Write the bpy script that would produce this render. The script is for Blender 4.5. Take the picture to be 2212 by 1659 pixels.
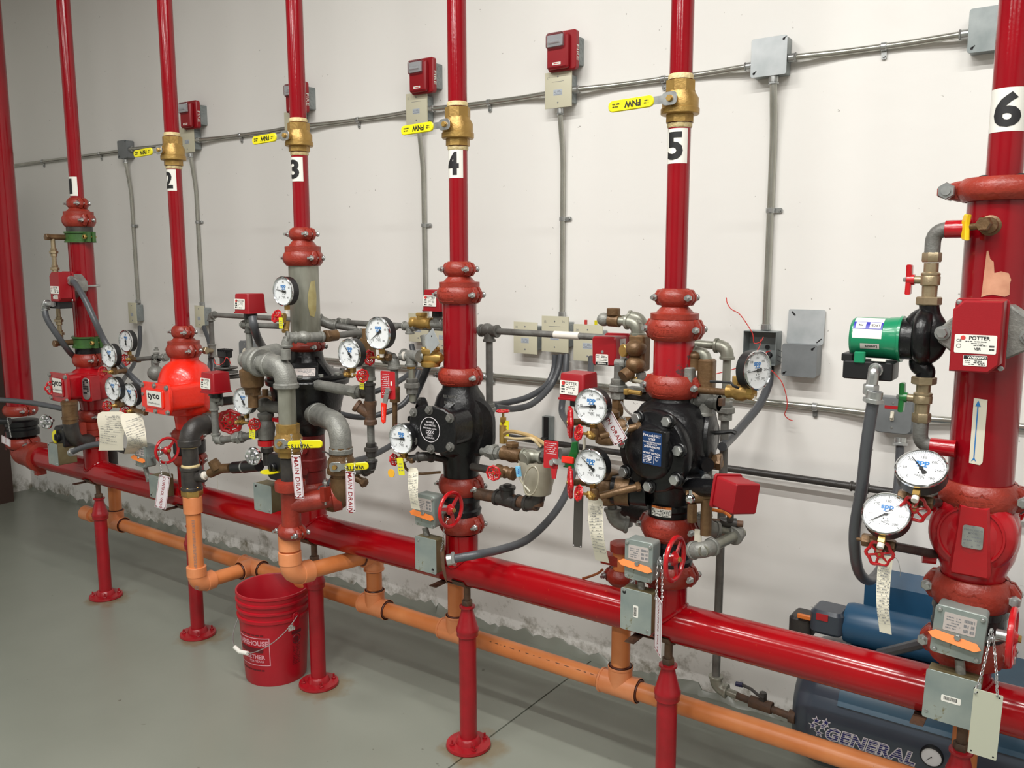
import bpy, bmesh, math, random
from mathutils import Vector, Matrix
random.seed(7)
for o in list(bpy.data.objects): bpy.data.objects.remove(o)
SC = bpy.context.scene
COL = SC.collection
PI = math.pi
# ---------------------------------------------------------------- camera, light, exposure
FPX = 1850.0; CH = 1.68
YAW, PITCH, ROLL = math.radians(35.32), math.radians(8.235), math.radians(-0.063)
FW = Vector((-math.sin(YAW)*math.cos(PITCH), math.cos(YAW)*math.cos(PITCH), -math.sin(PITCH)))
_r0 = Vector((math.cos(YAW), math.sin(YAW), 0)); _u0 = _r0.cross(FW)
RT = _r0*math.cos(ROLL) + _u0*math.sin(ROLL); UP = _u0*math.cos(ROLL) - _r0*math.sin(ROLL)
CP = Vector((0, 0, CH))
cam = bpy.data.cameras.new('camera'); camo = bpy.data.objects.new('camera', cam); COL.objects.link(camo)
M3 = Matrix((RT, UP, -FW)).transposed()
camo.matrix_world = Matrix.Translation(CP) @ M3.to_4x4()
cam.sensor_width = 36; cam.sensor_fit = 'HORIZONTAL'; cam.lens = FPX/2212*36
cam.clip_start = .05; cam.clip_end = 60
SC.camera = camo
SC.view_settings.view_transform = 'Standard'; SC.view_settings.look = 'None'
SC.view_settings.exposure = -0.02; SC.view_settings.gamma = 1; SC.view_settings.use_curve_mapping = False
w = bpy.data.worlds.new('world'); SC.world = w; w.use_nodes = True
w.node_tree.nodes['Background'].inputs[0].default_value = (.9, .95, 1, 1)
w.node_tree.nodes['Background'].inputs[1].default_value = .05
LAMPS = [(-2.45, .75, .72), (-.70, .75, 1.0), (1.05, .75, .55), (-2.45, -.2, .72), (-.70, -.2, 1.0), (1.1, -.2, .55),
         (-3.6, -3.2, .6), (-1.3, -3.2, 1.4), (1.2, -3.2, 1.1)]
LAMPZ = 3.98
for i, (lx, ly, k) in enumerate(LAMPS):
    L = bpy.data.lights.new('fluorescent_light', 'AREA'); L.shape = 'RECTANGLE'; L.size = 1.25; L.size_y = .07
    L.energy = 54*k; L.color = (1, .985, .945)
    lo = bpy.data.objects.new('fluorescent_light', L); COL.objects.link(lo); lo.location = (lx, ly, LAMPZ-.075)
YH = 2.183; YW = 2.99
# ---------------------------------------------------------------- measuring helpers
def ray(px, py): return FW + RT*((px-1106)/FPX) - UP*((py-829.5)/FPX)
def at(px, py, Y): d = ray(px, py); return CP + d*(Y/d.y)
def flo(px, py, z=0): d = ray(px, py); return CP + d*((z-CH)/d.z)
def sca(P): return FPX/((Vector(P)-CP).dot(FW))
def zat(X, Y, py):
    # height of the point of the upright line through (X, Y) that shows at image row py
    k = (829.5-py)/FPX
    # (P-C).UP = k (P-C).FW
    b = Vector((X, Y, 0))
    return CH + (k*b.dot(FW) - b.dot(UP))/(UP.z - k*FW.z)
V = Vector
# ---------------------------------------------------------------- colours and materials
def lin(c):
    return tuple(((x/255)/12.92 if x/255 <= .04045 else ((x/255+.055)/1.055)**2.4) for x in c)
def mat(name, rgb, rough=.5, metal=0., rgb2=None, nscale=8., namt=.5, bump=0., bscale=60., spec=.5, coat=0., rough2=None, rgb3=None, n3=25., t3=.62, w3=.04, stretch=None):
    m = bpy.data.materials.new(name); m.use_nodes = True
    nt = m.node_tree; N = nt.nodes; K = nt.links; b = N['Principled BSDF']
    c1 = lin(rgb)+(1,)
    b.inputs['Base Color'].default_value = c1; b.inputs['Roughness'].default_value = rough
    b.inputs['Metallic'].default_value = metal; b.inputs['Specular IOR Level'].default_value = spec
    b.inputs['Coat Weight'].default_value = coat; b.inputs['Coat Roughness'].default_value = .12
    tc = N.new('ShaderNodeTexCoord'); src = tc.outputs['Object']
    if stretch:
        mp = N.new('ShaderNodeMapping'); mp.inputs['Scale'].default_value = stretch; K.new(src, mp.inputs[0]); src = mp.outputs[0]
    col = None
    if rgb2:
        n = N.new('ShaderNodeTexNoise'); n.inputs['Scale'].default_value = nscale; n.inputs['Detail'].default_value = 5
        K.new(src, n.inputs[0])
        r = N.new('ShaderNodeValToRGB'); r.color_ramp.elements[0].position = .5-.28*namt-.02; r.color_ramp.elements[1].position = .5+.28*namt+.02
        r.color_ramp.elements[0].color = c1; r.color_ramp.elements[1].color = lin(rgb2)+(1,)
        K.new(n.outputs[0], r.inputs[0]); col = r.outputs[0]
        if rough2 is not None:
            mr = N.new('ShaderNodeMapRange'); mr.inputs[3].default_value = rough; mr.inputs[4].default_value = rough2
            K.new(n.outputs[0], mr.inputs[0]); K.new(mr.outputs[0], b.inputs['Roughness'])
    if rgb3:
        n = N.new('ShaderNodeTexNoise'); n.inputs['Scale'].default_value = n3; n.inputs['Detail'].default_value = 6; n.inputs['Roughness'].default_value = .65
        K.new(src, n.inputs[0])
        r = N.new('ShaderNodeValToRGB'); r.color_ramp.elements[0].position = t3; r.color_ramp.elements[1].position = t3+w3
        r.color_ramp.elements[0].color = (0, 0, 0, 1); r.color_ramp.elements[1].color = (1, 1, 1, 1); K.new(n.outputs[0], r.inputs[0])
        mx = N.new('ShaderNodeMix'); mx.data_type = 'RGBA'; mx.inputs[6].default_value = c1; mx.inputs[7].default_value = lin(rgb3)+(1,)
        K.new(r.outputs[0], mx.inputs[0])
        if col: K.new(col, mx.inputs[6])
        col = mx.outputs[2]
    if col: K.new(col, b.inputs['Base Color'])
    if bump:
        n = N.new('ShaderNodeTexNoise'); n.inputs['Scale'].default_value = bscale; n.inputs['Detail'].default_value = 4
        K.new(src, n.inputs[0])
        bp = N.new('ShaderNodeBump'); bp.inputs['Strength'].default_value = bump; bp.inputs['Distance'].default_value = .004
        K.new(n.outputs[0], bp.inputs['Height']); K.new(bp.outputs[0], b.inputs['Normal'])
    return m
RED = mat('red_pipe_paint', (142, 11, 24), .13, rgb2=(130, 9, 22), nscale=5, bump=.045, bscale=110, spec=.5)
REDH = mat('red_header_paint', (158, 8, 18), .15, rgb2=(142, 6, 16), nscale=4, bump=.04, bscale=50, spec=.45, rgb3=(176, 62, 36), n3=70, t3=.665, w3=.04)
REDV = mat('red_valve_enamel', (170, 16, 28), .24, rgb2=(158, 14, 24), nscale=9, bump=.22, bscale=70, coat=.3)
REDB = mat('bright_red_enamel', (238, 44, 20), .28, rgb2=(228, 34, 18), nscale=9, bump=.35, bscale=70, coat=.3)
REDC = mat('coupling_red_primer', (152, 50, 35), .38, rgb2=(134, 42, 30), nscale=18, bump=.35, bscale=120, rgb3=(120, 52, 36), n3=60, t3=.66)
REDX = mat('red_plastic_cover', (150, 14, 26), .40, rgb2=(142, 12, 24), nscale=8, bump=.05, bscale=300)
REDW = mat('red_wheel_enamel', (182, 18, 26), .25, coat=.3, bump=.1, bscale=80)
REDL = mat('red_leg_paint', (158, 20, 32), .3, rgb2=(142, 20, 28), nscale=20, bump=.15, bscale=80, rgb3=(150, 70, 40), n3=70, t3=.7)
BLK = mat('black_cast_iron', (15, 15, 17), .28, rgb2=(21, 21, 23), nscale=12, bump=.28, bscale=90, spec=.4)
BLKP = mat('black_steel_pipe', (44, 42, 42), .42, rgb2=(62, 58, 54), nscale=30, bump=.2, bscale=150)
BLKM = mat('black_plastic', (24, 24, 26), .4)
GALV = mat('galvanized_iron', (140, 140, 134), .45, .25, rgb2=(116, 116, 112), nscale=30, bump=.35, bscale=180)
GALVD = mat('dull_galvanized_pipe', (116, 116, 112), .5, .2, rgb2=(94, 92, 88), nscale=25, bump=.3, bscale=150)
GALVL = mat('bright_galvanized_pipe', (162, 162, 150), .36, .45, rgb2=(112, 112, 100), nscale=20, namt=.8, bump=.12, bscale=90, stretch=(1, 1, .3))
BRS = mat('brass', (176, 142, 78), .38, .55, rgb2=(152, 120, 66), nscale=20, bump=.25, bscale=120)
BRSG = mat('polished_brass', (186, 152, 84), .32, .55, rgb2=(164, 130, 70), nscale=20)
BRZ = mat('brown_bronze', (122, 94, 64), .42, .4, rgb2=(96, 72, 48), nscale=22, bump=.35, bscale=110)
NICK = mat('satin_nickel_brass', (166, 150, 122), .34, .6, rgb2=(150, 134, 106), nscale=30, bump=.15, bscale=200)
RUST = mat('rusty_iron', (104, 74, 54), .6, .1, rgb2=(80, 62, 50), nscale=30, bump=.5, bscale=120)
ZINC = mat('zinc_plated_steel', (196, 198, 196), .28, .8, rgb2=(166, 168, 168), nscale=40)
CHR = mat('chrome', (214, 216, 218), .12, 1)
EMT = mat('steel_conduit', (190, 190, 182), .24, .75, rgb2=(168, 168, 158), nscale=8, stretch=(1, 1, 1))
BOXG = mat('galvanized_box', (150, 156, 156), .42, .35, rgb2=(126, 134, 134), nscale=16)
BOXL = mat('bright_box_cover', (192, 196, 198), .4, .4, rgb2=(172, 178, 180), nscale=14)
BOXP = mat('grey_painted_box', (128, 132, 134), .45, .1, rgb2=(114, 118, 120), nscale=12)
SWG = mat('switch_housing_steel', (128, 140, 138), .42, .25, rgb2=(150, 158, 152), nscale=12, rgb3=(112, 104, 70), n3=14, t3=.64)
FLEX = mat('grey_flexible_conduit', (76, 78, 82), .34, bump=.15, bscale=220, stretch=None)
ORG = mat('orange_plastic_pipe', (222, 140, 84), .36, rgb2=(208, 122, 66), nscale=9, bump=.08, bscale=60, rgb3=(112, 62, 32), n3=48, t3=.73, w3=.02)
ORGF = mat('orange_plastic_fitting', (226, 146, 98), .36, rgb2=(216, 132, 82), nscale=14, rgb3=(120, 66, 36), n3=40, t3=.72, w3=.03)
GLUE = mat('dark_solvent_cement', (88, 40, 26), .4)
DOPE = mat('cream_thread_sealant', (214, 196, 150), .6, rgb2=(190, 168, 116), nscale=60, bump=.6, bscale=150)
WTAPE = mat('white_thread_tape', (222, 216, 206), .5)
BEIGE = mat('beige_steel_cover', (204, 200, 176), .45)
WHT = mat('white_paper', (226, 224, 216), .6)
CREAM = mat('cream_card_tag', (222, 216, 198), .6)
DIAL = mat('white_dial', (232, 234, 236), .45)
INK = mat('black_ink', (26, 26, 28), .55)
INKG = mat('grey_ink', (120, 122, 126), .6)
BLUE = mat('blue_ink', (46, 122, 190), .5)
DRED = mat('dark_red_ink', (140, 30, 36), .5)
YEL = mat('yellow_vinyl_grip', (228, 216, 24), .35)
YELT = mat('yellow_tag', (222, 216, 40), .45)
GRN = mat('green_enamel', (66, 104, 52), .35, rgb2=(54, 90, 44), nscale=30, bump=.2, bscale=120)
GRNH = mat('green_butterfly_handle', (24, 110, 48), .28, coat=.3)
TEAL = mat('green_pump_enamel', (20, 128, 88), .28, coat=.3, bump=.1, bscale=60)
REDT = mat('red_tag_plastic', (176, 30, 38), .4)
WIRE = mat('red_wire', (206, 64, 60), .4)
SIGN = mat('white_sign_plastic', (214, 208, 212), .4)
ORGE = mat('orange_indicator', (226, 124, 52), .4)
CLR = mat('clear_tube', (206, 200, 180), .2); CLR.node_tree.nodes['Principled BSDF'].inputs['Transmission Weight'].default_value = .5
CUP = mat('copper_tube', (176, 110, 70), .3, .8)
GLS = mat('clear_strobe_lens', (232, 234, 238), .06); GLS.node_tree.nodes['Principled BSDF'].inputs['Transmission Weight'].default_value = .97; GLS.node_tree.nodes['Principled BSDF'].inputs['IOR'].default_value = 1.25
def glassmat():
    m = bpy.data.materials.new('gauge_glass'); m.use_nodes = True; nt = m.node_tree; N = nt.nodes; K = nt.links
    N.remove(N['Principled BSDF']); o = N['Material Output']
    t = N.new('ShaderNodeBsdfTransparent'); g = N.new('ShaderNodeBsdfGlossy'); g.inputs['Roughness'].default_value = .04
    x = N.new('ShaderNodeMixShader'); x.inputs[0].default_value = .05
    K.new(t.outputs[0], x.inputs[1]); K.new(g.outputs[0], x.inputs[2]); K.new(x.outputs[0], o.inputs[0])
    return m
GGL = glassmat()
# ---------------------------------------------------------------- mesh builder
def frame(o, z=(0, 0, 1), x=None):
    z = Vector(z).normalized()
    if x is None: x = Vector((1, 0, 0)) if abs(z.x) < .9 else Vector((0, 1, 0))
    x = Vector(x); x = (x - z*x.dot(z)).normalized(); y = z.cross(x)
    m = Matrix((x, y, z)).transposed().to_4x4(); m.translation = Vector(o); return m
# face(o, n): x to the viewer's right, y up, z out towards the viewer; for things that face direction n
def face(o, n=(0, -1, 0), up=(0, 0, 1), roll=0):
    z = Vector(n).normalized(); u = Vector(up); u = (u - z*u.dot(z)).normalized(); x = u.cross(z)
    m = Matrix((x, u, z)).transposed().to_4x4() @ Matrix.Rotation(roll, 4, 'Z'); m.translation = Vector(o); return m
class MB:
    def __init__(s): s.v = []; s.f = []
    def add(s, vs, fs, M=None):
        b = len(s.v)
        s.v += [(M @ Vector(v)) if M is not None else Vector(v) for v in vs]
        s.f += [tuple(i+b for i in f) for f in fs]; return s
    def lathe(s, prof, M=None, n=24, caps=True, a0=0., a1=2*PI):
        vs = []; fs = []; full = abs(a1-a0-2*PI) < 1e-6; m = n if full else n+1
        for r, z in prof:
            for i in range(m):
                a = a0+(a1-a0)*i/n; vs.append((r*math.cos(a), r*math.sin(a), z))
        for j in range(len(prof)-1):
            for i in range(n):
                k = (i+1) % m
                fs.append((j*m+i, j*m+k, (j+1)*m+k, (j+1)*m+i))
        if caps and full:
            if prof[0][0] > 1e-6: fs.append(tuple(range(m-1, -1, -1)))
            if prof[-1][0] > 1e-6: fs.append(tuple((len(prof)-1)*m+i for i in range(m)))
        return s.add(vs, fs, M)
    def cyl(s, r, h, M=None, n=20, ch=0., z0=0.):
        if ch: p = [(r-ch, z0), (r, z0+ch), (r, z0+h-ch), (r-ch, z0+h)]
        else: p = [(r, z0), (r, z0+h)]
        return s.lathe(p, M, n)
    def hexn(s, r, h, M=None, z0=0.): return s.lathe([(r*.9, z0), (r, z0+h*.12), (r, z0+h*.88), (r*.9, z0+h)], M, 6)
    def box(s, sx, sy, sz, M=None, c=(0, 0, 0), bev=0.):
        x, y, z = sx/2, sy/2, sz/2; cx, cy, cz = c
        if not bev:
            vs = [(cx+a*x, cy+b*y, cz+d*z) for a in (-1, 1) for b in (-1, 1) for d in (-1, 1)]
            fs = [(0, 1, 3, 2), (4, 6, 7, 5), (0, 4, 5, 1), (2, 3, 7, 6), (0, 2, 6, 4), (1, 5, 7, 3)]
            return s.add(vs, fs, M)
        # rounded outline in x-y, extruded along z with a small chamfer
        return s.prism(rrect(sx, sy, bev*2.2 if bev*4.4 < min(sx, sy) else bev), sz, M, (cx, cy, cz-z), bev)
    def prism(s, out, h, M=None, c=(0, 0, 0), bev=0.):
        n = len(out); cx = sum(p[0] for p in out)/n; cy = sum(p[1] for p in out)/n
        def ring(k, z):
            if k <= 0: return [(p[0]+c[0], p[1]+c[1], z+c[2]) for p in out]
            res = []
            for i in range(n):
                a = out[i-1]; p = out[i]; q = out[(i+1) % n]
                d1 = V((p[0]-a[0], p[1]-a[1])); d2 = V((q[0]-p[0], q[1]-p[1]))
                d1 = d1.normalized() if d1.length > 1e-9 else V((1, 0)); d2 = d2.normalized() if d2.length > 1e-9 else d1
                nn = V((-(d1.y+d2.y), d1.x+d2.x)); nn = nn.normalized() if nn.length > 1e-6 else V((0, 0))
                res.append((p[0]+nn.x*k+c[0], p[1]+nn.y*k+c[1], z+c[2]))
            return res
        rings = [ring(bev, 0), ring(0, bev), ring(0, h-bev), ring(bev, h)] if bev else [ring(0, 0), ring(0, h)]
        vs = [p for r in rings for p in r]; fs = []
        for j in range(len(rings)-1):
            for i in range(n):
                k = (i+1) % n; fs.append((j*n+i, j*n+k, (j+1)*n+k, (j+1)*n+i))
        fs.append(tuple(range(n-1, -1, -1))); fs.append(tuple((len(rings)-1)*n+i for i in range(n)))
        return s.add(vs, fs, M)
    def tube(s, pts, r, n=14, fil=0., caps=True, M=None, rf=None):
        pts = [Vector(p) for p in pts]
        if fil:
            q = [pts[0]]
            for i in range(1, len(pts)-1):
                a, p, b = pts[i-1], pts[i], pts[i+1]; d1 = (a-p); d2 = (b-p)
                t = min(fil, d1.length*(.95 if i == 1 else .48), d2.length*(.95 if i == len(pts)-2 else .48)); A = p+d1.normalized()*t; B = p+d2.normalized()*t
                for k in range(7):
                    u = k/6; q.append(A*(1-u)**2 + p*2*u*(1-u) + B*u*u)
            q.append(pts[-1]); pts = q
        fs = []; vs = []
        T = []
        for i in range(len(pts)):
            a = pts[max(0, i-1)]; b = pts[min(len(pts)-1, i+1)]; T.append((b-a).normalized())
        x = T[0].orthogonal().normalized()
        for i, p in enumerate(pts):
            x = (x - T[i]*x.dot(T[i])); x = x.normalized() if x.length > 1e-6 else T[i].orthogonal().normalized()
            y = T[i].cross(x); rr = rf[i] if rf else r
            for k in range(n):
                a = 2*PI*k/n; vs.append(p + (x*math.cos(a)+y*math.sin(a))*rr)
        for i in range(len(pts)-1):
            for k in range(n):
                l = (k+1) % n; fs.append((i*n+k, i*n+l, (i+1)*n+l, (i+1)*n+k))
        if caps: fs.append(tuple(range(n-1, -1, -1))); fs.append(tuple((len(pts)-1)*n+k for k in range(n)))
        return s.add(vs, fs, M)
    def torus(s, R, r, M=None, n=28, m=10, wob=0., wn=8):
        vs = []; fs = []
        for i in range(n):
            a = 2*PI*i/n; RR = R*(1+wob*math.cos(wn*a))
            for j in range(m):
                b = 2*PI*j/m; vs.append(((RR+r*math.cos(b))*math.cos(a), (RR+r*math.cos(b))*math.sin(a), r*math.sin(b)))
        for i in range(n):
            for j in range(m):
                k = (i+1) % n; l = (j+1) % m; fs.append((i*m+j, k*m+j, k*m+l, i*m+l))
        return s.add(vs, fs, M)
    def ball(s, rx, ry, rz, M=None, n=24, m=14, pw=1.):
        vs = []; fs = []
        def sp(v): return math.copysign(abs(v)**pw, v)
        for j in range(1, m):
            t = PI*j/m
            for i in range(n):
                a = 2*PI*i/n; vs.append((rx*sp(math.sin(t))*sp(math.cos(a)), ry*sp(math.sin(t))*sp(math.sin(a)), rz*sp(math.cos(t))))
        vs += [(0, 0, rz), (0, 0, -rz)]; tp = len(vs)-2; bt = tp+1
        for j in range(m-2):
            for i in range(n):
                k = (i+1) % n; fs.append((j*n+i, (j+1)*n+i, (j+1)*n+k, j*n+k))
        for i in range(n):
            k = (i+1) % n; fs.append((tp, i, k)); fs.append((bt, (m-2)*n+k, (m-2)*n+i))
        return s.add(vs, fs, M)
def rrect(w, h, r, k=4):
    r = min(r, w/2-1e-5, h/2-1e-5); o = []
    for cx, cy, a0 in ((w/2-r, h/2-r, 0), (-w/2+r, h/2-r, PI/2), (-w/2+r, -h/2+r, PI), (w/2-r, -h/2+r, 1.5*PI)):
        for i in range(k+1):
            a = a0+PI/2*i/k; o.append((cx+r*math.cos(a), cy+r*math.sin(a)))
    return o
# ---------------------------------------------------------------- things and parts
class Thing:
    def __init__(s, name, label, cat, loc, group=None, kind=None):
        o = bpy.data.objects.new(name, None); COL.objects.link(o); o.location = loc; o.empty_display_size = .05
        o['label'] = label; o['category'] = cat
        if group: o['group'] = group
        if kind: o['kind'] = kind
        s.o = o; s.loc = Vector(loc)
    def pieces(s, name, mbs, m, parent=None):
        return [s.part(name, b, m, None, parent) for b in mbs]
    def part(s, name, mb, m, label=None, parent=None, ang=35):
        o = mkobj(name, mb, m, s.loc, ang); o.parent = parent or s.o
        if label: o['label'] = label
        return o
def mkobj(name, mb, m, loc=(0, 0, 0), ang=35):
    me = bpy.data.meshes.new(name); L = Vector(loc)
    me.from_pydata([tuple(v-L) for v in mb.v], [], mb.f); me.materials.append(m)
    bm = bmesh.new(); bm.from_mesh(me); bmesh.ops.remove_doubles(bm, verts=bm.verts, dist=1e-6); bmesh.ops.recalc_face_normals(bm, faces=bm.faces); bm.to_mesh(me); bm.free()
    for p in me.polygons: p.use_smooth = True
    try: me.set_sharp_from_angle(angle=math.radians(ang))
    except Exception: pass
    o = bpy.data.objects.new(name, me); COL.objects.link(o); return o
def single(name, mb, m, label, cat, loc=None, group=None, ang=35):
    # a thing that is one mesh
    if loc is None: loc = sum((Vector(v) for v in mb.v), Vector())/max(1, len(mb.v))
    o = mkobj(name, mb, m, loc, ang); o.location = loc; o['label'] = label; o['category'] = cat
    if group: o['group'] = group
    return o
def struct(name, mb, m, parent=None):
    o = mkobj(name, mb, m)
    if parent: o.parent = parent
    else: o['kind'] = 'structure'
    return o
# ---------------------------------------------------------------- lettering
_tc = {}
def text(s, size=1., bold=0., sx=1., spacing=1.):
    key = (s, round(size, 5), bold, sx, spacing)
    if key in _tc: return _tc[key]
    c = bpy.data.curves.new('t', 'FONT'); c.body = s; c.size = size; c.align_x = 'CENTER'; c.align_y = 'CENTER'; c.offset = bold*size; c.resolution_u = 3
    c.space_character = spacing
    o = bpy.data.objects.new('t', c); me = bpy.data.meshes.new_from_object(o)
    xs = [v.co.x for v in me.vertices] or [0]; ys = [v.co.y for v in me.vertices] or [0]
    cy = (min(ys)+max(ys))/2; cx = (min(xs)+max(xs))/2
    r = ([((v.co.x-cx)*sx, v.co.y-cy, 0.) for v in me.vertices], [tuple(p.vertices) for p in me.polygons])
    bpy.data.objects.remove(o); bpy.data.curves.remove(c); bpy.data.meshes.remove(me)
    _tc[key] = r; return r
def put_text(mb, s, size, M, x=0., y=0., z=0., bold=0., sx=1., rot=0., spacing=1.):
    v, f = text(s, size, bold, sx, spacing); R = Matrix.Translation((x, y, z)) @ Matrix.Rotation(rot, 4, 'Z')
    mb.add(v, f, M @ R); return mb
def scribble(mb, M, x0, x1, y0, y1, rows, dens=.8, h=.5, seed=1):
    # rows of tiny print too small to read
    rn = random.Random(seed); dy = (y1-y0)/rows
    for i in range(rows):
        x = x0; y = y1-dy*(i+.5)
        while x < x1:
            wd = rn.uniform(.04, .16)*(x1-x0)
            if rn.random() < dens: mb.box(min(wd, x1-x), dy*h, .0002, M, (x+min(wd, x1-x)/2, y, 0))
            x += wd+.03*(x1-x0)
    return mb
def wrap(mb_src, axisP, R, ang0, M=None):
    # bends flat x-y artwork (x sideways, y up) on to an upright cylinder of radius R, centred at angle ang0
    out = MB(); bm = bmesh.new(); vs = [bm.verts.new(v) for v in mb_src.v]
    for f in mb_src.f:
        try: bm.faces.new([vs[i] for i in f])
        except ValueError: pass
    xs = [v.co.x for v in bm.verts]; x = min(xs); step = R*.12
    while x < max(xs):
        g = bm.verts[:]+bm.edges[:]+bm.faces[:]
        bmesh.ops.bisect_plane(bm, geom=g, dist=1e-7, plane_co=(x, 0, 0), plane_no=(1, 0, 0)); x += step
    bm.verts.index_update()
    vv = []
    for v in bm.verts:
        a = ang0 + v.co.x/R; rr = R+v.co.z
        vv.append(Vector(axisP)+Vector((math.cos(a)*rr, math.sin(a)*rr, v.co.y)))
    ff = [tuple(x.index for x in f.verts) for f in bm.faces]; bm.free()
    out.add(vv, ff); return out
# ---------------------------------------------------------------- components
def coupling(P, R, label, group='grooved couplings of the risers', w=.052, ax=(0, 0, 1), ear=(1, 0, 0), m=None, bm=None, name='grooved_coupling', lug=1., bolt=1., letters=False):
    m = m or REDC; t = Thing(name, label, 'coupling', P, group)
    F = frame(P, ax, ear); h = w/2; R1 = R+.006; R2 = R+.0185; g = .004
    prof = [(R+.0005, -h), (R1, -h), (R1+.003, -h+.003), (R2-.003, -h*.55), (R2, -h*.3), (R2, h*.3), (R2-.003, h*.55), (R1+.003, h-.003), (R1, h), (R+.0005, h)]
    for sgn, nm in ((-1, 'front_housing'), (1, 'back_housing')):
        b = MB(); a0 = (0 if sgn > 0 else PI)+.04; b.lathe(prof, F, 22, caps=False, a0=a0, a1=a0+PI-.08)
        for e in (-1, 1):      # bolt pads
            xe = R1+.022*lug
            o2 = [(R1-.006, -h*.92), (R2-.001, -h*.86), (xe-.004, -h*.46), (xe, -h*.3), (xe, h*.3), (xe-.004, h*.46), (R2-.001, h*.86), (R1-.006, h*.92)]
            n = len(o2); vs = []
            for y, k in ((g, 1.), (.014, 1.), (.021, .82)):
                for p in o2: vs.append((e*(R1-.006+(p[0]-R1+.006)*(k if y > .02 else 1)), sgn*y, p[1]*k))
            fs = []
            for j in range(2):
                for i in range(n):
                    k = (i+1) % n; fs.append((j*n+i, j*n+k, (j+1)*n+k, (j+1)*n+i))
            fs += [tuple(range(n)), tuple(2*n+i for i in range(n))]
            b.add(vs, fs, F)
        if sgn < 0 and letters:
            lt = MB(); put_text(lt, '^---^-\nRATED\n^~-~-~', R*.26, Matrix.Identity(4), bold=.01, sx=1.6)
            if abs(ax[2]) > .9: b.add(*(lambda q: (q.v, q.f))(wrap(lt, V(P)-V((0, 0, .002)), R2+.0006, -PI/2)))
        t.part(nm, b, m)
    for e in (-1, 1):
        bo = MB(); c = R1+.0115*lug+.002; B = frame(F @ V((e*c, 0, 0)), F.to_3x3() @ V((0, -1, 0)), F.to_3x3() @ V((0, 0, 1)))
        q = .0052*bolt
        bo.cyl(q, .078, B, 12, z0=-.034); bo.ball(q*1.9, q*1.9, q*1.2, B @ Matrix.Translation((0, 0, -.030)), 12, 8)
        o = t.part('bolt', bo, ZINC)
        nu = MB(); nu.hexn(q*1.95, q*1.7, B, z0=.0225); t.part('nut', nu, ZINC, parent=o)
    return t
def reducer(P, R0, R1, h0, h1, label, m=None):
    # concentric reducer between two couplings: from radius R1 (top, narrow) to R0 (bottom)
    b = MB(); x, y, z = P
    b.lathe([(R0, 0), (R0+.006, .002), (R0+.006, h0), (R0-.002, h0+.002), (R1+.010, h0+.002+(h1-h0)*.55), (R1, h1)], frame(P), 28)
    return single('pipe_reducer', b, m or REDC, label, 'pipe fitting', P, 'pipe reducers')
def wheel(t, P, ax, R, kind='scallop', m=None, name='handwheel', tilt=0., hub=BRS, xh=None):
    m = m or REDW; F = frame(P, ax, xh) @ Matrix.Rotation(tilt, 4, 'Z'); b = MB()
    if kind == 'scallop':
        b.torus(R*.97, R*.17, F, 40, 8, .06, 8)
        for k in range(8 if R > .03 else 4):
            nn = 8 if R > .03 else 4; a = 2*PI*k/nn
            b.tube([F @ V((math.cos(a)*R*.22, math.sin(a)*R*.22, 0)), F @ V((math.cos(a)*R*.97, math.sin(a)*R*.97, 0))], R*.105, 8)
        b.torus(R*.60, R*.08, F, 28, 6); b.cyl(R*.36, R*.30, F, 16, ch=R*.04, z0=-R*.14)
    elif kind == 'petal':
        b.torus(R*.97, R*.15, F, 40, 8, .09, 6)
        for k in range(6):
            a = 2*PI*k/6+.26; b.tube([F @ V((math.cos(a)*R*.2, math.sin(a)*R*.2, R*.05)), F @ V((math.cos(a)*R*.95, math.sin(a)*R*.95, 0))], R*.105, 8)
        b.cyl(R*.34, R*.3, F, 16, ch=R*.04, z0=-R*.1)
    else:   # round rim with three broad spokes
        b.torus(R, R*.115, F, 44, 10)
        for k in range(3):
            a = 2*PI*k/3+.5; ca, sa = math.cos(a), math.sin(a)
            w0, w1 = R*.26, R*.14
            vs = []
            for d, ww, z in ((R*.12, w0, .0), (R*.97, w1, 0)):
                for sx_, sz_ in ((-1, -1), (1, -1), (1, 1), (-1, 1)):
                    vs.append((ca*d - sa*ww*sx_*.5*1., sa*d + ca*ww*sx_*.5, z+sz_*R*.05))
            b.add(vs, [(0, 1, 2, 3), (4, 7, 6, 5), (0, 4, 5, 1), (1, 5, 6, 2), (2, 6, 7, 3), (3, 7, 4, 0)], F)
        b.lathe([(R*.34, -R*.08), (R*.34, R*.04), (R*.18, R*.16), (R*.16, R*.2)], F, 18)
    o = t.part(name, b, m, parent=None)
    c = MB(); c.hexn(R*.13, R*.12, F, z0=R*.18 if kind == 'three' else R*.14); t.part('wheel_nut', c, hub, parent=o)
    return o
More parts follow.
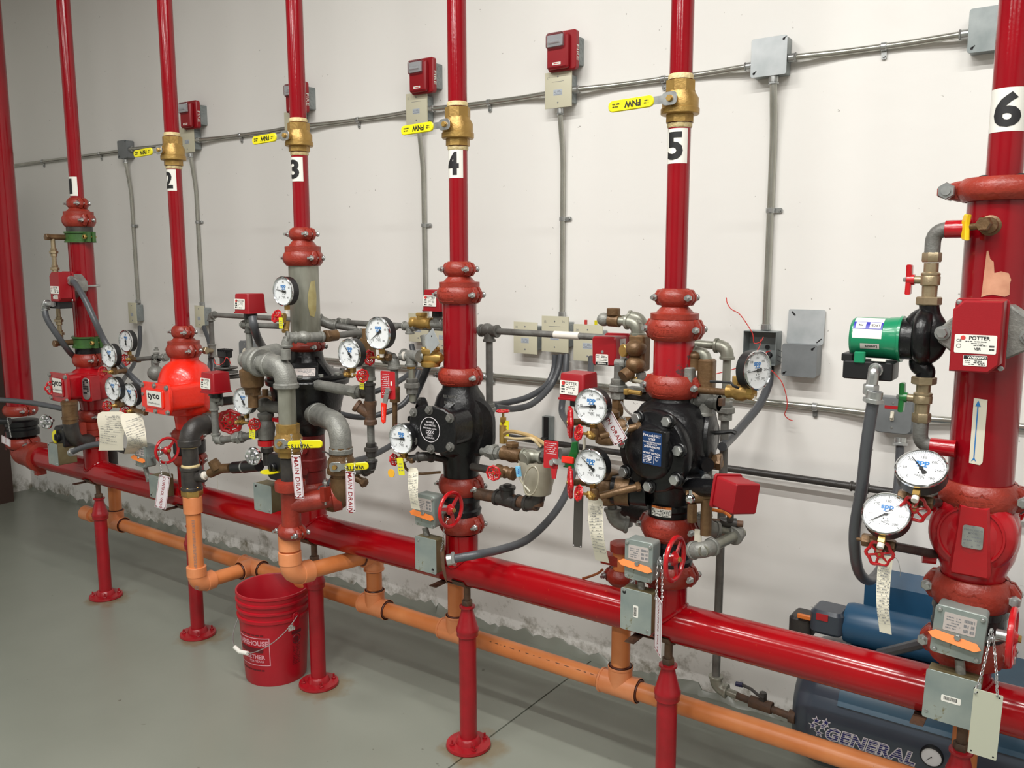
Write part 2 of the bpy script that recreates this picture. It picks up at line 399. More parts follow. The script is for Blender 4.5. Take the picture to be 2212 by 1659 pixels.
def gauge(P, R, label, psi=0., n=(0, -1, 0), nums=(0, 50, 100, 150, 200, 250, 300), down=.03, up=(0, 0, 1), dep=.032, roll=0., stem=True, group='round pressure gauges'):
    t = Thing('pressure_gauge', label, 'gauge', P, group)
    F = face(P, n, up, roll)     # origin at dial centre, z to the viewer
    b = MB(); b.lathe([(R*.82, -dep), (R*.97, -dep+.004), (R*.985, -.002)], F, 40); t.part('case', b, BLKM)
    b = MB(); b.lathe([(R*.985, -.003), (R*1.005, -.001), (R, .004), (R*.95, .006), (R*.915, .004), (R*.91, .0005)], F, 40, caps=False); t.part('bezel', b, CHR)
    b = MB(); b.lathe([(R*.93, -.002), (R*.93, 0), (0.0001, 0)], F, 40, caps=False); d = t.part('dial', b, DIAL)
    b = MB(); mx = nums[-1]
    def A(v): return math.radians(90+135-270*v/mx)
    for i in range(61):
        a = math.radians(225-270*i/60); big = i % 10 == 0; l = .13 if big else .07; wd = .013 if big else .006
        T = F @ Matrix.Rotation(a, 4, 'Z') @ Matrix.Translation((R*(.88-l/2), 0, .0004))
        b.box(R*l, R*wd*1.6, .0002, T)
    for v in nums:
        a = A(v); put_text(b, str(v), R*.17, F, math.cos(a)*R*.62, math.sin(a)*R*.62, .0004)
    scribble(b, F @ Matrix.Translation((0, 0, .0004)), -R*.2, R*.2, -R*.52, -R*.30, 4, .8, .35, 3)
    for sx_ in (-.07, .1): b.box(R*.045, R*.045, .0002, F, (R*sx_, -R*.22, .0004))
    t.part('dial_marks', b, INK, parent=d)
    b = MB(); put_text(b, 'spp', R*.33, F, 0, R*.29, .0005, bold=.04, sx=1.15)
    b.box(R*.40, R*.045, .0002, F, (0, R*.13, .0005)); t.part('dial_logo', b, BLUE, parent=d)
    b = MB(); N = F @ Matrix.Rotation(A(psi)-PI/2, 4, 'Z')
    b.prism([(-R*.035, 0), (R*.035, 0), (R*.008, R*.76), (-R*.008, R*.76)], .0006, N, (0, 0, .002))
    b.prism([(-R*.03, 0), (-R*.11, -R*.27), (0, -R*.32), (R*.11, -R*.27), (R*.03, 0)], .0006, N, (0, 0, .002)); b.cyl(R*.085, .003, N, 14, z0=.001)
    t.part('needle', b, INK)
    b = MB(); b.lathe([(R*.915, .0042), (R*.5, .0052), (.0001, .0056)], F, 36, caps=False); t.part('glass', b, GGL)
    if stem:
        b = MB(); S = F @ Matrix.Translation((0, -R*.93, -dep*.45)); Q = frame(S.translation, F.to_3x3() @ V((0, -1, 0)))
        b.box(.014, .014, down*.55, Q, (0, 0, down*.3)); o = t.part('stem', b, BRSG)
        b = MB(); b.cyl(.0075, down*.35, Q, 12, z0=down*.62); t.part('thread_tape', b, WTAPE, parent=o)
    return t
def gauge_valve(P, label, wdir=(-1, 0, 0), wR=.021, m=None, side=(1, 0, 0), plugdir=(0, -1, 0), L=.05, group='small valves under the gauges', kind='scallop', outlet=True, off=.03):
    # three way gauge cock: upright body under the gauge, handwheel on one side, plug towards the viewer
    m = m or BRZ; t = Thing('gauge_valve', label, 'valve', P, group); P = V(P); b = MB()
    wd = V(wdir).normalized(); sd = V(side).normalized()
    b.lathe([(.009, .022), (.0125, .018), (.0125, .008), (.010, 0), (.010, -.012)], frame(P), 16)
    b.tube([P-wd*.018, P+sd*L], .0105, 14); b.hexn(.0135, .012, frame(P+sd*(L-.014), sd)); t.part('body', b, m)
    b = MB(); b.hexn(.010, .012, frame(P-V(plugdir)*-.008, plugdir)); b.ball(.0075, .0075, .0075, frame(P+V(plugdir)*.022, plugdir)); t.part('test_plug', b, BRSG)
    b = MB(); b.hexn(.0105, .012, frame(P, wd), z0=.01); b.cyl(.004, off, frame(P, wd), 10, z0=.012); t.part('stem', b, BRSG)
    wheel(t, P+wd*(off+.012), wd, wR, kind); return t
def elbow_geo(b, P, d1, d2, r, L=None, band=1.13, fil=None):
    P = V(P); d1 = V(d1).normalized(); d2 = V(d2).normalized(); L = L or r*2.3
    b.tube([P+d1*L, P, P+d2*L], r*1.18, 16, fil or L*.85)
    for d in (d1, d2): b.cyl(r*1.18*band+.001, r*.55, frame(P+d*(L-r*.5), d), 20, ch=r*.08)
def tee_geo(b, P, ax, br, r, L=None, band=1.13, both=True):
    P = V(P); ax = V(ax).normalized(); br = V(br).normalized(); L = L or r*2.3
    b.tube([P-ax*L, P+ax*L], r*1.18, 16); b.tube([P, P+br*L], r*1.18, 16)
    for d in (ax, -ax, br): b.cyl(r*1.18*band+.001, r*.55, frame(P+d*(L-r*.5), d), 20, ch=r*.08)
def union_geo(b, P, ax, r):
    P = V(P); ax = V(ax).normalized()
    b.hexn(r*1.95, r*1.3, frame(P-ax*r*.65, ax)); b.lathe([(r*1.2, -r*2.1), (r*1.45, -r*2), (r*1.45, -r*.6), (r*1.3, r*.6), (r*1.45, r*.8), (r*1.45, r*1.7), (r*1.2, r*1.8)], frame(P, ax), 8)
def plug_geo(b, P, ax, r): b.cyl(r*1.1, r*.5, frame(P, ax), 14); b.box(r*1.0, r*1.0, r*1.1, frame(P, ax), (0, 0, r*.9))
def run(name, label, cat, pts, r, pm=None, fm=None, group=None, tees=(), unions=(), plugs=(), fil=False, ends=(), fscale=1., n=16, elbow_name='elbow', pipe_name='pipe', skip=()):
    # a line of small pipe with elbows at its corners
    pm = pm or GALVD; fm = fm or GALV; pts = [V(p) for p in pts]
    t = Thing(name, label, cat, pts[0], group)
    if fil:
        b = MB(); b.tube(pts, r, n, fil); t.part(pipe_name, b, pm)
    else:
        for a, c in zip(pts, pts[1:]):
            b = MB(); b.tube([a, c], r, n); t.part(pipe_name, b, pm)
        for i in range(1, len(pts)-1):
            if i in skip: continue
            b = MB(); elbow_geo(b, pts[i], pts[i-1]-pts[i], pts[i+1]-pts[i], r*fscale); t.part(elbow_name, b, fm)
    for P, ax, br in tees: b = MB(); tee_geo(b, P, ax, br, r*fscale); t.part('tee', b, fm)
    for P, ax in unions: b = MB(); union_geo(b, P, ax, r); t.part('union', b, fm)
    for P, ax in plugs: b = MB(); plug_geo(b, P, ax, r); t.part('plug', b, fm)
    for P, ax in ends: b = MB(); ax = V(ax).normalized(); b.cyl(r*1.4, r*1.6, frame(P, ax), 16, ch=r*.1); t.part('end_connector', b, ZINC)
    return t
def smooth(pts, k=8):
    # Catmull-Rom through the points
    pts = [V(p) for p in pts]; P = [pts[0]*2-pts[1]]+pts+[pts[-1]*2-pts[-2]]; o = []
    for i in range(1, len(P)-2):
        for j in range(k):
            t = j/k; a, b, c, d = P[i-1], P[i], P[i+1], P[i+2]
            o.append(.5*((2*b)+(c-a)*t+(2*a-5*b+4*c-d)*t*t+(3*b-3*c+d-a)*t**3))
    o.append(pts[-1]); return o
def cable(name, label, cat, pts, r, m, group=None, k=8, n=12, part=None, ends=()):
    b = MB(); b.tube(smooth(pts, k), r, n)
    if ends:
        t = Thing(name, label, cat, pts[0], group); t.part('conduit' if part is None else part, b, m)
        for P, ax in ends:
            b = MB(); ax = V(ax).normalized(); b.cyl(r*1.35, r*1.5, frame(P, ax), 14, ch=.001); b.hexn(r*1.7, r*.8, frame(V(P)+ax*r*1.2, ax)); t.part('connector', b, ZINC)
        return t
    return single(name, b, m, label, cat, pts[0], group)
def lever_valve(P, R, H, label, m=None, grip=YEL, gl=.11, gdir=(-1, 0, .0), writing=None, stemdir=(0, -1, 0), name='ball_valve', group='brass ball valves', ax=(0, 0, 1), gw=.026, drop=0.):
    # brass ball valve on an upright pipe with a lever handle
    m = m or BRS; t = Thing(name, label, 'valve', P, group); F = frame(P, ax); h = H/2; b = MB()
    b.lathe([(R+.001, -h), (R+.008, -h), (R+.008, -h*.62)], F, 8)
    b.lathe([(R+.006, -h*.66), (R+.019, -h*.62), (R+.021, -h*.58), (R+.021, -h*.34), (R+.018, -h*.30), (R+.018, h*.15), (R+.009, h*.42), (R+.009, h*.5)], F, 28)
    b.lathe([(R+.010, h*.46), (R+.010, h*.98), (R+.001, h)], F, 8); t.part('body', b, m)
    sd = V(stemdir).normalized(); gd = V(gdir).normalized(); S = V(P)+sd*(R+.014)
    b = MB(); b.cyl(.015, .012, frame(S, sd), 16); b.cyl(.009, .024, frame(S, sd), 14); t.part('stem', b, m)
    b = MB(); Q = frame(S+sd*.018, sd, gd); b.prism(rrect(.044, .034, .012), .003, Q, (.002, 0, 0), .0006)
    b.prism([(.014, -.010), (.05, -.010), (.05, .010), (.014, .010)], .0026, Q, (0, 0, .0002)); lv = t.part('lever', b, ZINC)
    G = frame(S+sd*.018+gd*.045, sd, gd)
    b = MB(); b.prism(rrect(gl, gw, gw*.45), .008, G, (gl/2, 0, -.001), .002); t.part('grip', b, grip, parent=lv)
    b = MB(); b.hexn(.0085, .008, frame(S, sd), z0=.021); t.part('handle_nut', b, BRSG, parent=lv)
    if writing:
        b = MB(); T = face(S+sd*.0262+gd*(.045+gl*.5), sd, (0, 0, 1))
        sgn = -1; RR = T @ Matrix.Rotation(math.atan2((T.inverted().to_3x3() @ gd).y, (T.inverted().to_3x3() @ gd).x)+0, 4, 'Z')
        up_ = RR if gd.x < 0 else RR @ Matrix.Rotation(PI, 4, 'Z')
        put_text(b, writing, gw*.74, up_, -gl*.05, -gw*.02, 0, bold=.03, sx=.95)
        scribble(b, up_, -gl*.40, -gl*.30, -gw*.2, gw*.2, 2, .8, .4, 5); scribble(b, up_, gl*.24, gl*.40, -gw*.28, gw*.2, 2, .8, .4, 6)
        t.part('grip_lettering', b, INK, parent=lv)
    return t
def pswitch(P, s, h, label, n=(0, -1, 0), spin=0., writing='POTTER', base=True, ax=(0, 0, 1), taper=.93, group='red pressure switches', warn=False):
    # red pressure switch: tapered square cover over a black base; P is the middle of its bottom
    t = Thing('pressure_switch', label, 'switch', P, group)
    F = frame(P, ax, (math.cos(spin), math.sin(spin), 0)) if abs(ax[2]) > .5 else frame(P, ax)
    def sec(k, z): return [(x*k, y*k, z) for x, y in rrect(s, s, s*.10)]
    b = MB(); N = len(rrect(s, s, s*.1)); rs = [sec(1.08, 0), sec(1.08, h*.06), sec(1.0, h*.08), sec(taper+.01, h*.94), sec(taper-.03, h)]
    vs = [p for r in rs for p in r]; fs = []
    for j in range(len(rs)-1):
        for i in range(N): k = (i+1) % N; fs.append((j*N+i, j*N+k, (j+1)*N+k, (j+1)*N+i))
    fs += [tuple(range(N-1, -1, -1)), tuple((len(rs)-1)*N+i for i in range(N))]; b.add(vs, fs, F); cv = t.part('cover', b, REDX)
    if base:
        b = MB(); b.cyl(s*.30, .020, F, 16, z0=-.020); b.box(s*.5, s*.3, .016, F, (0, 0, -.010)); t.part('base', b, BLKM)
        b = MB(); b.hexn(.014, .018, F, z0=-.036); t.part('nipple', b, GALV)
    if writing:
        # label on the -y side face of the frame
        T = F @ Matrix.Translation((-s*.08, -s*.5*(taper+1)/2-.0012, h*.48)) @ Matrix.Rotation(math.radians(90-math.degrees(math.atan(s*(1-taper)/2/h))), 4, 'X')
        b = MB(); b.prism(rrect(s*.72, h*.52, .003), .001, T); lb = t.part('label', b, WHT, parent=cv)
        b = MB(); put_text(b, writing, s*.14, T, s*.05, h*.16, .0013, bold=.01); scribble(b, T @ Matrix.Translation((0, 0, .0013)), -s*.1, s*.25, -h*.1, h*.09, 3, .7, .3, 2)
        scribble(b, T @ Matrix.Translation((0, 0, .0013)), -s*.31, -s*.16, -h*.22, h*.09, 3, .9, .6, 8); put_text(b, 'PS10-2', s*.07, T, s*.06, -h*.19, .0013, bold=.02)
        t.part('label_lettering', b, INK, parent=cv)
        b = MB(); b.lathe([(.0001, 0), (s*.07, 0), (s*.07, .0004)], T @ Matrix.Translation((-s*.22, h*.16, .0012)), 14, caps=False); t.part('label_emblem', b, WIRE, parent=cv)
    return t
def plate_box(P, wd, ht, label, cover=BEIGE, bev=.006, dep=.045, num=None, slot=True, bw=.085, bh=.1, off=.012, group='beige module plates on the wall', rotz=0., name='module_box', stick=True):
    # galvanized box fixed to the wall with a flat cover; P is the centre of the cover's front face
    t = Thing(name, label, 'box', P, group); F = face(P)
    b = MB(); b.box(bw, bh, dep, F, (off, 0, -dep/2-.005), .002); bx = t.part('back_box', b, BOXG)
    b = MB()
    for k in (-1, 0, 1): b.lathe([(.0085, 0), (.0095, .0006), (.0105, 0)], F @ Matrix.Translation((off+bw/2+.0003, k*bh*.3, -dep/2-.004)) @ Matrix.Rotation(PI/2, 4, 'Y'), 16, caps=False)
    t.part('knockout', b, BOXG, parent=bx)
    b = MB(); x_, y_, k_ = wd/2, ht/2, bev
    b.add([(-x_, -y_, -.0065), (x_, -y_, -.0065), (x_, y_, -.0065), (-x_, y_, -.0065), (-x_, -y_, -.002), (x_, -y_, -.002), (x_, y_, -.002), (-x_, y_, -.002), (-x_+k_, -y_+k_, 0), (x_-k_, -y_+k_, 0), (x_-k_, y_-k_, 0), (-x_+k_, y_-k_, 0)], [(3, 2, 1, 0)]+[(a, (a+1) % 4, 4+(a+1) % 4, 4+a) for a in range(4)]+[(4+a, 4+(a+1) % 4, 8+(a+1) % 4, 8+a) for a in range(4)]+[(8, 9, 10, 11)], F); cv = t.part('cover', b, cover)
    b = MB()
    for y in (-1, 1): b.lathe([(.0035, 0), (.003, .0012), (.0001, .0015)], F @ Matrix.Translation((0, y*ht*.36, 0)), 10)
    t.part('screw', b, INKG if cover is BEIGE else ZINC, parent=cv)
    if num:
        b = MB(); put_text(b, num[0], ht*.1, F, -wd*.36, ht*.34, .0004, sx=.9)
        if len(num) > 1: put_text(b, num[1], ht*.1, F, wd*.33, ht*.36, .0004, sx=.9)
        if slot: b.box(wd*.45, .0012, .0003, F, (0, ht*.22, .0003))
        t.part('pencil_number', b, INKG, parent=cv)
    if stick and cover is BEIGE:
        b = MB(); b.box(wd*.33, ht*.16, .0003, F, (0, -ht*.08, .0003)); st = t.part('sticker', b, mat_st, parent=cv)
        b = MB(); scribble(b, F @ Matrix.Translation((0, 0, .0006)), -wd*.14, wd*.14, -ht*.15, -ht*.02, 4, .8, .4, 4); t.part('sticker_print', b, INKG, parent=cv)
    return t
mat_st = mat('grey_sticker', (178, 186, 196), .5)
def chain(name, label, pts, group='bead chains holding signs', lw=.0011, ll=.011):
    b = MB(); P = smooth(pts, 6) if len(pts) > 2 else [V(p) for p in pts]
    # resample by length
    L = sum((q-p).length for p, q in zip(P, P[1:])); n = max(2, int(L/(ll*.78))); S = []; acc = 0; tgt = 0; i = 0
    seg = [(q-p).length for p, q in zip(P, P[1:])]
    for k in range(n+1):
        d = L*k/n
        a = 0; s = 0
        while s < len(seg)-1 and a+seg[s] < d: a += seg[s]; s += 1
        S.append((P[s].lerp(P[s+1], min(1, (d-a)/max(seg[s], 1e-9))), (P[s+1]-P[s]).normalized()))
    for k, (p, d) in enumerate(S):
        F = frame(p, d.orthogonal() if k % 2 else d.cross(d.orthogonal()), d)
        o = []
        for j in range(10):
            a = 2*PI*j/10; o.append(F @ V((math.cos(a)*ll*.42, math.sin(a)*ll*.24, 0)))
        o.append(o[0]); b.tube(o, lw, 5, caps=False)
    return b
def sign(P, wd, ht, words, label, n=(0, -1, 0), roll=0., chains=(), group='hanging valve signs', up=(0, 0, 1), m=None, name='hanging_sign', border=True, size=None):
    # plate sign hung on a chain; writing runs down the plate
    t = Thing(name, label, 'sign', P, group); F = face(P, n, up, roll)
    b = MB(); b.prism(rrect(wd, ht, .003), .0016, F, (0, 0, -.0008), .0003); pl = t.part('plate', b, m or SIGN)
    if words:
        b = MB(); put_text(b, words, size or wd*.66, F, 0, -ht*.02, .0011, bold=.015, rot=-PI/2, sx=1., spacing=1.05)
        if border:
            for sx_ in (-1, 1): b.box(.0012, ht*.94, .0002, F, (sx_*wd*.44, 0, .0010)); b.box(wd*.88, .0012, .0002, F, (0, sx_*ht*.47, .0010))
        t.part('lettering', b, DRED, parent=pl)
    b = MB()
    for sx_ in (-1, 1):
        for sy_ in (-1, 1): b.cyl(.0018, .0004, F, 8, z0=.0009) if 0 else b.lathe([(.0001, .001), (.002, .001)], F @ Matrix.Translation((sx_*wd*.38, sy_*ht*.455, 0)), 8, caps=False)
    t.part('hole', b, INK, parent=pl)
    for c in chains: t.part('chain', chain('chain', '', c), ZINC)
    return t
def tamper(P, s, label, group='butterfly valve actuators', wheelP=None, wdir=(1, 0, 0), wR=.05, kw=.88, kh=1.08, dep=.05, roll=0.):
    # gear housing of a butterfly valve: grey steel box with a label and an orange flag, handwheel at its side
    t = Thing('valve_actuator', label, 'valve actuator', P, group); F = face(P, roll=roll)
    b = MB(); b.box(s*kw*.97, s*kh*.98, dep, F, (0, 0, -dep/2-.003), .004); hs = t.part('housing', b, SWG)
    b = MB(); b.prism(rrect(s*kw, s*kh, .008), .004, F, (0, 0, -.004), .001); t.part('cover_plate', b, SWG)
    b = MB()
    for x in (-1, 1):
        for y in (-1, 1): b.lathe([(s*.055, 0), (s*.05, .003), (.0001, .0045)], F @ Matrix.Translation((x*s*kw*.41, y*s*kh*.42, 0)), 12); b.cyl(s*.03, .006, F @ Matrix.Translation((x*s*kw*.41, y*s*kh*.42, 0)), 6)
    sc0 = t.part('screw', b, ZINC); sc0['kind'] = 'stuff'
    b = MB(); b.prism(rrect(s*.62, s*.40, .002), .0006, F, (0, s*.22, 0)); lb = t.part('label', b, mat_lb)
    b = MB(); scribble(b, F @ Matrix.Translation((0, 0, .0009)), -s*.26, s*.02, s*.06, s*.36, 5, .7, .35, 11); scribble(b, F @ Matrix.Translation((0, 0, .0009)), s*.08, s*.28, s*.05, s*.38, 3, .9, .6, 12); t.part('label_print', b, INKG, parent=lb)
    b = MB(); Q = F @ Matrix.Translation((-s*.04, -s*.13, .006)) @ Matrix.Rotation(-.10, 4, 'Z')
    b.prism([(-s*.52, -s*.02), (-s*.40, s*.07), (s*.40, s*.07), (s*.50, -s*.02), (s*.40, -s*.09), (-s*.42, -s*.09)], .004, Q @ Matrix.Rotation(math.radians(-28), 4, 'X'), (0, 0, 0), .001)
    t.part('position_flag', b, ORGE)
    b = MB(); b.hexn(.007, .006, F @ Matrix.Translation((0, -s*.05, .006)), ); t.part('flag_bolt', b, ZINC)
    if wheelP is not None:
        wd = V(wdir).normalized(); a = F @ V((s*.48, -s*.06, -.025)); b = MB(); b.tube([a, V(wheelP)-wd*.001], .0065, 12); b.cyl(.012, .03, frame(V(wheelP)-wd*.03, wd), 14); t.part('shaft', b, ZINC)
        wheel(t, wheelP, wd, wR, 'three', tilt=.3)
    return t
mat_lb = mat('foil_label', (196, 186, 182), .35, .2)
def junction(P, sx_, sy_, dep, label, m=None, bar=True, group='steel junction boxes under the actuators', hole=(-.38, .40), n=(0, -1, 0), roll=0.):
    t = Thing('junction_box', label, 'box', P, group); F = face(P, n, roll=roll)
    b = MB(); b.box(sx_*.97, sy_*.97, dep, F, (0, 0, -dep/2-.002), .002); t.part('box_body', b, mat_rb)
    b = MB(); b.prism(rrect(sx_, sy_, .006), .002, F, (0, 0, -.002), .0005); c = t.part('box_cover', b, m or SWG)
    b = MB(); b.lathe([(.0001, .0003), (.0055, .0003)], F @ Matrix.Translation((hole[0]*sx_, hole[1]*sy_, 0)), 12, caps=False); t.part('cover_hole', b, INK, parent=c)
    b = MB()
    for q in ((-hole[0], -hole[1]), (hole[0], hole[1]*1.12)): b.lathe([(.004, 0), (.0035, .0015), (.0001, .002)], F @ Matrix.Translation((q[0]*sx_, q[1]*sy_, 0)), 10)
    t.part('screw', b, ZINC, parent=c)
    if bar:
        b = MB(); b.prism(rrect(sx_*.36, sy_*.13, .003), .0004, F @ Matrix.Rotation(PI/2*(bar == 2), 4, 'Z'), (0, 0, 0)); st = t.part('barcode_sticker', b, WHT, parent=c)
        b = MB(); rn = random.Random(4); x = -sx_*.13
        while x < sx_*.12: w_ = rn.uniform(.0004, .0012); b.box(w_, sy_*.07, .0002, F @ Matrix.Rotation(PI/2*(bar == 2), 4, 'Z'), (x, sy_*.01, .0006)); x += w_+rn.uniform(.0005, .0013)
        t.part('barcode', b, INK, parent=c)
    return t
mat_rb = mat('stained_zinc_box', (112, 104, 76), .5, .3, rgb2=(92, 80, 54), nscale=14)
def strap(t, P, r, ax=(0, 0, 1), side=(1, 0, 0)):
    # one hole conduit strap on the wall
    P = V(P); F = frame(P, ax, side); b = MB()
    b.lathe([(r+.0005, -.009), (r+.003, -.007), (r+.003, .007), (r+.0005, .009)], F, 16, caps=False)
    s_ = V(side).normalized(); b.prism(rrect(.030, .016, .006), .003, frame(V((P.x, YW-.004, P.z))+s_*(r+.012), (0, -1, 0), side), (0, 0, 0)); o = t.part('strap', b, ZINC)
    b = MB(); b.hexn(.005, .004, frame(V((P.x, YW-.007, P.z))+s_*(r+.017), (0, -1, 0))); t.part('strap_screw', b, ZINC, parent=o)
# ---------------------------------------------------------------- the room
def wallmat():
    m = bpy.data.materials.new('white_wall_paint'); m.use_nodes = True; nt = m.node_tree; N = nt.nodes; K = nt.links; b = N['Principled BSDF']
    tc = N.new('ShaderNodeTexCoord'); sp = N.new('ShaderNodeSeparateXYZ'); K.new(tc.outputs['Object'], sp.inputs[0])
    n = N.new('ShaderNodeTexNoise'); n.inputs['Scale'].default_value = 1.3; n.inputs['Detail'].default_value = 3; K.new(tc.outputs['Object'], n.inputs[0])
    r = N.new('ShaderNodeValToRGB'); r.color_ramp.elements[0].color = lin((234, 232, 228))+(1,); r.color_ramp.elements[1].color = lin((242, 240, 236))+(1,); K.new(n.outputs[0], r.inputs[0])
    # scuffs and dirt climbing from the floor, with an edge of its own
    n2 = N.new('ShaderNodeTexNoise'); n2.inputs['Scale'].default_value = 9; n2.inputs['Detail'].default_value = 8; n2.inputs['Roughness'].default_value = .72; K.new(tc.outputs['Object'], n2.inputs[0])
    mr = N.new('ShaderNodeMapRange'); mr.inputs[1].default_value = .02; mr.inputs[2].default_value = .34; mr.inputs[3].default_value = .26; mr.inputs[4].default_value = -.16; K.new(sp.outputs[2], mr.inputs[0])
    ad = N.new('ShaderNodeMath'); ad.operation = 'ADD'; K.new(n2.outputs[0], ad.inputs[0]); K.new(mr.outputs[0], ad.inputs[1])
    r2 = N.new('ShaderNodeValToRGB'); r2.color_ramp.elements[0].position = .66; r2.color_ramp.elements[1].position = .86
    r2.color_ramp.elements[0].color = (0, 0, 0, 1); r2.color_ramp.elements[1].color = (1, 1, 1, 1); K.new(ad.outputs[0], r2.inputs[0])
    mx = N.new('ShaderNodeMix'); mx.data_type = 'RGBA'; mx.inputs[7].default_value = lin((134, 128, 112))+(1,); K.new(r2.outputs[0], mx.inputs[0]); K.new(r.outputs[0], mx.inputs[6])
    # small dark specks
    n3 = N.new('ShaderNodeTexNoise'); n3.inputs['Scale'].default_value = 52; n3.inputs['Detail'].default_value = 2; K.new(tc.outputs['Object'], n3.inputs[0])
    r3 = N.new('ShaderNodeValToRGB'); r3.color_ramp.elements[0].position = .765; r3.color_ramp.elements[1].position = .79; r3.color_ramp.elements[0].color = (0, 0, 0, 1); r3.color_ramp.elements[1].color = (.6, .6, .6, 1); K.new(n3.outputs[0], r3.inputs[0])
    m2 = N.new('ShaderNodeMix'); m2.data_type = 'RGBA'; m2.inputs[7].default_value = lin((120, 112, 104))+(1,); K.new(r3.outputs[0], m2.inputs[0]); K.new(mx.outputs[2], m2.inputs[6]); K.new(m2.outputs[2], b.inputs['Base Color'])
    b.inputs['Roughness'].default_value = .42; b.inputs['Specular IOR Level'].default_value = .35
    nb = N.new('ShaderNodeTexNoise'); nb.inputs['Scale'].default_value = 16; nb.inputs['Detail'].default_value = 5; K.new(tc.outputs['Object'], nb.inputs[0])
    bp = N.new('ShaderNodeBump'); bp.inputs['Strength'].default_value = .10; bp.inputs['Distance'].default_value = .01; K.new(nb.outputs[0], bp.inputs['Height']); K.new(bp.outputs[0], b.inputs['Normal'])
    return m
def floormat():
    m = bpy.data.materials.new('grey_floor_paint'); m.use_nodes = True; nt = m.node_tree; N = nt.nodes; K = nt.links; b = N['Principled BSDF']
    tc = N.new('ShaderNodeTexCoord')
    n = N.new('ShaderNodeTexNoise'); n.inputs['Scale'].default_value = 1.6; n.inputs['Detail'].default_value = 5; K.new(tc.outputs['Object'], n.inputs[0])
    r = N.new('ShaderNodeValToRGB'); r.color_ramp.elements[0].position = .3; r.color_ramp.elements[1].position = .7; r.color_ramp.elements[0].color = lin((124, 128, 118))+(1,); r.color_ramp.elements[1].color = lin((134, 137, 127))+(1,); K.new(n.outputs[0], r.inputs[0]); col = r.outputs[0]
    # rust rings that have bled out from under the flanges
    for X in (-4.06, -3.295, -2.497, -1.735, -.99):
        v = N.new('ShaderNodeVectorMath'); v.operation = 'DISTANCE'; v.inputs[1].default_value = (X+.03, 2.18, 0); K.new(tc.outputs['Object'], v.inputs[0])
        nn = N.new('ShaderNodeTexNoise'); nn.inputs['Scale'].default_value = 14; nn.inputs['Detail'].default_value = 6; K.new(tc.outputs['Object'], nn.inputs[0])
        s = N.new('ShaderNodeMath'); s.operation = 'MULTIPLY_ADD'; s.inputs[1].default_value = .16; K.new(nn.outputs[0], s.inputs[0]); K.new(v.outputs['Value'], s.inputs[2])
        q = N.new('ShaderNodeMapRange'); q.inputs[1].default_value = .155; q.inputs[2].default_value = .205; q.inputs[3].default_value = .62; q.inputs[4].default_value = 0; K.new(s.outputs[0], q.inputs[0])
        x = N.new('ShaderNodeMix'); x.data_type = 'RGBA'; x.inputs[7].default_value = lin((112, 92, 58))+(1,); K.new(q.outputs[0], x.inputs[0]); K.new(col, x.inputs[6]); col = x.outputs[2]
    n3 = N.new('ShaderNodeTexNoise'); n3.inputs['Scale'].default_value = 22; n3.inputs['Detail'].default_value = 2; K.new(tc.outputs['Object'], n3.inputs[0])
    r3 = N.new('ShaderNodeValToRGB'); r3.color_ramp.elements[0].position = .76; r3.color_ramp.elements[1].position = .78; r3.color_ramp.elements[0].color = (0, 0, 0, 1); r3.color_ramp.elements[1].color = (.7, .7, .7, 1); K.new(n3.outputs[0], r3.inputs[0])
    m2 = N.new('ShaderNodeMix'); m2.data_type = 'RGBA'; m2.inputs[7].default_value = lin((84, 82, 72))+(1,); K.new(r3.outputs[0], m2.inputs[0]); K.new(col, m2.inputs[6]); K.new(m2.outputs[2], b.inputs['Base Color'])
    b.inputs['Roughness'].default_value = .30
    nb = N.new('ShaderNodeTexNoise'); nb.inputs['Scale'].default_value = 6; nb.inputs['Detail'].default_value = 6; K.new(tc.outputs['Object'], nb.inputs[0])
    bp = N.new('ShaderNodeBump'); bp.inputs['Strength'].default_value = .12; bp.inputs['Distance'].default_value = .008; K.new(nb.outputs[0], bp.inputs['Height']); K.new(bp.outputs[0], b.inputs['Normal'])
    return m
WALLM = wallmat(); FLM = floormat()
XL, XR, YF, ZC = -6.5, 4.2, -5.6, 4.1
b = MB()
GX = -1.705; GW = .0035
for x0, x1 in ((XL-.1, GX-GW), (GX+GW, XR+.1)): b.box(x1-x0, YW+.1-YF+.1, .06, None, ((x0+x1)/2, (YW+YF)/2, -.03))
b.box(GW*2.2, YW-YF+.2, .05, None, (GX, (YW+YF)/2, -.031)); struct('floor', b, FLM)
b = MB(); b.box(XR-XL+.2, .12, ZC, None, ((XR+XL)/2, YW+.06, ZC/2)); struct('wall_back', b, WALLM)
b = MB(); b.box(.12, YW-YF+.2, ZC, None, (XL-.06, (YW+YF)/2, ZC/2)); struct('wall_left', b, WALLM)
b = MB(); b.box(.12, YW-YF+.2, ZC, None, (XR+.06, (YW+YF)/2, ZC/2)); struct('wall_right', b, WALLM)
b = MB(); b.box(XR-XL+.2, .12, ZC, None, ((XR+XL)/2, YF-.06, ZC/2)); struct('wall_front', b, mat('grey_block_wall', (150, 150, 146), .6))
CEIL = mat('grey_ceiling_deck', (150, 150, 146), .7)
b = MB(); b.box(XR-XL+.3, YW-YF+.3, .1, None, ((XR+XL)/2, (YW+YF)/2, ZC+.05))
struct('ceiling', b, CEIL)
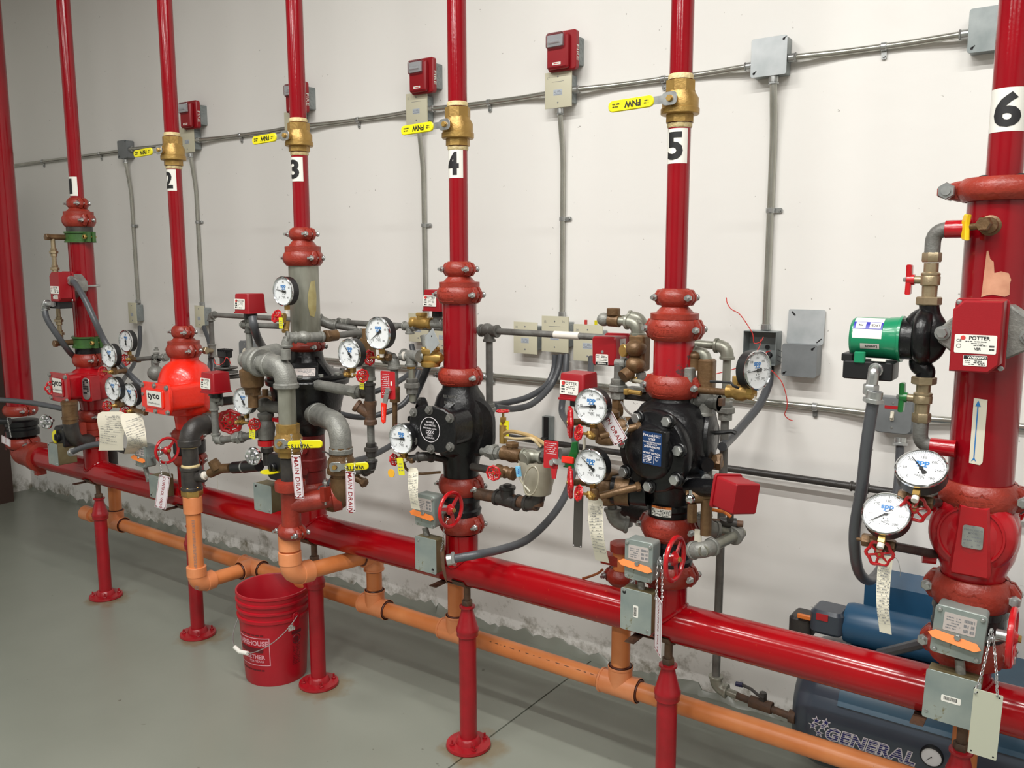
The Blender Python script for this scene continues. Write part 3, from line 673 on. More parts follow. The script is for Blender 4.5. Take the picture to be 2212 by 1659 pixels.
# ragged foot of the wall where floor paint and filler were lapped up
b = MB(); rn = random.Random(11); x = XL; pts = []
while x < 1.5: pts.append((x, .016+.030*rn.random()**2+.012*math.sin(x*2.1)+.008*math.sin(x*9))); x += rn.uniform(.012, .05)
vs = []
for px_, h_ in pts: vs += [(px_, YW-.0005, 0), (px_, YW-.006-.02*rn.random(), .0), (px_, YW-.004, h_*.9), (px_, YW-.0002, h_)]
fs = []
for i in range(len(pts)-1):
    for k in range(3): fs.append((i*4+k+0, i*4+k+1, i*4+4+k+1, i*4+4+k))
b.add(vs, fs); struct('baseboard_back', b, FLM)
# brown door frame at the left edge
DF = mat('dark_brown_door_paint', (58, 40, 34), .45)
b = MB(); b.box(.16, .30, 2.2, None, (-6.33, 2.60, 1.1)); struct('trim_1', b, DF)
b = MB(); b.box(.08, .9, 2.12, None, (-6.40, 2.0, 1.06)); dd = struct('door_1', b, DF)
b = MB(); b.cyl(.025, .05, frame((-6.36, 1.7, 1.0), (1, 0, 0)), 16); o = struct('door_handle', b, ZINC, parent=dd)
# fluorescent strips
LENS = bpy.data.materials.new('lit_diffuser'); LENS.use_nodes = True; e = LENS.node_tree.nodes['Principled BSDF']; e.inputs['Emission Color'].default_value = (1, .96, .9, 1); e.inputs['Emission Strength'].default_value = 2.5
for i, (lx, ly, k) in enumerate(LAMPS):
    t = Thing('ceiling_light', 'white fluorescent strip light under the ceiling, ' + ['left of the row nearest the pipes', 'middle of the row nearest the pipes', 'right of the row nearest the pipes', 'left of the centre row', 'middle of the centre row', 'right of the centre row', 'left of the far row', 'middle of the far row', 'right of the far row'][i], 'ceiling light', (lx, ly, LAMPZ), 'fluorescent strips')
    b = MB(); b.box(1.3, .13, .07, None, (lx, ly, LAMPZ+.0)); t.part('housing', b, WHT)
    for s_ in (-1, 1): b = MB(); b.cyl(.016, 1.2, frame((lx-.6, ly+s_*.04, LAMPZ-.055), (1, 0, 0)), 12); t.part('lamp_tube', b, LENS)
    b = MB()
    for s_ in (-.5, .5): b.cyl(.005, ZC-LAMPZ-.03, frame((lx+s_, ly, LAMPZ+.03)), 8)
    t.part('hanger', b, ZINC)
# overhead main that the risers feed, above the picture
run('overhead_main', 'thick red overhead main running above the risers', 'pipe', [(XL+.02, 2.5, 3.62), (2.2, 2.5, 3.62)], .084, RED, RED)

RX = {0: -4.80, 1: -4.062, 2: -3.280, 3: -2.500, 4: -1.756, 5: -.998, 6: -.230}
RR = {1: .030, 2: .030, 3: .030, 4: .0302, 5: .0302, 6: .0365}
HZ = .646; HR = .0575
def Z(i, py): return zat(RX[i], YH, py)
def PP(i, py): return V((RX[i], YH, Z(i, py)))
WN = ['', 'one', 'two', 'three', 'four', 'five', 'six']
ORD = ['far left', 'first', 'second', 'third', 'fourth', 'fifth', 'sixth']
NM = ['unnumbered', 'number 1', 'number 2', 'number 3', 'number 4', 'number 5', 'number 6']
# header
t = Thing('header_pipe', 'thick red horizontal manifold pipe joining all six numbered risers near the floor', 'pipe', (-2.4, YH, HZ))
b = MB(); b.tube([(-4.64, YH, HZ), (1.2, YH, HZ)], HR, 36); t.part('main_tube', b, REDH)
for i in range(1, 7):
    topy = {1: 965, 2: 1004, 3: 1062, 4: 1150, 5: 1250, 6: 1400}[i]; zt = Z(i, topy); x = RX[i]; rs = .0555
    b = MB(); b.cyl(rs, zt-HZ, frame((x, YH, HZ)), 32)
    # weld bead
    pts = []
    for k in range(33):
        a = 2*PI*k/32; dy = rs*math.sin(a); pts.append(V((x+rs*math.cos(a), YH+dy, HZ+math.sqrt(max(0, HR*HR-dy*dy)))))
    b.tube(pts, .0065, 8, caps=False); t.part('welded_outlet', b, REDH)
# riser pipes and the number stickers
def sticker(i, y0, y1):
    R = RR[i]; z0, z1 = Z(i, y1), Z(i, y0); h = z1-z0; wd = 2.46*R; zc = (z0+z1)/2
    t = Thing('number_sticker', 'white sticker with black numeral %s wrapped round the %s numbered riser' % (WN[i], ORD[i]), 'sticker', (RX[i], YH-R, zc), 'numeral stickers on the risers')
    b = MB()
    b.add(*(lambda q: (q.v, q.f))(wrap((lambda m: (m.box(wd, h, .0003, None), m)[1])(MB()), (RX[i], YH, zc), R+.0004, -PI/2))); t.part('backing', b, WHT)
    mb = MB(); v, f = text(str(i), .1, .035); ys = [q[1] for q in v]; xs = [q[0] for q in v]; sy = h*.80/(max(ys)-min(ys)); sx_ = (wd*(.62 if i != 1 else .36))/(max(xs)-min(xs))
    mb.add([(q[0]*sx_, q[1]*sy, .0008) for q in v], f); w_ = wrap(mb, (RX[i], YH, zc), R+.0004, -PI/2); t.part('numeral', w_, INK)
for i, (y0, y1) in {1: (383, 424), 2: (367, 413), 3: (341, 393), 4: (324, 386), 5: (280, 355), 6: (194, 288)}.items(): sticker(i, y0, y1)
BV = {2: (294, 360), 3: (264, 330), 4: (230, 318), 5: (172, 268)}
CS = {1: (428, 452), 2: (703, 731), 3: (492, 520), 4: (565, 598), 5: (623, 662)}
for i in range(1, 7):
    x = RX[i]; zb = Z(i, {6: 384}.get(i, CS.get(i, (0, 0))[0]+6)); segs = []
    if i in BV:
        segs = [(zb, Z(i, BV[i][1])+.004), (Z(i, BV[i][0])-.004, 3.56)]
    else: segs = [(zb, 3.56)]
    t = Thing('riser_pipe', 'slim red upright riser pipe marked %s, %s' % (WN[i], {1: 'leftmost of the numbered ones', 2: 'above the bright orange-red valve', 3: 'above the bare grey pipe section', 4: 'above the black valve with round label', 5: 'above the black valve with blue label', 6: 'at the right edge of the photo'}[i]), 'pipe', (x, YH, zb), 'numbered red riser pipes')
    for k, (a, c) in enumerate(segs):
        b = MB(); b.tube([(x, YH, a), (x, YH, c)], RR[i], 28); t.part('pipe', b, RED)
    b = MB(); b.tube([(x, YH, 3.55), (x, 2.5, 3.62)], RR[i], 20); t.part('upper_bend', b, RED)
# leftmost thick riser with its elbow
x = RX[0]; R0 = .0665
t = Thing('riser_pipe', 'thick unnumbered red riser pipe at the far left edge', 'pipe', (x, YH, .95)); b = MB(); b.tube([(x, YH, zat(x, YH, 880)), (x, YH, 3.6)], R0, 32); t.part('pipe', b, RED)
# wear: a slightly raised painted band
CPL = 'red two-bolt pipe coupling, '
coupling((x, YH, zat(x, YH, 885)), R0, CPL+'topmost on the thick far left riser', w=.055)
b = MB(); zc = zat(x, YH, 922); b.lathe([(R0+.002, -.045), (R0+.018, -.042), (R0+.018, -.012), (R0+.010, -.006), (R0+.010, .006), (R0+.018, .012), (R0+.018, .036), (R0+.002, .040)], frame((x, YH, zc)), 32)
single('butterfly_valve', b, BLK, 'black ribbed butterfly valve band on the thick far left riser', 'valve', (x, YH, zc))
coupling((x, YH, zat(x, YH, 955)), R0, CPL+'below the black band of the far left riser', w=.055)
t = Thing('pipe_elbow', 'brick red cast elbow turning the far left riser into the manifold', 'pipe fitting', (x, YH, HZ))
b = MB(); b.tube([(x, YH, zat(x, YH, 968)), (x, YH, HZ), (x+.17, YH, HZ)], .066, 28, .14); t.part('elbow', b, REDC)
b = MB(); b.lathe([(HR, -.026), (HR+.02, -.02), (HR+.02, .02), (HR, .026)], frame((x+.165, YH, HZ), (1, 0, 0)), 32); t.part('collar', b, REDC)
b = MB(); b.box(.03, .05, .03, None, (x+.165, YH-.0, HZ-HR-.025)); t.part('lug', b, REDC)
# support legs
def leg(x, ytop, label, visible=True):
    t = Thing('support_leg', label, 'pipe support', (x, YH, 0), 'red adjustable support legs under the manifold')
    zr = .455
    b = MB(); b.lathe([(.077, 0), (.079, .004), (.077, .012), (.045, .016), (.041, .03), (.036, .036), (.034, .036)], frame((x, YH, 0)), 36); t.part('base_flange', b, REDL)
    for k in range(4):
        b = MB(); a = PI/4+PI/2*k+.2; p = (x+.060*math.cos(a), YH+.060*math.sin(a), .012); b.hexn(.009, .008, frame(p)); b.cyl(.004, .022, frame(p), 8); t.part('anchor_bolt', b, REDL)
    b = MB(); b.cyl(.030, .40, frame((x, YH, .02)), 28); t.part('tube', b, REDL)
    b = MB(); b.lathe([(.034, .405), (.037, .408), (.037, .42), (.039, .424), (.039, .434), (.036, .44), (.022, .492), (.020, .505), (.027, .508), (.027, .514), (.018, .516)], frame((x, YH, 0)), 28); t.part('reducing_cap', b, REDL)
    b = MB(); b.hexn(.019, .020, frame((x, YH, .514))); b.cyl(.012, .06, frame((x, YH, .53)), 14); t.part('adjusting_bolt', b, RUST)
    b = MB(); vs = []; fs = []
    n = 12
    for j, yy in enumerate((-.024, .024)):
        for rr in (HR+.001, HR+.006):
            for k in range(n+1): a = -PI/2+math.radians(62)*(2*k/n-1); vs.append((x+yy, YH+rr*math.cos(a), HZ+rr*math.sin(a)))
    m_ = n+1
    for k in range(n):
        fs += [(k, k+1, m_*2+k+1, m_*2+k), (m_+k, m_*3+k, m_*3+k+1, m_+k+1), (k, m_+k, m_+k+1, k+1), (m_*2+k, m_*2+k+1, m_*3+k+1, m_*3+k)]
    b.add(vs, fs); t.part('saddle', b, RUST)
    b = MB(); b.box(.03, .11, .003, None, (x-.09, YH-.02, HZ-HR-.004)); b.box(.10, .03, .003, None, (x-.05, YH, HZ-HR-.004)); t.part('saddle_tab', b, RUST)
leg(-4.062, 1050, 'red support leg furthest left, under the leftmost numbered riser')
leg(-3.295, 1100, 'red support leg behind the tall orange drain drop, left of the bucket')
leg(-2.497, 1180, 'red support leg right beside the red bucket')
leg(-1.735, 1290, 'red support leg on the floor joint, in the middle of the photo')
leg(-.990, 1400, 'red support leg cut by the bottom edge, under riser five')
leg(-.225, 1500, 'red support leg under riser six, only its cap showing')
# orange drain line
YD = 2.31
def zd(x): return .3375-(x+4.0)*.0035
t = Thing('drain_pipe', 'long orange plastic drain pipe running low behind the support legs', 'pipe', (-2.4, YD, .35))
def opipe(t, a, c, m=ORG, r=.0302): b = MB(); b.tube([a, c], r, 24); t.part('pipe', b, m)
DR = {1: at(247, 1060, YD).x, 2: -3.05, 3: -2.30, 4: at(985, 1290, YD).x, 5: at(1341, 1400, YD).x, 6: at(2085, 1600, YD).x}
XE = at(190, 1110, YD).x
opipe(t, (XE+.02, YD, zd(XE)), (1.0, YD, zd(1.0)))
def ofit(t, pts, rings, nm='tee_fitting'):
    b = MB()
    for a, c in pts: b.tube([a, c], .0385, 24)
    for p, d in rings: b.cyl(.0405, .008, frame(p, d), 24, ch=.001, z0=-.008)
    o = t.part(nm, b, ORGF)
    for p, d in rings: b = MB(); b.lathe([(.0302, .0004), (.0355, .0004), (.0340, .0035), (.0302, .0040)], frame(p, d), 24, caps=False); t.part('cement_ring', b, GLUE, parent=o)
def otee(x, up=True, br=None):
    z = zd(x); c = V((x, YD, z)); L = .068
    arms = [V((-1, 0, 0)), V((1, 0, 0))]+([V((0, 0, 1))] if up else [])+([V(br)] if br else [])
    ofit(t, [(c, c+d*L) for d in arms], [(c+d*L, d) for d in arms])
b = MB(); b.tube([(XE-.03, YD, zd(XE)), (XE+.05, YD, zd(XE))], .0385, 24); b.ball(.01, .036, .036, frame((XE-.03, YD, zd(XE)), (0, 0, 1))); t.part('end_cap', b, ORGF)
tops = {1: .56, 4: .60, 5: .80, 6: .60}
for i in (1, 4, 5, 6):
    otee(DR[i]); opipe(t, (DR[i], YD, zd(DR[i])+.05), (DR[i], YD, tops[i]))
otee(DR[2], up=False, br=(0, -1, 0)); otee(DR[3])
# second drain branch (riser 2): drop in front, elbow, run back to the main
z2 = zd(DR[2]); t2 = Thing('drain_branch', 'orange drain drop with elbow in front of the manifold, left of the bucket', 'pipe', (-3.05, 2.04, z2), 'orange drain branches')
xa = at(421, 1170, 2.04).x; EL = V((xa, 2.04, z2))
zt2 = at(420, 1090, 2.04).z
opipe(t2, EL+V((0, 0, .05)), V((xa, 2.04, zt2))); opipe(t2, EL+V((0, .05, 0)), (DR[2], YD-.05, z2))
b = MB(); b.tube([EL+V((0, 0, .075)), EL, EL+V((0, .075, 0))], .0385, 24, .05); b.cyl(.0405, .04, frame(EL+V((0, 0, .04))), 24, ch=.001); b.cyl(.0405, .04, frame(EL+V((0, .035, 0)), (0, 1, 0)), 24, ch=.001); t2.part('elbow', b, ORGF)
b = MB(); b.cyl(.0385, .070, frame((xa, 2.04, zt2-.035)), 24, ch=.001); t2.part('socket', b, ORGF)
zb2 = zt2+.035
b = MB(); b.hexn(.0435, .045, frame((xa, 2.04, zb2))); t2.part('brass_adapter', b, BRSG)
b = MB(); mb = MB(); scribble(mb, Matrix.Identity(4), -.006, .006, -.30, .0, 60, .9, .45, 9); t2.part('print_line', wrap(mb, (xa, 2.04, zt2-.06), .0306, -PI/2+.9), INKG)
# branch of riser 3
t3 = Thing('drain_branch', 'orange drain branch with elbow hanging over the red bucket', 'pipe', (-2.3, 1.93, .57), 'orange drain branches')
E3 = at(628, 1243, 1.93); xa3 = E3.x; T3 = V((DR[3], YD, .545))
opipe(t3, E3+V((0, 0, .05)), E3+V((0, 0, .16))); opipe(t3, E3+(T3-E3).normalized()*.05, T3)
d3 = (T3-E3).normalized()
b = MB(); b.tube([E3+V((0, 0, .085)), E3, E3+d3*.085], .0385, 24, .05); b.cyl(.0405, .045, frame(E3+V((0, 0, .045))), 24, ch=.001); b.cyl(.0405, .045, frame(E3+d3*.04, d3), 24, ch=.001); t3.part('elbow', b, ORGF)
b = MB(); b.cyl(.0385, .062, frame(E3+V((0, 0, .095))), 24, ch=.003); t3.part('socket', b, ORGF)
ofit(t3, [(T3+d3*.0-d3*.06, T3+d3*.05), (T3, T3-V((0, 0, .065)))], [(T3-d3*.06, -d3), (T3-V((0, 0, .065)), (0, 0, -1))])
opipe(t3, T3-V((0, 0, .05)), (DR[3], YD, zd(DR[3])+.06))
# print lines on the drain main
b = MB(); rn = random.Random(3)
def prt(x0, x1, ang=.85):
    x = x0
    while x < x1:
        L = rn.uniform(.006, .03)
        zc, a = zd(x), math.radians(140); p = V((x+L/2, YD+math.cos(a)*.0306, zc+math.sin(a)*.0306))
        b.box(L*.7, .0026*rn.uniform(.6, 1.), .0003, face(p, (0, math.cos(a), math.sin(a)), (0, .5, .5))); x += L+rn.uniform(.004, .02)
prt(-1.72, -1.25); t.part('print_line', b, mat('brown_pipe_print', (92, 60, 40), .6))
# brass ball valves on the risers
GD = V((-1, -.0, -.035))
for i, lb in ((2, 'smallest one, on the second numbered riser'), (3, 'on the third numbered riser'), (4, 'on the fourth numbered riser'), (5, 'largest one, on the fifth numbered riser')):
    y0, y1 = BV[i]; z0, z1 = Z(i, y1), Z(i, y0); g = GD.copy()
    t = lever_valve((RX[i], YH, (z0+z1)/2), RR[i], z1-z0-.006, 'brass ball valve with yellow lever grip, '+lb, writing='FNW', gdir=(-.9, -.42, -.03) if 0 else (-1, 0, -.03), gl=.135, gw=.03, group='ball valves with yellow levers on the risers')
    b = MB(); b.lathe([(RR[i]+.0006, -.012), (RR[i]+.003, -.008), (RR[i]+.003, 0)], frame((RX[i], YH, z0+.001)), 24, caps=False); t.part('sealant', b, DOPE); b = MB(); b.lathe([(RR[i]+.003, 0), (RR[i]+.003, .010), (RR[i]+.0006, .014)], frame((RX[i], YH, z1-.001)), 24, caps=False); t.part('sealant', b, DOPE)
# couplings along the risers
def cp(i, y0, y1, R, wh, group=None, **k):
    z0, z1 = Z(i, y1), Z(i, y0); coupling((RX[i], YH, (z0+z1)/2), R, CPL+wh, w=z1-z0, **k)
CB = {1: (462, 490), 2: (741, 771), 3: (541, 574), 4: (617, 655), 5: (686, 734)}
for i in range(1, 6):
    cp(i, CS[i][0], CS[i][1], RR[i], 'smaller upper one of the %s numbered riser' % ORD[i])
    z0 = Z(i, CB[i][0]+3); z1 = Z(i, CS[i][1]-8)
    b = MB(); b.lathe([(.054, 0), (.066, .001), (.066, (z1-z0)*.36), (.052, (z1-z0)*.40), (.036, (z1-z0)*.78), (.031, z1-z0)], frame((RX[i], YH, z0)), 30)
    single('pipe_reducer', b, REDC, 'brick red reducer between the two upper couplings of the %s numbered riser' % ORD[i], 'pipe fitting', (RX[i], YH, z0), 'reducers below the upper couplings')
    cp(i, CB[i][0], CB[i][1], .0555, 'wider, below the reducer of the %s numbered riser' % ORD[i], letters=i > 3)
cp(1, 763, 790, .0555, 'right above the plated red valve of riser one')
cp(3, 737, 757, .0555, 'between the bare grey section and the black valve of riser three')
cp(4, 793, 830, .0555, 'directly above the black valve of riser four', letters=True)
cp(5, 808, 857, .0555, 'directly above the black valve of riser five', letters=True)
# body sections of pipe between couplings
def sect(i, y0, y1, label, m=RED, R=.0555, cat='pipe'):
    t = Thing('riser_section', label, cat, PP(i, y1), 'wide riser sections'); b = MB(); b.tube([PP(i, y1), PP(i, y0)], R, 32); t.part('pipe', b, m); return t
sect(1, 485, 770, 'wide red riser section between two green clamps, riser one')
PEEL = mat('scuffed_red_pipe', (168, 18, 30), .28, rgb2=(150, 14, 26), nscale=5, coat=.3, rgb3=(86, 48, 50), n3=16, t3=.60, w3=.01)
ts = sect(3, 570, 740, 'bare galvanized riser section with a brown stain, riser three', GALVL)
TAPE = mat('peeling_clear_tape', (176, 166, 120), .3, rgb2=(150, 136, 88), nscale=20)
mb = MB(); mb.prism([(.0, .01), (.012, .055), (.03, .06), (.036, .0), (.032, -.05), (.022, -.075), (.006, -.07), (-.002, -.03)], .0005); ts.part('torn_tape', wrap(mb, PP(3, 640), .0565, -.50), TAPE)
sect(4, 650, 796, 'wide glossy red riser section between couplings, riser four')
sect(5, 730, 812, 'short wide scuffed red riser section, riser five', PEEL)
# riser 6 pieces
R6 = .0685
t = sect(6, 425, 1045, 'widest red riser section with torn label remains, riser six', RED, R6)
WOODY = mat('torn_paper_remains', (206, 150, 120), .7, rgb2=(190, 132, 104), nscale=40)
mb = MB(); mb.prism([(0, 0), (.004, .098), (.007, .10), (.012, .082), (.019, .076), (.022, .052), (.034, .056), (.049, .052), (.055, .038), (.053, .030), (.054, .006), (.045, .002), (.022, .006), (.010, .004)], .0004)
xs_ = -PI/2-.0; q = wrap(mb, (RX[6], YH, Z(6, 640)), R6+.0006, -PI/2-.02-.25); t.part('torn_label', q, WOODY)
mb = MB(); mb.prism([(-.0135, -.073), (.009, -.075), (.0135, -.068), (.0135, .072), (-.0135, .074)], .0004); t.part('arrow_label', wrap(mb, (RX[6], YH, Z(6, 922)), R6+.0006, -PI/2-.06), CREAM)
mb = MB(); mb.box(.0022, .125, .0003, None, (-.004, 0, .0006)); mb.prism([(-.0095, .056), (.0015, .056), (-.004, .069)], .0003, None, (0, 0, .0006)); mb.prism([(-.0095, -.069), (-.004, -.058), (.0015, -.069), (-.004, -.064)], .0003, None, (0, 0, .0006)); t.part('blue_arrow', wrap(mb, (RX[6], YH, Z(6, 922)), R6+.0008, -PI/2-.06), BLUE)
cp(6, 1037, 1096, R6, 'above the rounded red check valve of riser six', bolt=1.35, lug=1.2, letters=True)
cp(6, 1240, 1306, R6, 'below the rounded red check valve of riser six', bolt=1.35, lug=1.2, letters=True)
t = coupling(PP(6, 410), R6+.004, 'wide flat brick red coupling with big ear at the top of riser six', w=.050, bolt=1.9, lug=2.3)
b = MB(); b.lathe([(.0685, -.02), (.0685, .012), (.045, .016), (.0365, .02)], frame(PP(6, 408)), 32); t.part('reducing_ring', b, REDC)
b = MB()
for a in (-2.5, -.7): b.ball(.012, .008, .008, frame(PP(6, 384)+V((math.cos(a)*.045, math.sin(a)*.045, -.002))), 12, 8)
t.part('gasket_tab', b, INK)
# ---------------------------------------------------------------- electrical work on the wall
YC = YW-.0135; RC = .0105
def hconduit(xa, xb, z, label, kicks=(True, True), straps=(), r=RC, m=EMT, group='steel conduit runs on the wall', z2=None):
    t = Thing('conduit', label, 'conduit', (xa, YC, z), group); yk = YW-.034
    z2 = z if z2 is None else z2
    pts = []
    if kicks[0]: pts += [V((xa, yk, z)), V((xa+.03, yk, z)), V((xa+.17, YC, z))]
    else: pts += [V((xa, YC, z))]
    if kicks[1]: pts += [V((xb-.17, YC, z2)), V((xb-.03, yk, z2)), V((xb, yk, z2))]
    else: pts += [V((xb, YC, z2))]
    b = MB(); b.tube(pts, r, 14, .05); t.part('tube', b, m)
    for e, p, d in ((kicks[0], pts[0], 1), (kicks[1], pts[-1], -1)):
        if e: b = MB(); b.cyl(r*1.35, .022, frame(p, (d, 0, 0)), 14, ch=.001); b.hexn(r*1.5, .006, frame(p, (d, 0, 0)), z0=.022); t.part('connector', b, ZINC)
    for px, py in straps: P = at(px, py, YC); strap(t, (P.x, YC, z+(z2-z)*(P.x-xa)/(xb-xa)), r, (1, 0, 0), (0, 0, -1))
    return t
def vconduit(x, za, zb, label, straps=(), r=RC, yk=None, kd=.05):
    # from the box above down the wall
    t = Thing('conduit', label, 'conduit', (x, YC, zb), 'upright steel conduits'); yk = yk or YW-.036
    pts = [V((x, yk, za)), V((x, yk, za-.03)), V((x, YC, za-.19)), V((x, YC, zb+.12)), V((x, YC, zb))]
    b = MB(); b.tube(pts, r, 14, .06); t.part('tube', b, EMT)
    b = MB(); b.cyl(r*1.35, .02, frame(pts[0], (0, 0, -1)), 14, ch=.001); b.hexn(r*1.5, .006, frame(pts[0], (0, 0, -1)), z0=.02); t.part('connector', b, ZINC)
    b = MB(); b.cyl(r*1.35, .02, frame(pts[-1], (0, 0, 1)), 14, ch=.001); t.part('lower_connector', b, ZINC)
    for z in straps: strap(t, (x, YC, z), r)
    return t
ZT = 2.333
REFL = mat('bright_reflector', (236, 238, 240), .25, .3)
def strobe(px, py, label):
    P = at(px, py, YW-.095)
    t = Thing('horn_strobe', label, 'alarm', P, 'red alarm horn strobes'); F = face(P)
    b = MB(); b.box(.10, .104, .045, F, (.008, 0, -.0725), .002); bx = t.part('back_box', b, BOXG)
    b = MB()
    for k in (-1, 0, 1): b.lathe([(.0095, 0), (.0105, .0006), (.0115, 0)], F @ Matrix.Translation((.0583, k*.031, -.070)) @ Matrix.Rotation(PI/2, 4, 'Y'), 16, caps=False)
    t.part('knockout', b, BOXG, parent=bx)
    b = MB(); b.prism(rrect(.128, .146, .012), .026, F, (0, 0, -.050), .004); t.part('backplate', b, REDX)
    b = MB(); b.prism(rrect(.095, .128, .01), .026, F, (-.008, -.004, -.026), .007); t.part('horn_body', b, REDX)
    b = MB(); b.prism(rrect(.080, .058, .012), .022, F, (-.012, .034, -.006), .007); ln = t.part('strobe_lens', b, GLS)
    b = MB(); b.box(.066, .040, .006, F, (-.012, .034, .004)); b.cyl(.006, .05, F @ Matrix.Translation((-.037, .028, .010)) @ Matrix.Rotation(PI/2, 4, 'Y'), 10); t.part('reflector', b, REFL)
    b = MB(); b.box(.038, .010, .0006, F, (-.008, -.050, .0003)); o = t.part('name_strip', b, WHT)
    b = MB(); b.box(.024, .0028, .0003, F, (-.008, -.050, .0008)); t.part('strip_print', b, WIRE, parent=o)
    b = MB(); b.box(.06, .004, .003, F, (-.008, -.060, -.002)); t.part('sound_slot', b, INK)
    b2 = MB(); S2 = face(F @ V((.0643, -.012, -.037)), (1, 0, 0)) @ Matrix.Rotation(-PI/2, 4, 'Z'); put_text(b2, 'FIRE', .022, S2, 0, 0, .0002, bold=.01, sx=1.5); t.part('side_lettering', b2, WHT)
    return t
strobe(1206, 107, 'red wall horn strobe with clear lens, highest and nearest, above the cover numbered 17')
strobe(903, 162, 'red wall horn strobe with clear lens, just left of the fourth riser')
strobe(632, 210, 'red wall horn strobe mostly hidden behind the third riser')
strobe(401, 247, 'red wall horn strobe partly hidden behind the second riser')
mods = [(1205, 194, ('17',), 'beige cover plate numbered 17 under the nearest horn strobe'), (899, 240, ('13',), 'beige cover plate beneath the strobe left of the fourth riser'),
        (632, 278, None, 'beige cover plate hidden behind the valve of the third riser'), (404, 310, None, 'beige cover plate hidden behind the valve of the second riser')]
MX = []
for px, py, num, lb in mods:
    P = at(px, py, YW-.055); P.z = 2.338; MX.append(P.x); plate_box(P, .122, .136, lb, num=num, bh=.104, bw=.09)
# plain steel boxes on the top conduit
def steel_box(px, py, z, wd, ht, label, m, dep=.05, holes=((.40, .40), (-.40, -.40))):
    P = at(px, py, YW-dep-.004); P.z = z; t = Thing('junction_box', label, 'box', P, 'square steel boxes on the conduit'); F = face(P)
    b = MB(); b.box(wd*.97, ht*.97, dep, F, (0, 0, -dep/2-.001), .003); t.part('box_body', b, BOXG if m is not BOXP else BOXP)
    b = MB(); b.prism(rrect(wd, ht, .008), .002, F, (0, 0, -.001), .0005); c = t.part('box_cover', b, m)
    b = MB()
    for hx, hy in holes: b.lathe([(.0001, .0013), (.0045, .0013)], F @ Matrix.Translation((hx*wd, hy*ht, 0)), 10, caps=False); b.prism(rrect(.012, .004, .002), .0002, F @ Matrix.Translation((hx*wd+.004, hy*ht+.004, .0011)) @ Matrix.Rotation(.7, 4, 'Z'))
    t.part('cover_slot', b, INK, parent=c); return P
B1 = steel_box(264, 328, 2.334, .095, .105, 'small dark grey box on the conduit, left of the second riser', BOXP)
B2 = steel_box(1660, 137, 2.352, .122, .125, 'bright square steel box on the conduit, right of the fifth riser', BOXL)
B3 = steel_box(2142, 67, 2.345, .122, .125, 'dull square steel box on the conduit, tucked behind the sixth riser', BOXG)
hw = .05
hconduit(XL+.02, B1.x-.047, ZT, 'top conduit from the dark corner to the small grey box', (False, False), ((92, 352), (216, 334)))
hconduit(B1.x+.047, MX[3]-.045+.012, ZT, 'top conduit between the small grey box and the second riser', (True, True))
hconduit(MX[3]+.057, MX[2]-.035, ZT, 'top conduit between the second and third risers', (True, True), ((519, 296),))
hconduit(MX[2]+.057, MX[1]-.035, ZT, 'top conduit between the third and fourth risers', (True, True), ((773, 266),))
hconduit(MX[1]+.057, MX[0]-.035, ZT, 'top conduit running from the fourth riser to the plate numbered 17', (True, True), ((1056, 228),))
hconduit(MX[0]+.057, B2.x-.06, ZT, 'top conduit passing behind the brass valve of the fifth riser', (True, True), ((1433, 178),))
hconduit(B2.x+.06, B3.x-.06, ZT+.01, 'top conduit from the bright steel box to the sixth riser', (True, True), ((1909, 108),))
hconduit(B3.x+.06, XR-.02, ZT+.01, 'top conduit leaving the picture on the right', (True, False))
def ZW(px, py): return at(px, py, YC).z
LM = [(285, 676, .085, .125, None, 'small beige cover plate on the wall right of the first riser'), (430, 684, .085, .125, None, 'beige cover plate just right of the second riser, behind the pipe elbow'),
      (903, 708, .118, .13, ('',), 'beige cover plate left of the fourth riser, behind the brass fitting'), (955, 724, .118, .13, None, 'beige cover plate mostly hidden behind the fourth riser'),
      (1134, 730, .118, .132, ('18',), 'beige cover plate marked 18, left one of the row of three'), (1198, 722, .128, .146, ('15', '16'), 'largest beige cover plate marked 15 and 16, middle of the row'),
      (1269, 741, .132, .146, ('14',), 'beige cover plate marked 14 behind the red box with warning sticker')]
LX = []
for px, py, wd, ht, num, lb in LM:
    P = at(px, py, YW-.052); LX.append(P); t = plate_box(P, wd, ht, lb, num=num, bh=.10, bw=wd*.78, off=.012)
# test buttons on top of plate 14
for dx, m, nm in ((-.012, WIRE, 'red'), (.034, YEL, 'yellow')):
    P = LX[6]+V((dx, .006, .073)); b = MB(); b.box(.010, .010, .018, frame(P), (0, 0, .009), .001); single('test_button', b, m, 'tiny %s plastic cap sticking up above the plate marked 14' % nm, 'button', P)
vc = [(B1.x, B1.z-.052, LX[0].z+.06, 488, 'upright conduit below the small grey box'), (MX[3], 2.27, LX[1].z+.06, 480, 'upright conduit right of the second riser'),
      (MX[1], 2.27, LX[2].z+.063, 487, 'upright conduit left of the fourth riser'), (MX[0], 2.27, LX[5].z+.07, 473, 'upright conduit below the plate numbered 17')]
for x, za, zb, py, lb in vc: vconduit(x, za, zb, lb, (zat(x, YC, py),))
xo = at(1647, 740, YW-.04).x; zo = at(1642, 752, YW-.05).z
vconduit(xo, B2.z-.062, zo+.062, 'upright conduit below the bright steel box', (zat(xo, YC, 455),), r=.0125)
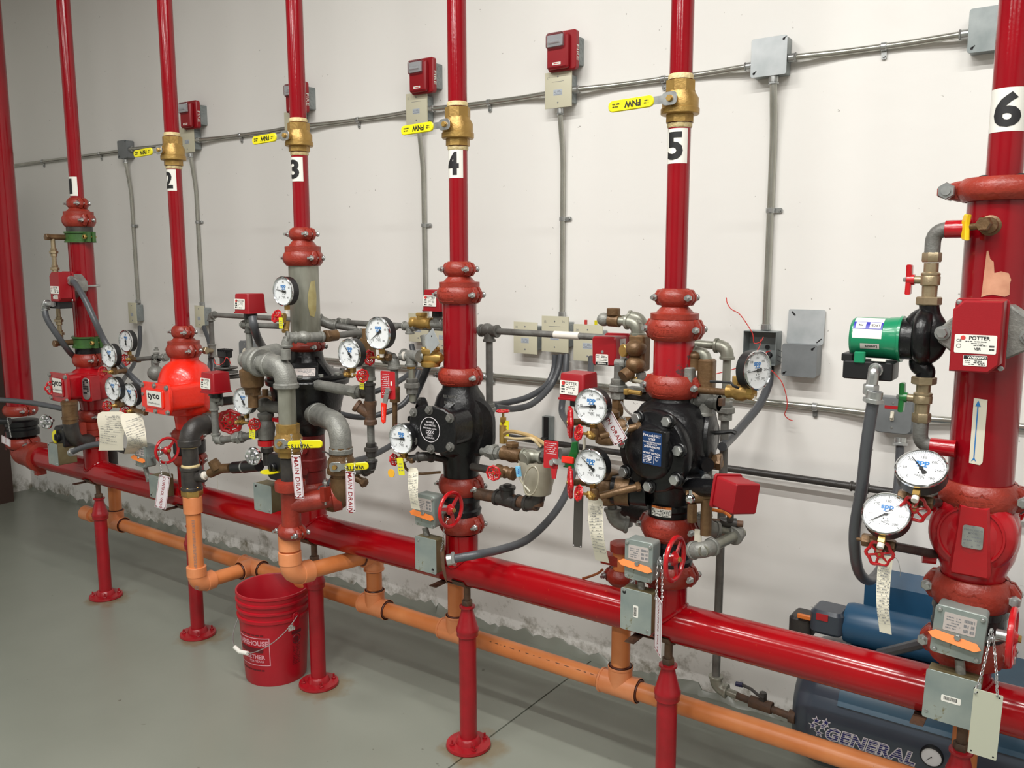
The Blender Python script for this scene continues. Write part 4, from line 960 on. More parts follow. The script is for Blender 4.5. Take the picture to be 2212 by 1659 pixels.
# open wiring box with stray red wires
P = at(1640, 752, YW-.062); t = Thing('open_wiring_box', 'open galvanized wiring box with loose red wires, right of the fifth riser', 'box', P); F = face(P); s = .115
b = MB(); b.box(s, s, .002, F, (0, 0, -.060)); ow = t.part('back_plate', b, BOXG)
b = MB()
for dx, dy, w_, h_ in ((-s/2, 0, .002, s), (s/2, 0, .002, s), (0, s/2, s, .002), (0, -s/2, s, .002)): b.box(w_, h_, .060, F, (dx, dy, -.030))
t.part('side_walls', b, BOXG)
b = MB(); b.cyl(.008, .004, F @ Matrix.Translation((.01, .0, -.058)), 10); b.ball(.012, .012, .010, F @ Matrix.Translation((.026, -.026, -.03)), 12, 8); b.tube(smooth([F @ V((.02, -.01, -.02)), F @ V((.035, -.03, -.012)), F @ V((.01, -.045, -.03))]), .003, 8); t.part('wire_joint', b, INK)
b = MB(); b.cyl(.0155, .03, frame((P.x+.030, P.y+.03, P.z-.058), (0, 0, -1)), 14, ch=.002); t.part('cable_gland', b, BLKM)
RWG = 'loose red wires'
def wire(pl, Y, label, m=WIRE, r=.0017, n=None):
    pts = [at(px, py, y) for (px, py), y in zip(pl, Y)]; return cable('loose_wire', label, 'wire', pts, r, m, RWG, 6, 8)
wire([(1649, 728), (1643, 738), (1629, 741), (1626, 722), (1614, 701), (1597, 678), (1580, 668), (1571, 655), (1569, 643)], [2.94, 2.93, 2.93, 2.92, 2.92, 2.93, 2.94, 2.95, 2.96], 'red wire curling up and left out of the open wiring box')
wire([(1644, 733), (1641, 748), (1634, 760), (1620, 782), (1600, 792), (1576, 800), (1545, 808)], [2.94, 2.93, 2.92, 2.90, 2.86, 2.8, 2.75], 'red wire passing down behind the side gauge with a black taped joint')
wire([(1664, 758), (1655, 762), (1653, 775), (1658, 792), (1675, 808), (1690, 828), (1699, 858), (1700, 880), (1695, 895), (1703, 905), (1713, 909)], [2.94, 2.92, 2.91, 2.91, 2.92, 2.92, 2.93, 2.94, 2.95, 2.95, 2.95], 'red wire dangling down the wall from the open box')
# box cover plate on the wall and the grey box beneath it
P = at(1741, 706, YW-.010); Q = face(P, (0, -1, .10)); b = MB(); o_ = rrect(.125, .118, .006); b.prism([(p[0]+.06*0+p[1]*.0, p[1]) for p in o_], .002, Q, (0, 0, 0), .0004)
t = Thing('cover_plate', 'loose bright steel cover plate standing on top of the grey box', 'plate', P); t.part('plate', b, BOXL)
b = MB(); b.prism(rrect(.020, .006, .003), .0004, Q @ Matrix.Translation((-.045, .044, .002)) @ Matrix.Rotation(-.8, 4, 'Z')); t.part('slot', b, INK); b = MB(); b.prism(rrect(.022, .004, .002), .0004, Q @ Matrix.Translation((.048, -.046, .002)) @ Matrix.Rotation(.75, 4, 'Z')); t.part('slot', b, INK)
steel_box(1726, 778, at(1726, 778, YW-.055).z, .118, .112, 'grey square box on the wall below the loose cover plate', BOXP, dep=.062, holes=((.36, .36), (-.42, -.42)))
t = Thing('loose_wire', 'thin black wires bridging the open box and the grey box', 'wire', at(1690, 760, 2.93))
for a, c in (((1680, 755), (1700, 765)), ((1680, 768), (1702, 778)), ((1678, 778), (1694, 786))): b = MB(); b.tube([at(*a, 2.95), at(*c, 2.95)], .001, 6); t.part('strand', b, INK)
# low conduit with light switches
sw1 = at(530, 757, YW-.055); sw2 = at(1928, 897, YW-.06)
def lswitch(P, s, label, m=BOXP, low=False):
    t = Thing('light_switch', label, 'switch', P, 'grey boxed toggle switches'); F = face(P)
    b = MB(); b.box(s*.98, s*.98, .048, F, (.006, 0, -.027), .006); t.part('back_box', b, m)
    b = MB(); b.prism(rrect(s, s, s*.18, 6), .007, F, (0, 0, -.004), .0025); c = t.part('cover', b, m)
    b = MB(); b.prism(rrect(.011, .030, .002), .006, F, (0, -.002, .002), .001); b.prism(rrect(.008, .016, .002), .014, F @ Matrix.Translation((0, -.006, .004)) @ Matrix.Rotation(-.5, 4, 'X'), (0, 0, 0), .001); t.part('toggle', b, CREAM, parent=c)
    b = MB(); b.prism(rrect(s*.42, s*.09, .001), .0008, F, (0, s*(-.32 if low else .22), .003)); o = t.part('red_tape', b, REDT, parent=c)
    b = MB()
    for y in (-1, 1): b.lathe([(.004, 0), (.0035, .0015), (.0001, .002)], F @ Matrix.Translation((0, y*s*.34, .003)), 10)
    t.part('screw', b, ZINC, parent=c)
lswitch(sw1, .105, 'grey switch box with red tape on the wall between the second and third risers', low=True)
lswitch(sw2, .118, 'grey switch box with red tape, below the green pump')
zl = 1.178
hconduit(sw1.x+.055, sw2.x-.055, 1.183, 'low conduit along the wall behind the valves, up to the switch below the pump', (False, True), ((1063, 822), (1760, 884)), r=.0115, z2=1.178)
hconduit(sw2.x+.06, XR-.02, 1.178, 'low conduit passing behind the sixth riser', (True, False), (), r=.0115)
# black gas-like pipe low on the wall
YB = YW-.05; zbk = at(1700, 1030, YB).z
xb0 = at(1085, 925, YB).x; xt = at(1857, 1051, YB).x
t = run('wall_pipe', 'thin black iron pipe running low along the wall behind risers five and six', 'pipe', [(xb0, YB, zbk), (3.6, YB, zbk)], .0125, BLKP, BLKP, tees=[((xt, YB, zbk), (1, 0, 0), (0, 0, -1))], n=14)
b = MB(); b.cyl(.011, .035, frame((xt, YB, zbk-.03), (0, 0, -1)), 12); b.cyl(.013, .02, frame((xt, YB, zbk-.062), (0, 0, -1)), 12); b.cyl(.016, .04, frame((xt, YB-.004, zbk-.08), (0, -.2, -1)), 12, ch=.003); t.part('drip_fitting', b, BRZ)
P = at(1183, 925, YW-.02); t = Thing('strut_bracket', 'short steel strut bracket holding the black wall pipe', 'bracket', P)
b = MB(); b.box(.045, .03, .10, None, (P.x, YW-.016, P.z), .001); t.part('channel', b, BOXG); b = MB(); b.box(.022, .004, .10, None, (P.x, YW-.033, P.z)); t.part('slot', b, INK)
b = MB(); b.lathe([(.0135, -.012), (.016, -.012), (.016, .012), (.0135, .012)], frame((P.x, YB, zbk), (1, 0, 0)), 16); b.box(.024, .02, .004, None, (P.x, YB+.01, zbk+.016)); t.part('clamp', b, BLKP)
# flexible grey conduits
FG = 'grey flexible conduits'
def flex(pl, Y, label, r=.0125, ends=(), m=None, k=8):
    pts = [at(px, py, y) for (px, py), y in zip(pl, Y)]
    E = []
    if 0 in ends: E.append((pts[0], pts[1]-pts[0]))
    if 1 in ends: E.append((pts[-1], pts[-2]-pts[-1]))
    return cable('flexible_conduit', label, 'conduit', pts, r, m or FLEX, FG, k, 14, ends=E)
flex([(1199, 766), (1196, 800), (1180, 832), (1140, 858), (1085, 872), (1060, 874)], [2.95, 2.94, 2.9, 2.8, 2.7, 2.6], 'upper of two grey hoses sweeping left from the row of three plates')
flex([(1212, 766), (1206, 800), (1188, 836), (1150, 872), (1110, 883), (1070, 880)], [2.94, 2.92, 2.88, 2.78, 2.66, 2.5], 'lower of two grey hoses sweeping left from the row of three plates')
flex([(1224, 766), (1222, 800), (1217, 850), (1214, 890), (1228, 915), (1242, 950), (1240, 1010), (1222, 1068), (1190, 1118), (1140, 1165), (1085, 1186), (1030, 1198), (966, 1210)], [2.94, 2.92, 2.9, 2.88, 2.8, 2.7, 2.6, 2.5, 2.4, 2.28, 2.16, 2.05, 2.0], 'long grey hose drooping in a wide curve to the junction box of the fourth riser', .0135, ends=(1,))
flex([(1277, 772), (1276, 800), (1273, 850), (1268, 880)], [2.94, 2.9, 2.8, 2.7], 'short grey hose dropping from the plate marked 14')
flex([(1662, 800), (1660, 830), (1642, 872), (1612, 910), (1580, 945), (1560, 965)], [2.94, 2.92, 2.84, 2.72, 2.58, 2.45], 'grey hose from the open wiring box to the fifth riser valve', .0145)
flex([(889, 745), (896, 790), (864, 822), (809, 846), (760, 850)], [2.94, 2.9, 2.8, 2.7, 2.6], 'upper dark hose looping behind the red instruction plate')
flex([(905, 800), (888, 850), (862, 879), (809, 898), (772, 901), (736, 894), (700, 884)], [2.9, 2.85, 2.8, 2.72, 2.66, 2.6, 2.55], 'lower dark hose looping behind the strainer of the third riser')
flex([(920, 880), (880, 935), (845, 962), (800, 986), (762, 998), (725, 1030), (705, 1052), (690, 1058)], [2.8, 2.7, 2.6, 2.45, 2.3, 2.12, 2.05, 2.03], 'grey hose curving down to the clamp of the third riser', .0125)
flex([(302, 705), (302, 745), (290, 785), (270, 815), (262, 830)], [2.94, 2.9, 2.8, 2.65, 2.5], 'dark hose falling from the small plate right of the first riser', .012)
flex([(440, 706), (452, 740), (454, 780), (448, 810)], [2.94, 2.9, 2.8, 2.7], 'dark hose falling from the plate right of the second riser', .012)
# ---------------------------------------------------------------- main valves
def hexbolt(b, P, n, r, h=None): b.hexn(r, h or r*.8, frame(P, n)); b.lathe([(r*1.15, -.001), (r*1.15, .001)], frame(P, n), 14)
def PXY(px, py, Y): return at(px, py, Y)
def alarm_valve(i, m, ytop, ybot, rb, cov, cw, ch_, Yc, label, bolts, words, sub, lab_off=(0, 0)):
    x = RX[i]; zt, zb = Z(i, ytop), Z(i, ybot); H = zt-zb
    t = Thing('alarm_valve', label, 'valve', (x, YH, zb)); b = MB(); pr = []
    b.lathe([(.052, 0), (.054, H*.12), (.058, H*.22), (rb*.82, H*.25), (rb*.93, H*.30), (rb*.98, H*.42), (rb, H*.55), (rb*.985, H*.64), (rb*.94, H*.73), (rb*.86, H*.81), (rb*.74, H*.88), (.064, H*.93), (.0575, H*.95), (.0575, H)], frame((x, YH, zb)), 36)
    C = at(cov[0], cov[1], Yc); C.x = C.x*.35+x*.65 if abs(C.x-x) > .06 else C.x
    F = face(C); b.prism(rrect(cw*.80, ch_*.86, .02), YH-Yc, F, (0, 0, -(YH-Yc)))
    t.part('body', b, m)
    b = MB(); o = [(-cw*.5, -ch_*.28), (-cw*.5, ch_*.28), (-cw*.42, ch_*.5), (cw*.42, ch_*.5), (cw*.5, ch_*.28), (cw*.5, -ch_*.28), (cw*.42, -ch_*.5), (-cw*.42, -ch_*.5)][::-1]
    b.prism(o, .016, F, (0, 0, -.004), .003); b.prism(rrect(cw*.62, ch_*.62, .012), .006, F, (0, 0, .011), .002); c = t.part('cover', b, m)
    for bx, by in bolts: b = MB(); hexbolt(b, F @ V((bx*cw, by*ch_, .012)), (0, -1, 0), .0095, .008); t.part('cover_bolt', b, GALV)
    b = MB(); S = F @ Matrix.Translation((lab_off[0], lab_off[1], .0178)); b.prism(rrect(cw*.50, ch_*.5, .002), .0006, S); lb = t.part('label', b, WHT, parent=c)
    b = MB(); put_text(b, words, ch_*.28, S, -cw*.01, ch_*.06, .0010, bold=.03, sx=1.35); put_text(b, sub, ch_*.085, S, 0, -ch_*.15, .0010, sx=1.35); t.part('label_lettering', b, INK, parent=c)
    return t, F, C
A1 = alarm_valve(1, REDV, 790, 884, .108, (141, 838), .165, .138, YH-.155, 'dark red enamelled valve of the first riser with square cover and white label', [(-.43, .40), (.43, .40), (-.43, -.40), (.43, -.40)], 'tyco', 'Fire Suppression', (.0, .01))
A2 = alarm_valve(2, REDB, 770, 930, .118, (341, 860), .205, .128, YH-.165, 'shiny bright orange-red valve of the second riser with bolted cover', [(-.42, .40), (0, .42), (.42, .40), (-.42, -.40), (0, -.42), (.42, -.40)], 'tyco', 'Fire Products')
# oval nameplate on the first valve
t, F, C = A1; P = C+V((.115, -.0, 0)); P = V((C.x+.118, YH-.098, C.z-.004)); S = face(P, (.25, -1, 0)); b = MB(); b.prism(rrect(.046, .105, .022), .004, S, (0, 0, -.002), .001); o = t.part('nameplate', b, ZINC)
b = MB(); rn = random.Random(5)
for r_ in range(9):
    for c_ in range(3):
        if rn.random() < .6: b.box(.010, .0085, .0006, S, ((c_-1)*.011, (r_-4)*.0100, .0024))
t.part('nameplate_pattern', b, INK)
b = MB(); b.prism(rrect(.06, .12, .006), .05, S, (0, 0, -.052)); t.part('nameplate_pad', b, REDV)
# small parts on the second valve: flow marks of the casting
t, F, C = A2
b = MB(); b.cyl(.0065, .004, F @ Matrix.Translation((-.088, .012, .012)), 12); t.part('pivot_pin', b, GALV)
cp(2, 925, 950, .0535, 'below the bright orange-red valve, partly behind the black pipe')
b = MB(); b.lathe([(.055, 0), (.068, .004), (.068, Z(2, 950)-Z(2, 978)-.004), (.055, Z(2, 950)-Z(2, 978))], frame(PP(2, 978)), 30); single('butterfly_valve', b, BLK, 'black butterfly valve band of the second riser, behind the red handwheel', 'valve', PP(2, 978))
cp(2, 978, 1003, .0535, 'lowest one of the second riser, resting on the manifold outlet')
cp(1, 884, 908, .0535, 'directly below the dark red valve of the first riser')
b = MB(); b.lathe([(.055, 0), (.066, .003), (.066, .03), (.062, .033), (.066, .036), (.066, Z(1, 908)-Z(1, 939)-.003), (.055, Z(1, 908)-Z(1, 939))], frame(PP(1, 939)), 30); single('butterfly_valve', b, REDC, 'brick red butterfly valve band of the first riser, behind the hanging cards', 'valve', PP(1, 939))
cp(1, 939, 964, .0535, 'lowest one of the first riser, above the manifold')
# green bolted saddle clamps and dark nipples of riser 1
for y0, y1, lb in ((501, 524, 'upper green bolted clamp round the first riser'), (726, 750, 'lower green bolted clamp round the first riser')):
    za, zb = Z(1, y1), Z(1, y0); c = (RX[1], YH, (za+zb)/2); h = (zb-za)/2; t = Thing('saddle_clamp', lb, 'clamp', c, 'green clamps of the first riser')
    F = frame(c, (0, 0, 1), (1, 0, 0))
    for sg, nm in ((-1, 'front_half'), (1, 'back_half')):
        b = MB(); a0 = (0 if sg > 0 else PI)+.05
        b.lathe([(.056, -h), (.069, -h), (.069, -h*.72), (.063, -h*.6), (.063, h*.6), (.069, h*.72), (.069, h), (.056, h)], F, 20, caps=False, a0=a0, a1=a0+PI-.1)
        for e in (-1, 1): b.box(.046, .016, h*1.9, F, (e*.083, sg*.012, 0), .0015)
        t.part(nm, b, GRN)
    for e in (-1, 1): b = MB(); bb = frame((c[0]+e*.092, YH-.024, c[2]), (0, -1, 0)); b.hexn(.011, .010, bb); b.cyl(.0055, .06, bb, 10, z0=-.05); t.part('clamp_bolt', b, BRSG)
    b = MB(); b.lathe([(.030, .0), (.030, .03), (.022, .045)], frame((c[0]-.0, YH-.055, c[2]), (-.3, -1, 0)), 16)
def collar(i, y0, y1, R, label, m=BLK, name='pipe_nipple'):
    b = MB(); h = Z(i, y0)-Z(i, y1); b.cyl(R, h, frame(PP(i, y1)), 30); return single(name, b, m, label, 'pipe fitting', PP(i, y1), 'short dark nipples')
collar(1, 486, 501, .0578, 'short dark nipple above the upper green clamp', BLKP); collar(1, 749, 765, .0578, 'short black nipple under the lower green clamp')
# riser 3: black dry valve
x = RX[3]; s3 = sca(PP(3, 840)); z = lambda y: Z(3, y)
t = Thing('dry_pipe_valve', 'big black bell-shaped valve with wide bolted flange, third riser', 'valve', (x, YH, z(936)))
b = MB(); b.lathe([(r_/s3, z(y)) for y, r_ in ((936, 33), (925, 36), (912, 46), (898, 60), (880, 70), (855, 76), (830, 80), (826, 80))], frame((x, YH, 0)), 44); t.part('lower_bowl', b, BLK)
b = MB(); b.lathe([(r_/s3, z(y)) for y, r_ in ((828, 80), (827, 88), (818, 90), (815, 88), (815, 66))], frame((x, YH, 0)), 44); t.part('lower_flange', b, BLK)
b = MB(); b.lathe([(r_/s3, z(y)) for y, r_ in ((815, 84), (808, 86), (804, 84), (802, 66), (795, 52), (785, 42), (772, 36), (756, 33))], frame((x, YH, 0)), 44); t.part('bonnet', b, BLK)
for k in range(12):
    a = 2*PI*k/12+.15; P = V((x+math.cos(a)*80/s3, YH+math.sin(a)*80/s3, z(805))); b = MB(); hexbolt(b, P, (0, 0, 1), .010, .009); t.part('flange_bolt', b, GALV)
for a in (-1.15, -2.3, -.1):
    b = MB(); vs = []; d = V((math.cos(a), math.sin(a), 0)); q = d.cross(V((0, 0, 1)))*.008
    p0 = V((x, YH, 0)); pts = [p0+d*.062+V((0, 0, z(768))), p0+d*.14+V((0, 0, z(803))), p0+d*.06+V((0, 0, z(805)))]
    b.add([p+q for p in pts]+[p-q for p in pts], [(0, 1, 2), (5, 4, 3), (0, 3, 4, 1), (1, 4, 5, 2), (2, 5, 3, 0)]); t.part('rib', b, BLK)
Pn = V((x, YH, 0))+V((.088, -.088, z(792))); S = face(Pn, (.62, -.62, .85)); b = MB(); b.prism(rrect(.095, .075, .006), .02, S, (0, 0, -.02), .002); t.part('nameplate_pad', b, BLK)
b = MB(); b.prism(rrect(.075, .036, .002), .0008, S, (0, -.008, 0)); o = t.part('nameplate', b, mat_lb); b = MB(); scribble(b, S @ Matrix.Translation((0, -.008, .0010)), -.034, .034, -.015, .015, 5, .8, .4, 3); t.part('nameplate_print', b, INKG)
b = MB(); b.cyl(.057, z(937)-z(1040), frame(PP(3, 1040)), 30); b.lathe([(.057, .03), (.062, .035), (.062, .075), (.057, .08)], frame(PP(3, 1030)), 30)
for py in (965, 1010): b.cyl(.012, .02, frame(PP(3, py)+V((.03, -.048, 0)), (.5, -.8, 0)), 14)
MAR = mat('dark_maroon_iron', (128, 34, 32), .35, rgb2=(112, 28, 28), nscale=12, bump=.4, bscale=90)
single('butterfly_valve', b, MAR, 'dark maroon iron section between the bell valve and the manifold, third riser', 'valve', PP(3, 1040))
cp(3, 1038, 1062, .057, 'just above the manifold on the third riser, with grey hose clamp')
# riser 4: black valve with round label
x = RX[4]; s4 = 655.; z = lambda y: Z(4, y)
t = Thing('deluge_valve', 'black cast valve with round lettered label and drum side, fourth riser', 'valve', (x, YH, z(1028)))
b = MB(); b.lathe([(.058, z(1028)), (.060, z(1005)), (.066, z(985)), (.085, z(960)), (.095, z(925)), (.092, z(885)), (.078, z(855)), (.060, z(838)), (.0575, z(828))], frame((x, YH, 0)), 36); t.part('body', b, BLK)
zc = z(912)
b = MB(); nd = V((.80, -.60, 0)); Fd = face((x+.062, YH-.040, zc+.004), nd); o = [(.098*math.cos(a_), .098*math.sin(a_)) for a_ in [PI*k/18 for k in range(19)]]
o += [(-.098, -.05), (-.094, -.085), (-.07, -.105), (-.03, -.110), (.04, -.110), (.075, -.105), (.095, -.085), (.098, -.05)]; b.prism(o, .125, Fd, (0, 0, -.125), .014); t.part('clapper_drum', b, BLK)
Cc = at(936, 927, YH-.165); S = face(Cc)
b = MB(); oo = [(-.085, -.045), (-.095, .0), (-.085, .045), (-.055, .068), (.0, .075), (.05, .07), (.09, .05), (.098, 0), (.09, -.05), (.045, -.072), (-.04, -.072)][::-1]
b.prism(oo, .018, S, (0, 0, -.006), .004); b.prism(rrect(.15, .115, .04), .10, S, (0, 0, -.105)); cv = t.part('front_cover', b, BLK)
for k, (bx, by) in enumerate(((-.070, .048), (-.005, .062), (.078, .045), (.078, -.045), (.0, -.062), (-.072, -.044))): b = MB(); b.cyl(.015, .004, S @ Matrix.Translation((bx, by, .010)), 18); hexbolt(b, S @ V((bx, by, .014)), (0, -1, 0), .0105, .009); t.part('cover_bolt', b, GALVD)
b = MB(); b.lathe([(.0405, .0120), (.0405, .0128), (.0385, .0128), (.0385, .0120)], S @ Matrix.Translation((-.003, 0, 0)), 32, caps=False)
for w_, y_, sz in (('RELIABLE', .024, .0078), ('AUTOMATIC', .014, .0078), ('SPRINKLER Co. Inc.', .004, .0068), ('DDX', -.0075, .015), ('SINGLE', -.018, .0068), ('INTERLOCK', -.026, .0068)): put_text(b, w_, sz, S, -.003, y_, .0128, bold=.02)
t.part('round_label_lettering', b, SIGN, parent=cv)
b = MB(); b.lathe([(.05, 0), (.056, .004), (.056, .02), (.048, .026), (.036, .03), (.036, .012)], frame((x-.085, YH-.075, zc+.03), (-.75, -1, 0)), 30); b.cyl(.036, .014, frame((x-.085, YH-.075, zc+.03), (-.75, -1, 0)), 24); b.cyl(.010, .05, frame((x-.115, YH-.07, zc+.005), (-1, 0, 0)), 12); t.part('side_port', b, BLK)
b = MB()
for dz_, w_, L_ in ((.0, 'RELIABLE', .013), (-.018, 'DDX 4', .011)):
    q = MB(); put_text(q, w_, L_, Matrix.Identity(4), bold=.02); b.add(*(lambda s_: (s_.v, s_.f))(wrap(q, (x, YH, z(850)+dz_), .0755 if dz_ == 0 else .083, -PI/2+.2)))
t.part('cast_lettering', b, GALVD)
cp(4, 1027, 1066, .0575, 'below the black valve with round label')
b = MB(); hb = Z(4, 1064)-Z(4, 1110); b.lathe([(.0575, 0), (.065, .003), (.068, .02), (.062, .026), (.062, hb-.03), (.068, hb-.02), (.065, hb-.003), (.0575, hb)], frame(PP(4, 1110)), 32); single('butterfly_valve', b, BLK, 'black butterfly valve band of the fourth riser, behind the red handwheel', 'valve', PP(4, 1110))
cp(4, 1108, 1146, .0575, 'lowest one of the fourth riser')
# riser 5: black round valve with blue label
x = RX[5]; z = lambda y: Z(5, y)
t = Thing('deluge_valve', 'largest black round valve with hex bolts and blue label, fifth riser', 'valve', (x, YH, z(1113)))
b = MB(); b.lathe([(.060, z(1113)), (.062, z(1075)), (.072, z(1060)), (.100, z(1025)), (.118, z(985)), (.122, z(945)), (.112, z(905)), (.086, z(876)), (.062, z(864)), (.0575, z(855))], frame((x, YH, 0)), 44); b.lathe([(.060, z(1100)), (.066, z(1095)), (.066, z(1085)), (.060, z(1080))], frame((x, YH, 0)), 32); t.part('body', b, BLK)
nn = V((-.20, -1, 0)).normalized(); Cc = at(1408, 975, YH-.105); S = face(Cc, nn)
b = MB(); b.lathe([(.075, -.11), (.112, -.03), (.115, -.02), (.114, -.004), (.108, .004), (.088, .006), (.078, .010), (.074, .022), (.062, .034), (.03, .042), (.0001, .044)], S, 44, caps=False)
cv = t.part('front_cover', b, BLK)
for px, py in ((1379, 902), (1444, 910), (1349, 956), (1468, 973), (1351, 1019), (1461, 1036), (1404, 1050)):
    d = ray(px, py); k = (Cc+nn*.006-CP).dot(nn)/d.dot(nn); P = CP+d*k; b = MB(); b.cyl(.020, .012, frame(P-nn*.008, nn), 18, ch=.002); t.part('bolt_boss', b, BLK, parent=cv); b = MB(); b.hexn(.0145, .012, frame(P+nn*.004, nn)); t.part('cover_bolt', b, ZINC)
d = ray(1411, 968); P = CP+d*((Cc+nn*.045-CP).dot(nn)/d.dot(nn)); Q = face(P, nn)
b = MB(); b.prism(rrect(.078, .098, .005), .02, Q, (0, 0, -.02), .002); pad = t.part('label_pad', b, BLK)
NAVY = mat('navy_label', (18, 52, 96), .4)
b = MB(); b.prism(rrect(.062, .088, .003), .0008, Q, (-.004, -.002, 0)); t.part('blue_label', b, NAVY, parent=pad)
b = MB()
for w_, y_, sz in (('FireLock NXT', .033, .0098), ('S/769', .023, .0098), ('WATER CONTROL VALVE', .0145, .0050), ('DELUGE VALVE', .0095, .0050), ('20 BAR/300 PSI', .0025, .0080), ('DN', -.0065, .0080), ('MOUNT VERTICAL', -.0150, .0068)): put_text(b, w_, sz, Q, -.004, y_, .0012, bold=.03)
scribble(b, Q @ Matrix.Translation((0, 0, .0012)), -.031, -.004, -.042, -.020, 5, .9, .5, 7); b.box(.0008, .022, .0002, Q, (.003, -.032, .0012)); b.box(.022, .0008, .0002, Q, (.013, -.0215, .0012)); b.torus(.006, .0007, Q @ Matrix.Translation((-.010, -.027, .0012)), 18, 4); b.torus(.005, .0006, Q @ Matrix.Translation((.013, -.028, .0012)), 18, 4)
t.part('label_lettering', b, SIGN, parent=pad)
b = MB(); b.lathe([(.04, 0), (.078, .0), (.082, .004), (.082, .014), (.078, .018), (.05, .026), (.02, .03)], frame((x+.088, YH+.035, z(940)), (1, .25, .0)), 36); b.cyl(.05, .06, frame((x+.05, YH+.03, z(940)), (1, 0, 0)), 24); t.part('side_disc', b, BLK)
b = MB(); b.tube([V((x+.03, YH-.08, z(1020))), V((x+.105, YH-.04, z(1025)))], .024, 18); b.cyl(.018, .012, frame(V((x+.105, YH-.04, z(1025))), (1, .5, 0)), 18); t.part('side_boss', b, BLK)
b = MB(); b.tube([V((x+.06, YH-.09, z(965))), V((x+.10, YH-.075, z(960)))], .020, 16); b.tube([V((x+.11, YH-.03, z(985))), V((x+.128, YH-.045, z(985)))], .019, 16); t.part('boss', b, BLK)
b = MB(); hexbolt(b, V((x+.128, YH-.052, z(1012))), (.8, -1, 0), .012, .012); t.part('side_plug', b, ZINC)
mb = MB(); mb.box(.060, .028, .0003, None); w1 = wrap(mb, (x, YH, z(1093)), .0668, -PI/2+.05); lb = t.part('warning_label', w1, WHT)
mb = MB(); mb.box(.060, .0065, .0004, None, (0, .011, .0003)); t.part('warning_band', wrap(mb, (x, YH, z(1093)), .0668, -PI/2+.05), ORGE, parent=lb)
mb = MB(); scribble(mb, Matrix.Translation((0, 0, .0005)), -.028, .028, -.013, .006, 5, .9, .5, 5); put_text(mb, 'WARNING', .006, Matrix.Identity(4), .0, .011, .0007, bold=.03); t.part('warning_print', wrap(mb, (x, YH, z(1093)), .0668, -PI/2+.05), INK, parent=lb)
cp(5, 1111, 1160, .0605, 'below the black valve with blue label', letters=True)
b = MB(); hb = Z(5, 1156)-Z(5, 1218); b.lathe([(.058, 0), (.067, .003), (.069, .02), (.063, .026), (.063, hb-.03), (.069, hb-.02), (.066, hb-.003), (.058, hb)], frame(PP(5, 1218)), 32); single('butterfly_valve', b, BLK, 'black butterfly valve band of the fifth riser, behind the red handwheel', 'valve', PP(5, 1218))
cp(5, 1212, 1256, .0605, 'lowest one of the fifth riser')
# riser 6: red check valve
x = RX[6]; z = lambda y: Z(6, y); zc = z(1150)
t = Thing('check_valve', 'glossy rounded red check valve with small metal nameplate, sixth riser', 'valve', (x, YH, z(1245)))
b = MB(); b.lathe([(.066, z(1250)), (.070, z(1225)), (.082, z(1200)), (.090, z(1165)), (.090, z(1125)), (.082, z(1100)), (.070, z(1088))], frame((x, YH, 0)), 40); t.part('body', b, REDV)
S = face((x-.002, YH-.035, zc+.010)); b = MB(); b.lathe([(.07, -.04), (.088, -.015), (.0925, .005), (.090, .022), (.080, .034), (.060, .040), (.0001, .042)], S, 44, caps=False); b.lathe([(.062, .0385), (.064, .043), (.068, .0425), (.070, .037)], S, 40, caps=False); t.part('bonnet', b, REDV)
b = MB(); b.prism([(-.038, -.085), (-.042, -.075), (-.036, .0), (-.030, .078), (.030, .078), (.036, 0), (.042, -.075), (.038, -.085)][::-1], .035, S, (.004, -.005, .018), .006); t.part('centre_boss', b, REDV)
b = MB(); b.prism(rrect(.042, .052, .006), .0014, S, (.006, .004, .0555)); o = t.part('nameplate', b, ZINC)
b = MB()
for w_, y_ in (('CHECK VALVE', .020), ('MODEL', .013)): put_text(b, w_, .0058, S, .006, y_, .0574, bold=.02)
scribble(b, S @ Matrix.Translation((.006, 0, .0574)), -.018, .018, -.016, .008, 3, .7, .3, 2)
for y_ in (-.0175, .0275): b.lathe([(.0001, .0576), (.002, .0576)], S @ Matrix.Translation((.006, y_, 0)), 10, caps=False)
t.part('nameplate_print', b, INKG, parent=o)
b = MB(); b.cyl(.014, .03, frame((x-.075, YH-.03, z(1098)), (-1, -.3, 0)), 14); b.cyl(.014, .03, frame((x-.075, YH-.03, z(1212)), (-1, -.3, 0)), 14); t.part('port_boss', b, REDV)
b = MB(); hb = Z(6, 1300)-Z(6, 1365); b.lathe([(.07, 0), (.079, .002), (.081, .02), (.078, .022), (.078, hb-.02), (.081, hb-.018), (.079, hb-.002), (.07, hb)], frame(PP(6, 1365)), 36); single('butterfly_valve', b, BLK, 'wide black butterfly valve band of the sixth riser', 'valve', PP(6, 1365))
cp(6, 1362, 1424, .0685, 'lowest one of the sixth riser, behind the galvanized gear box', bolt=1.35, lug=1.2)
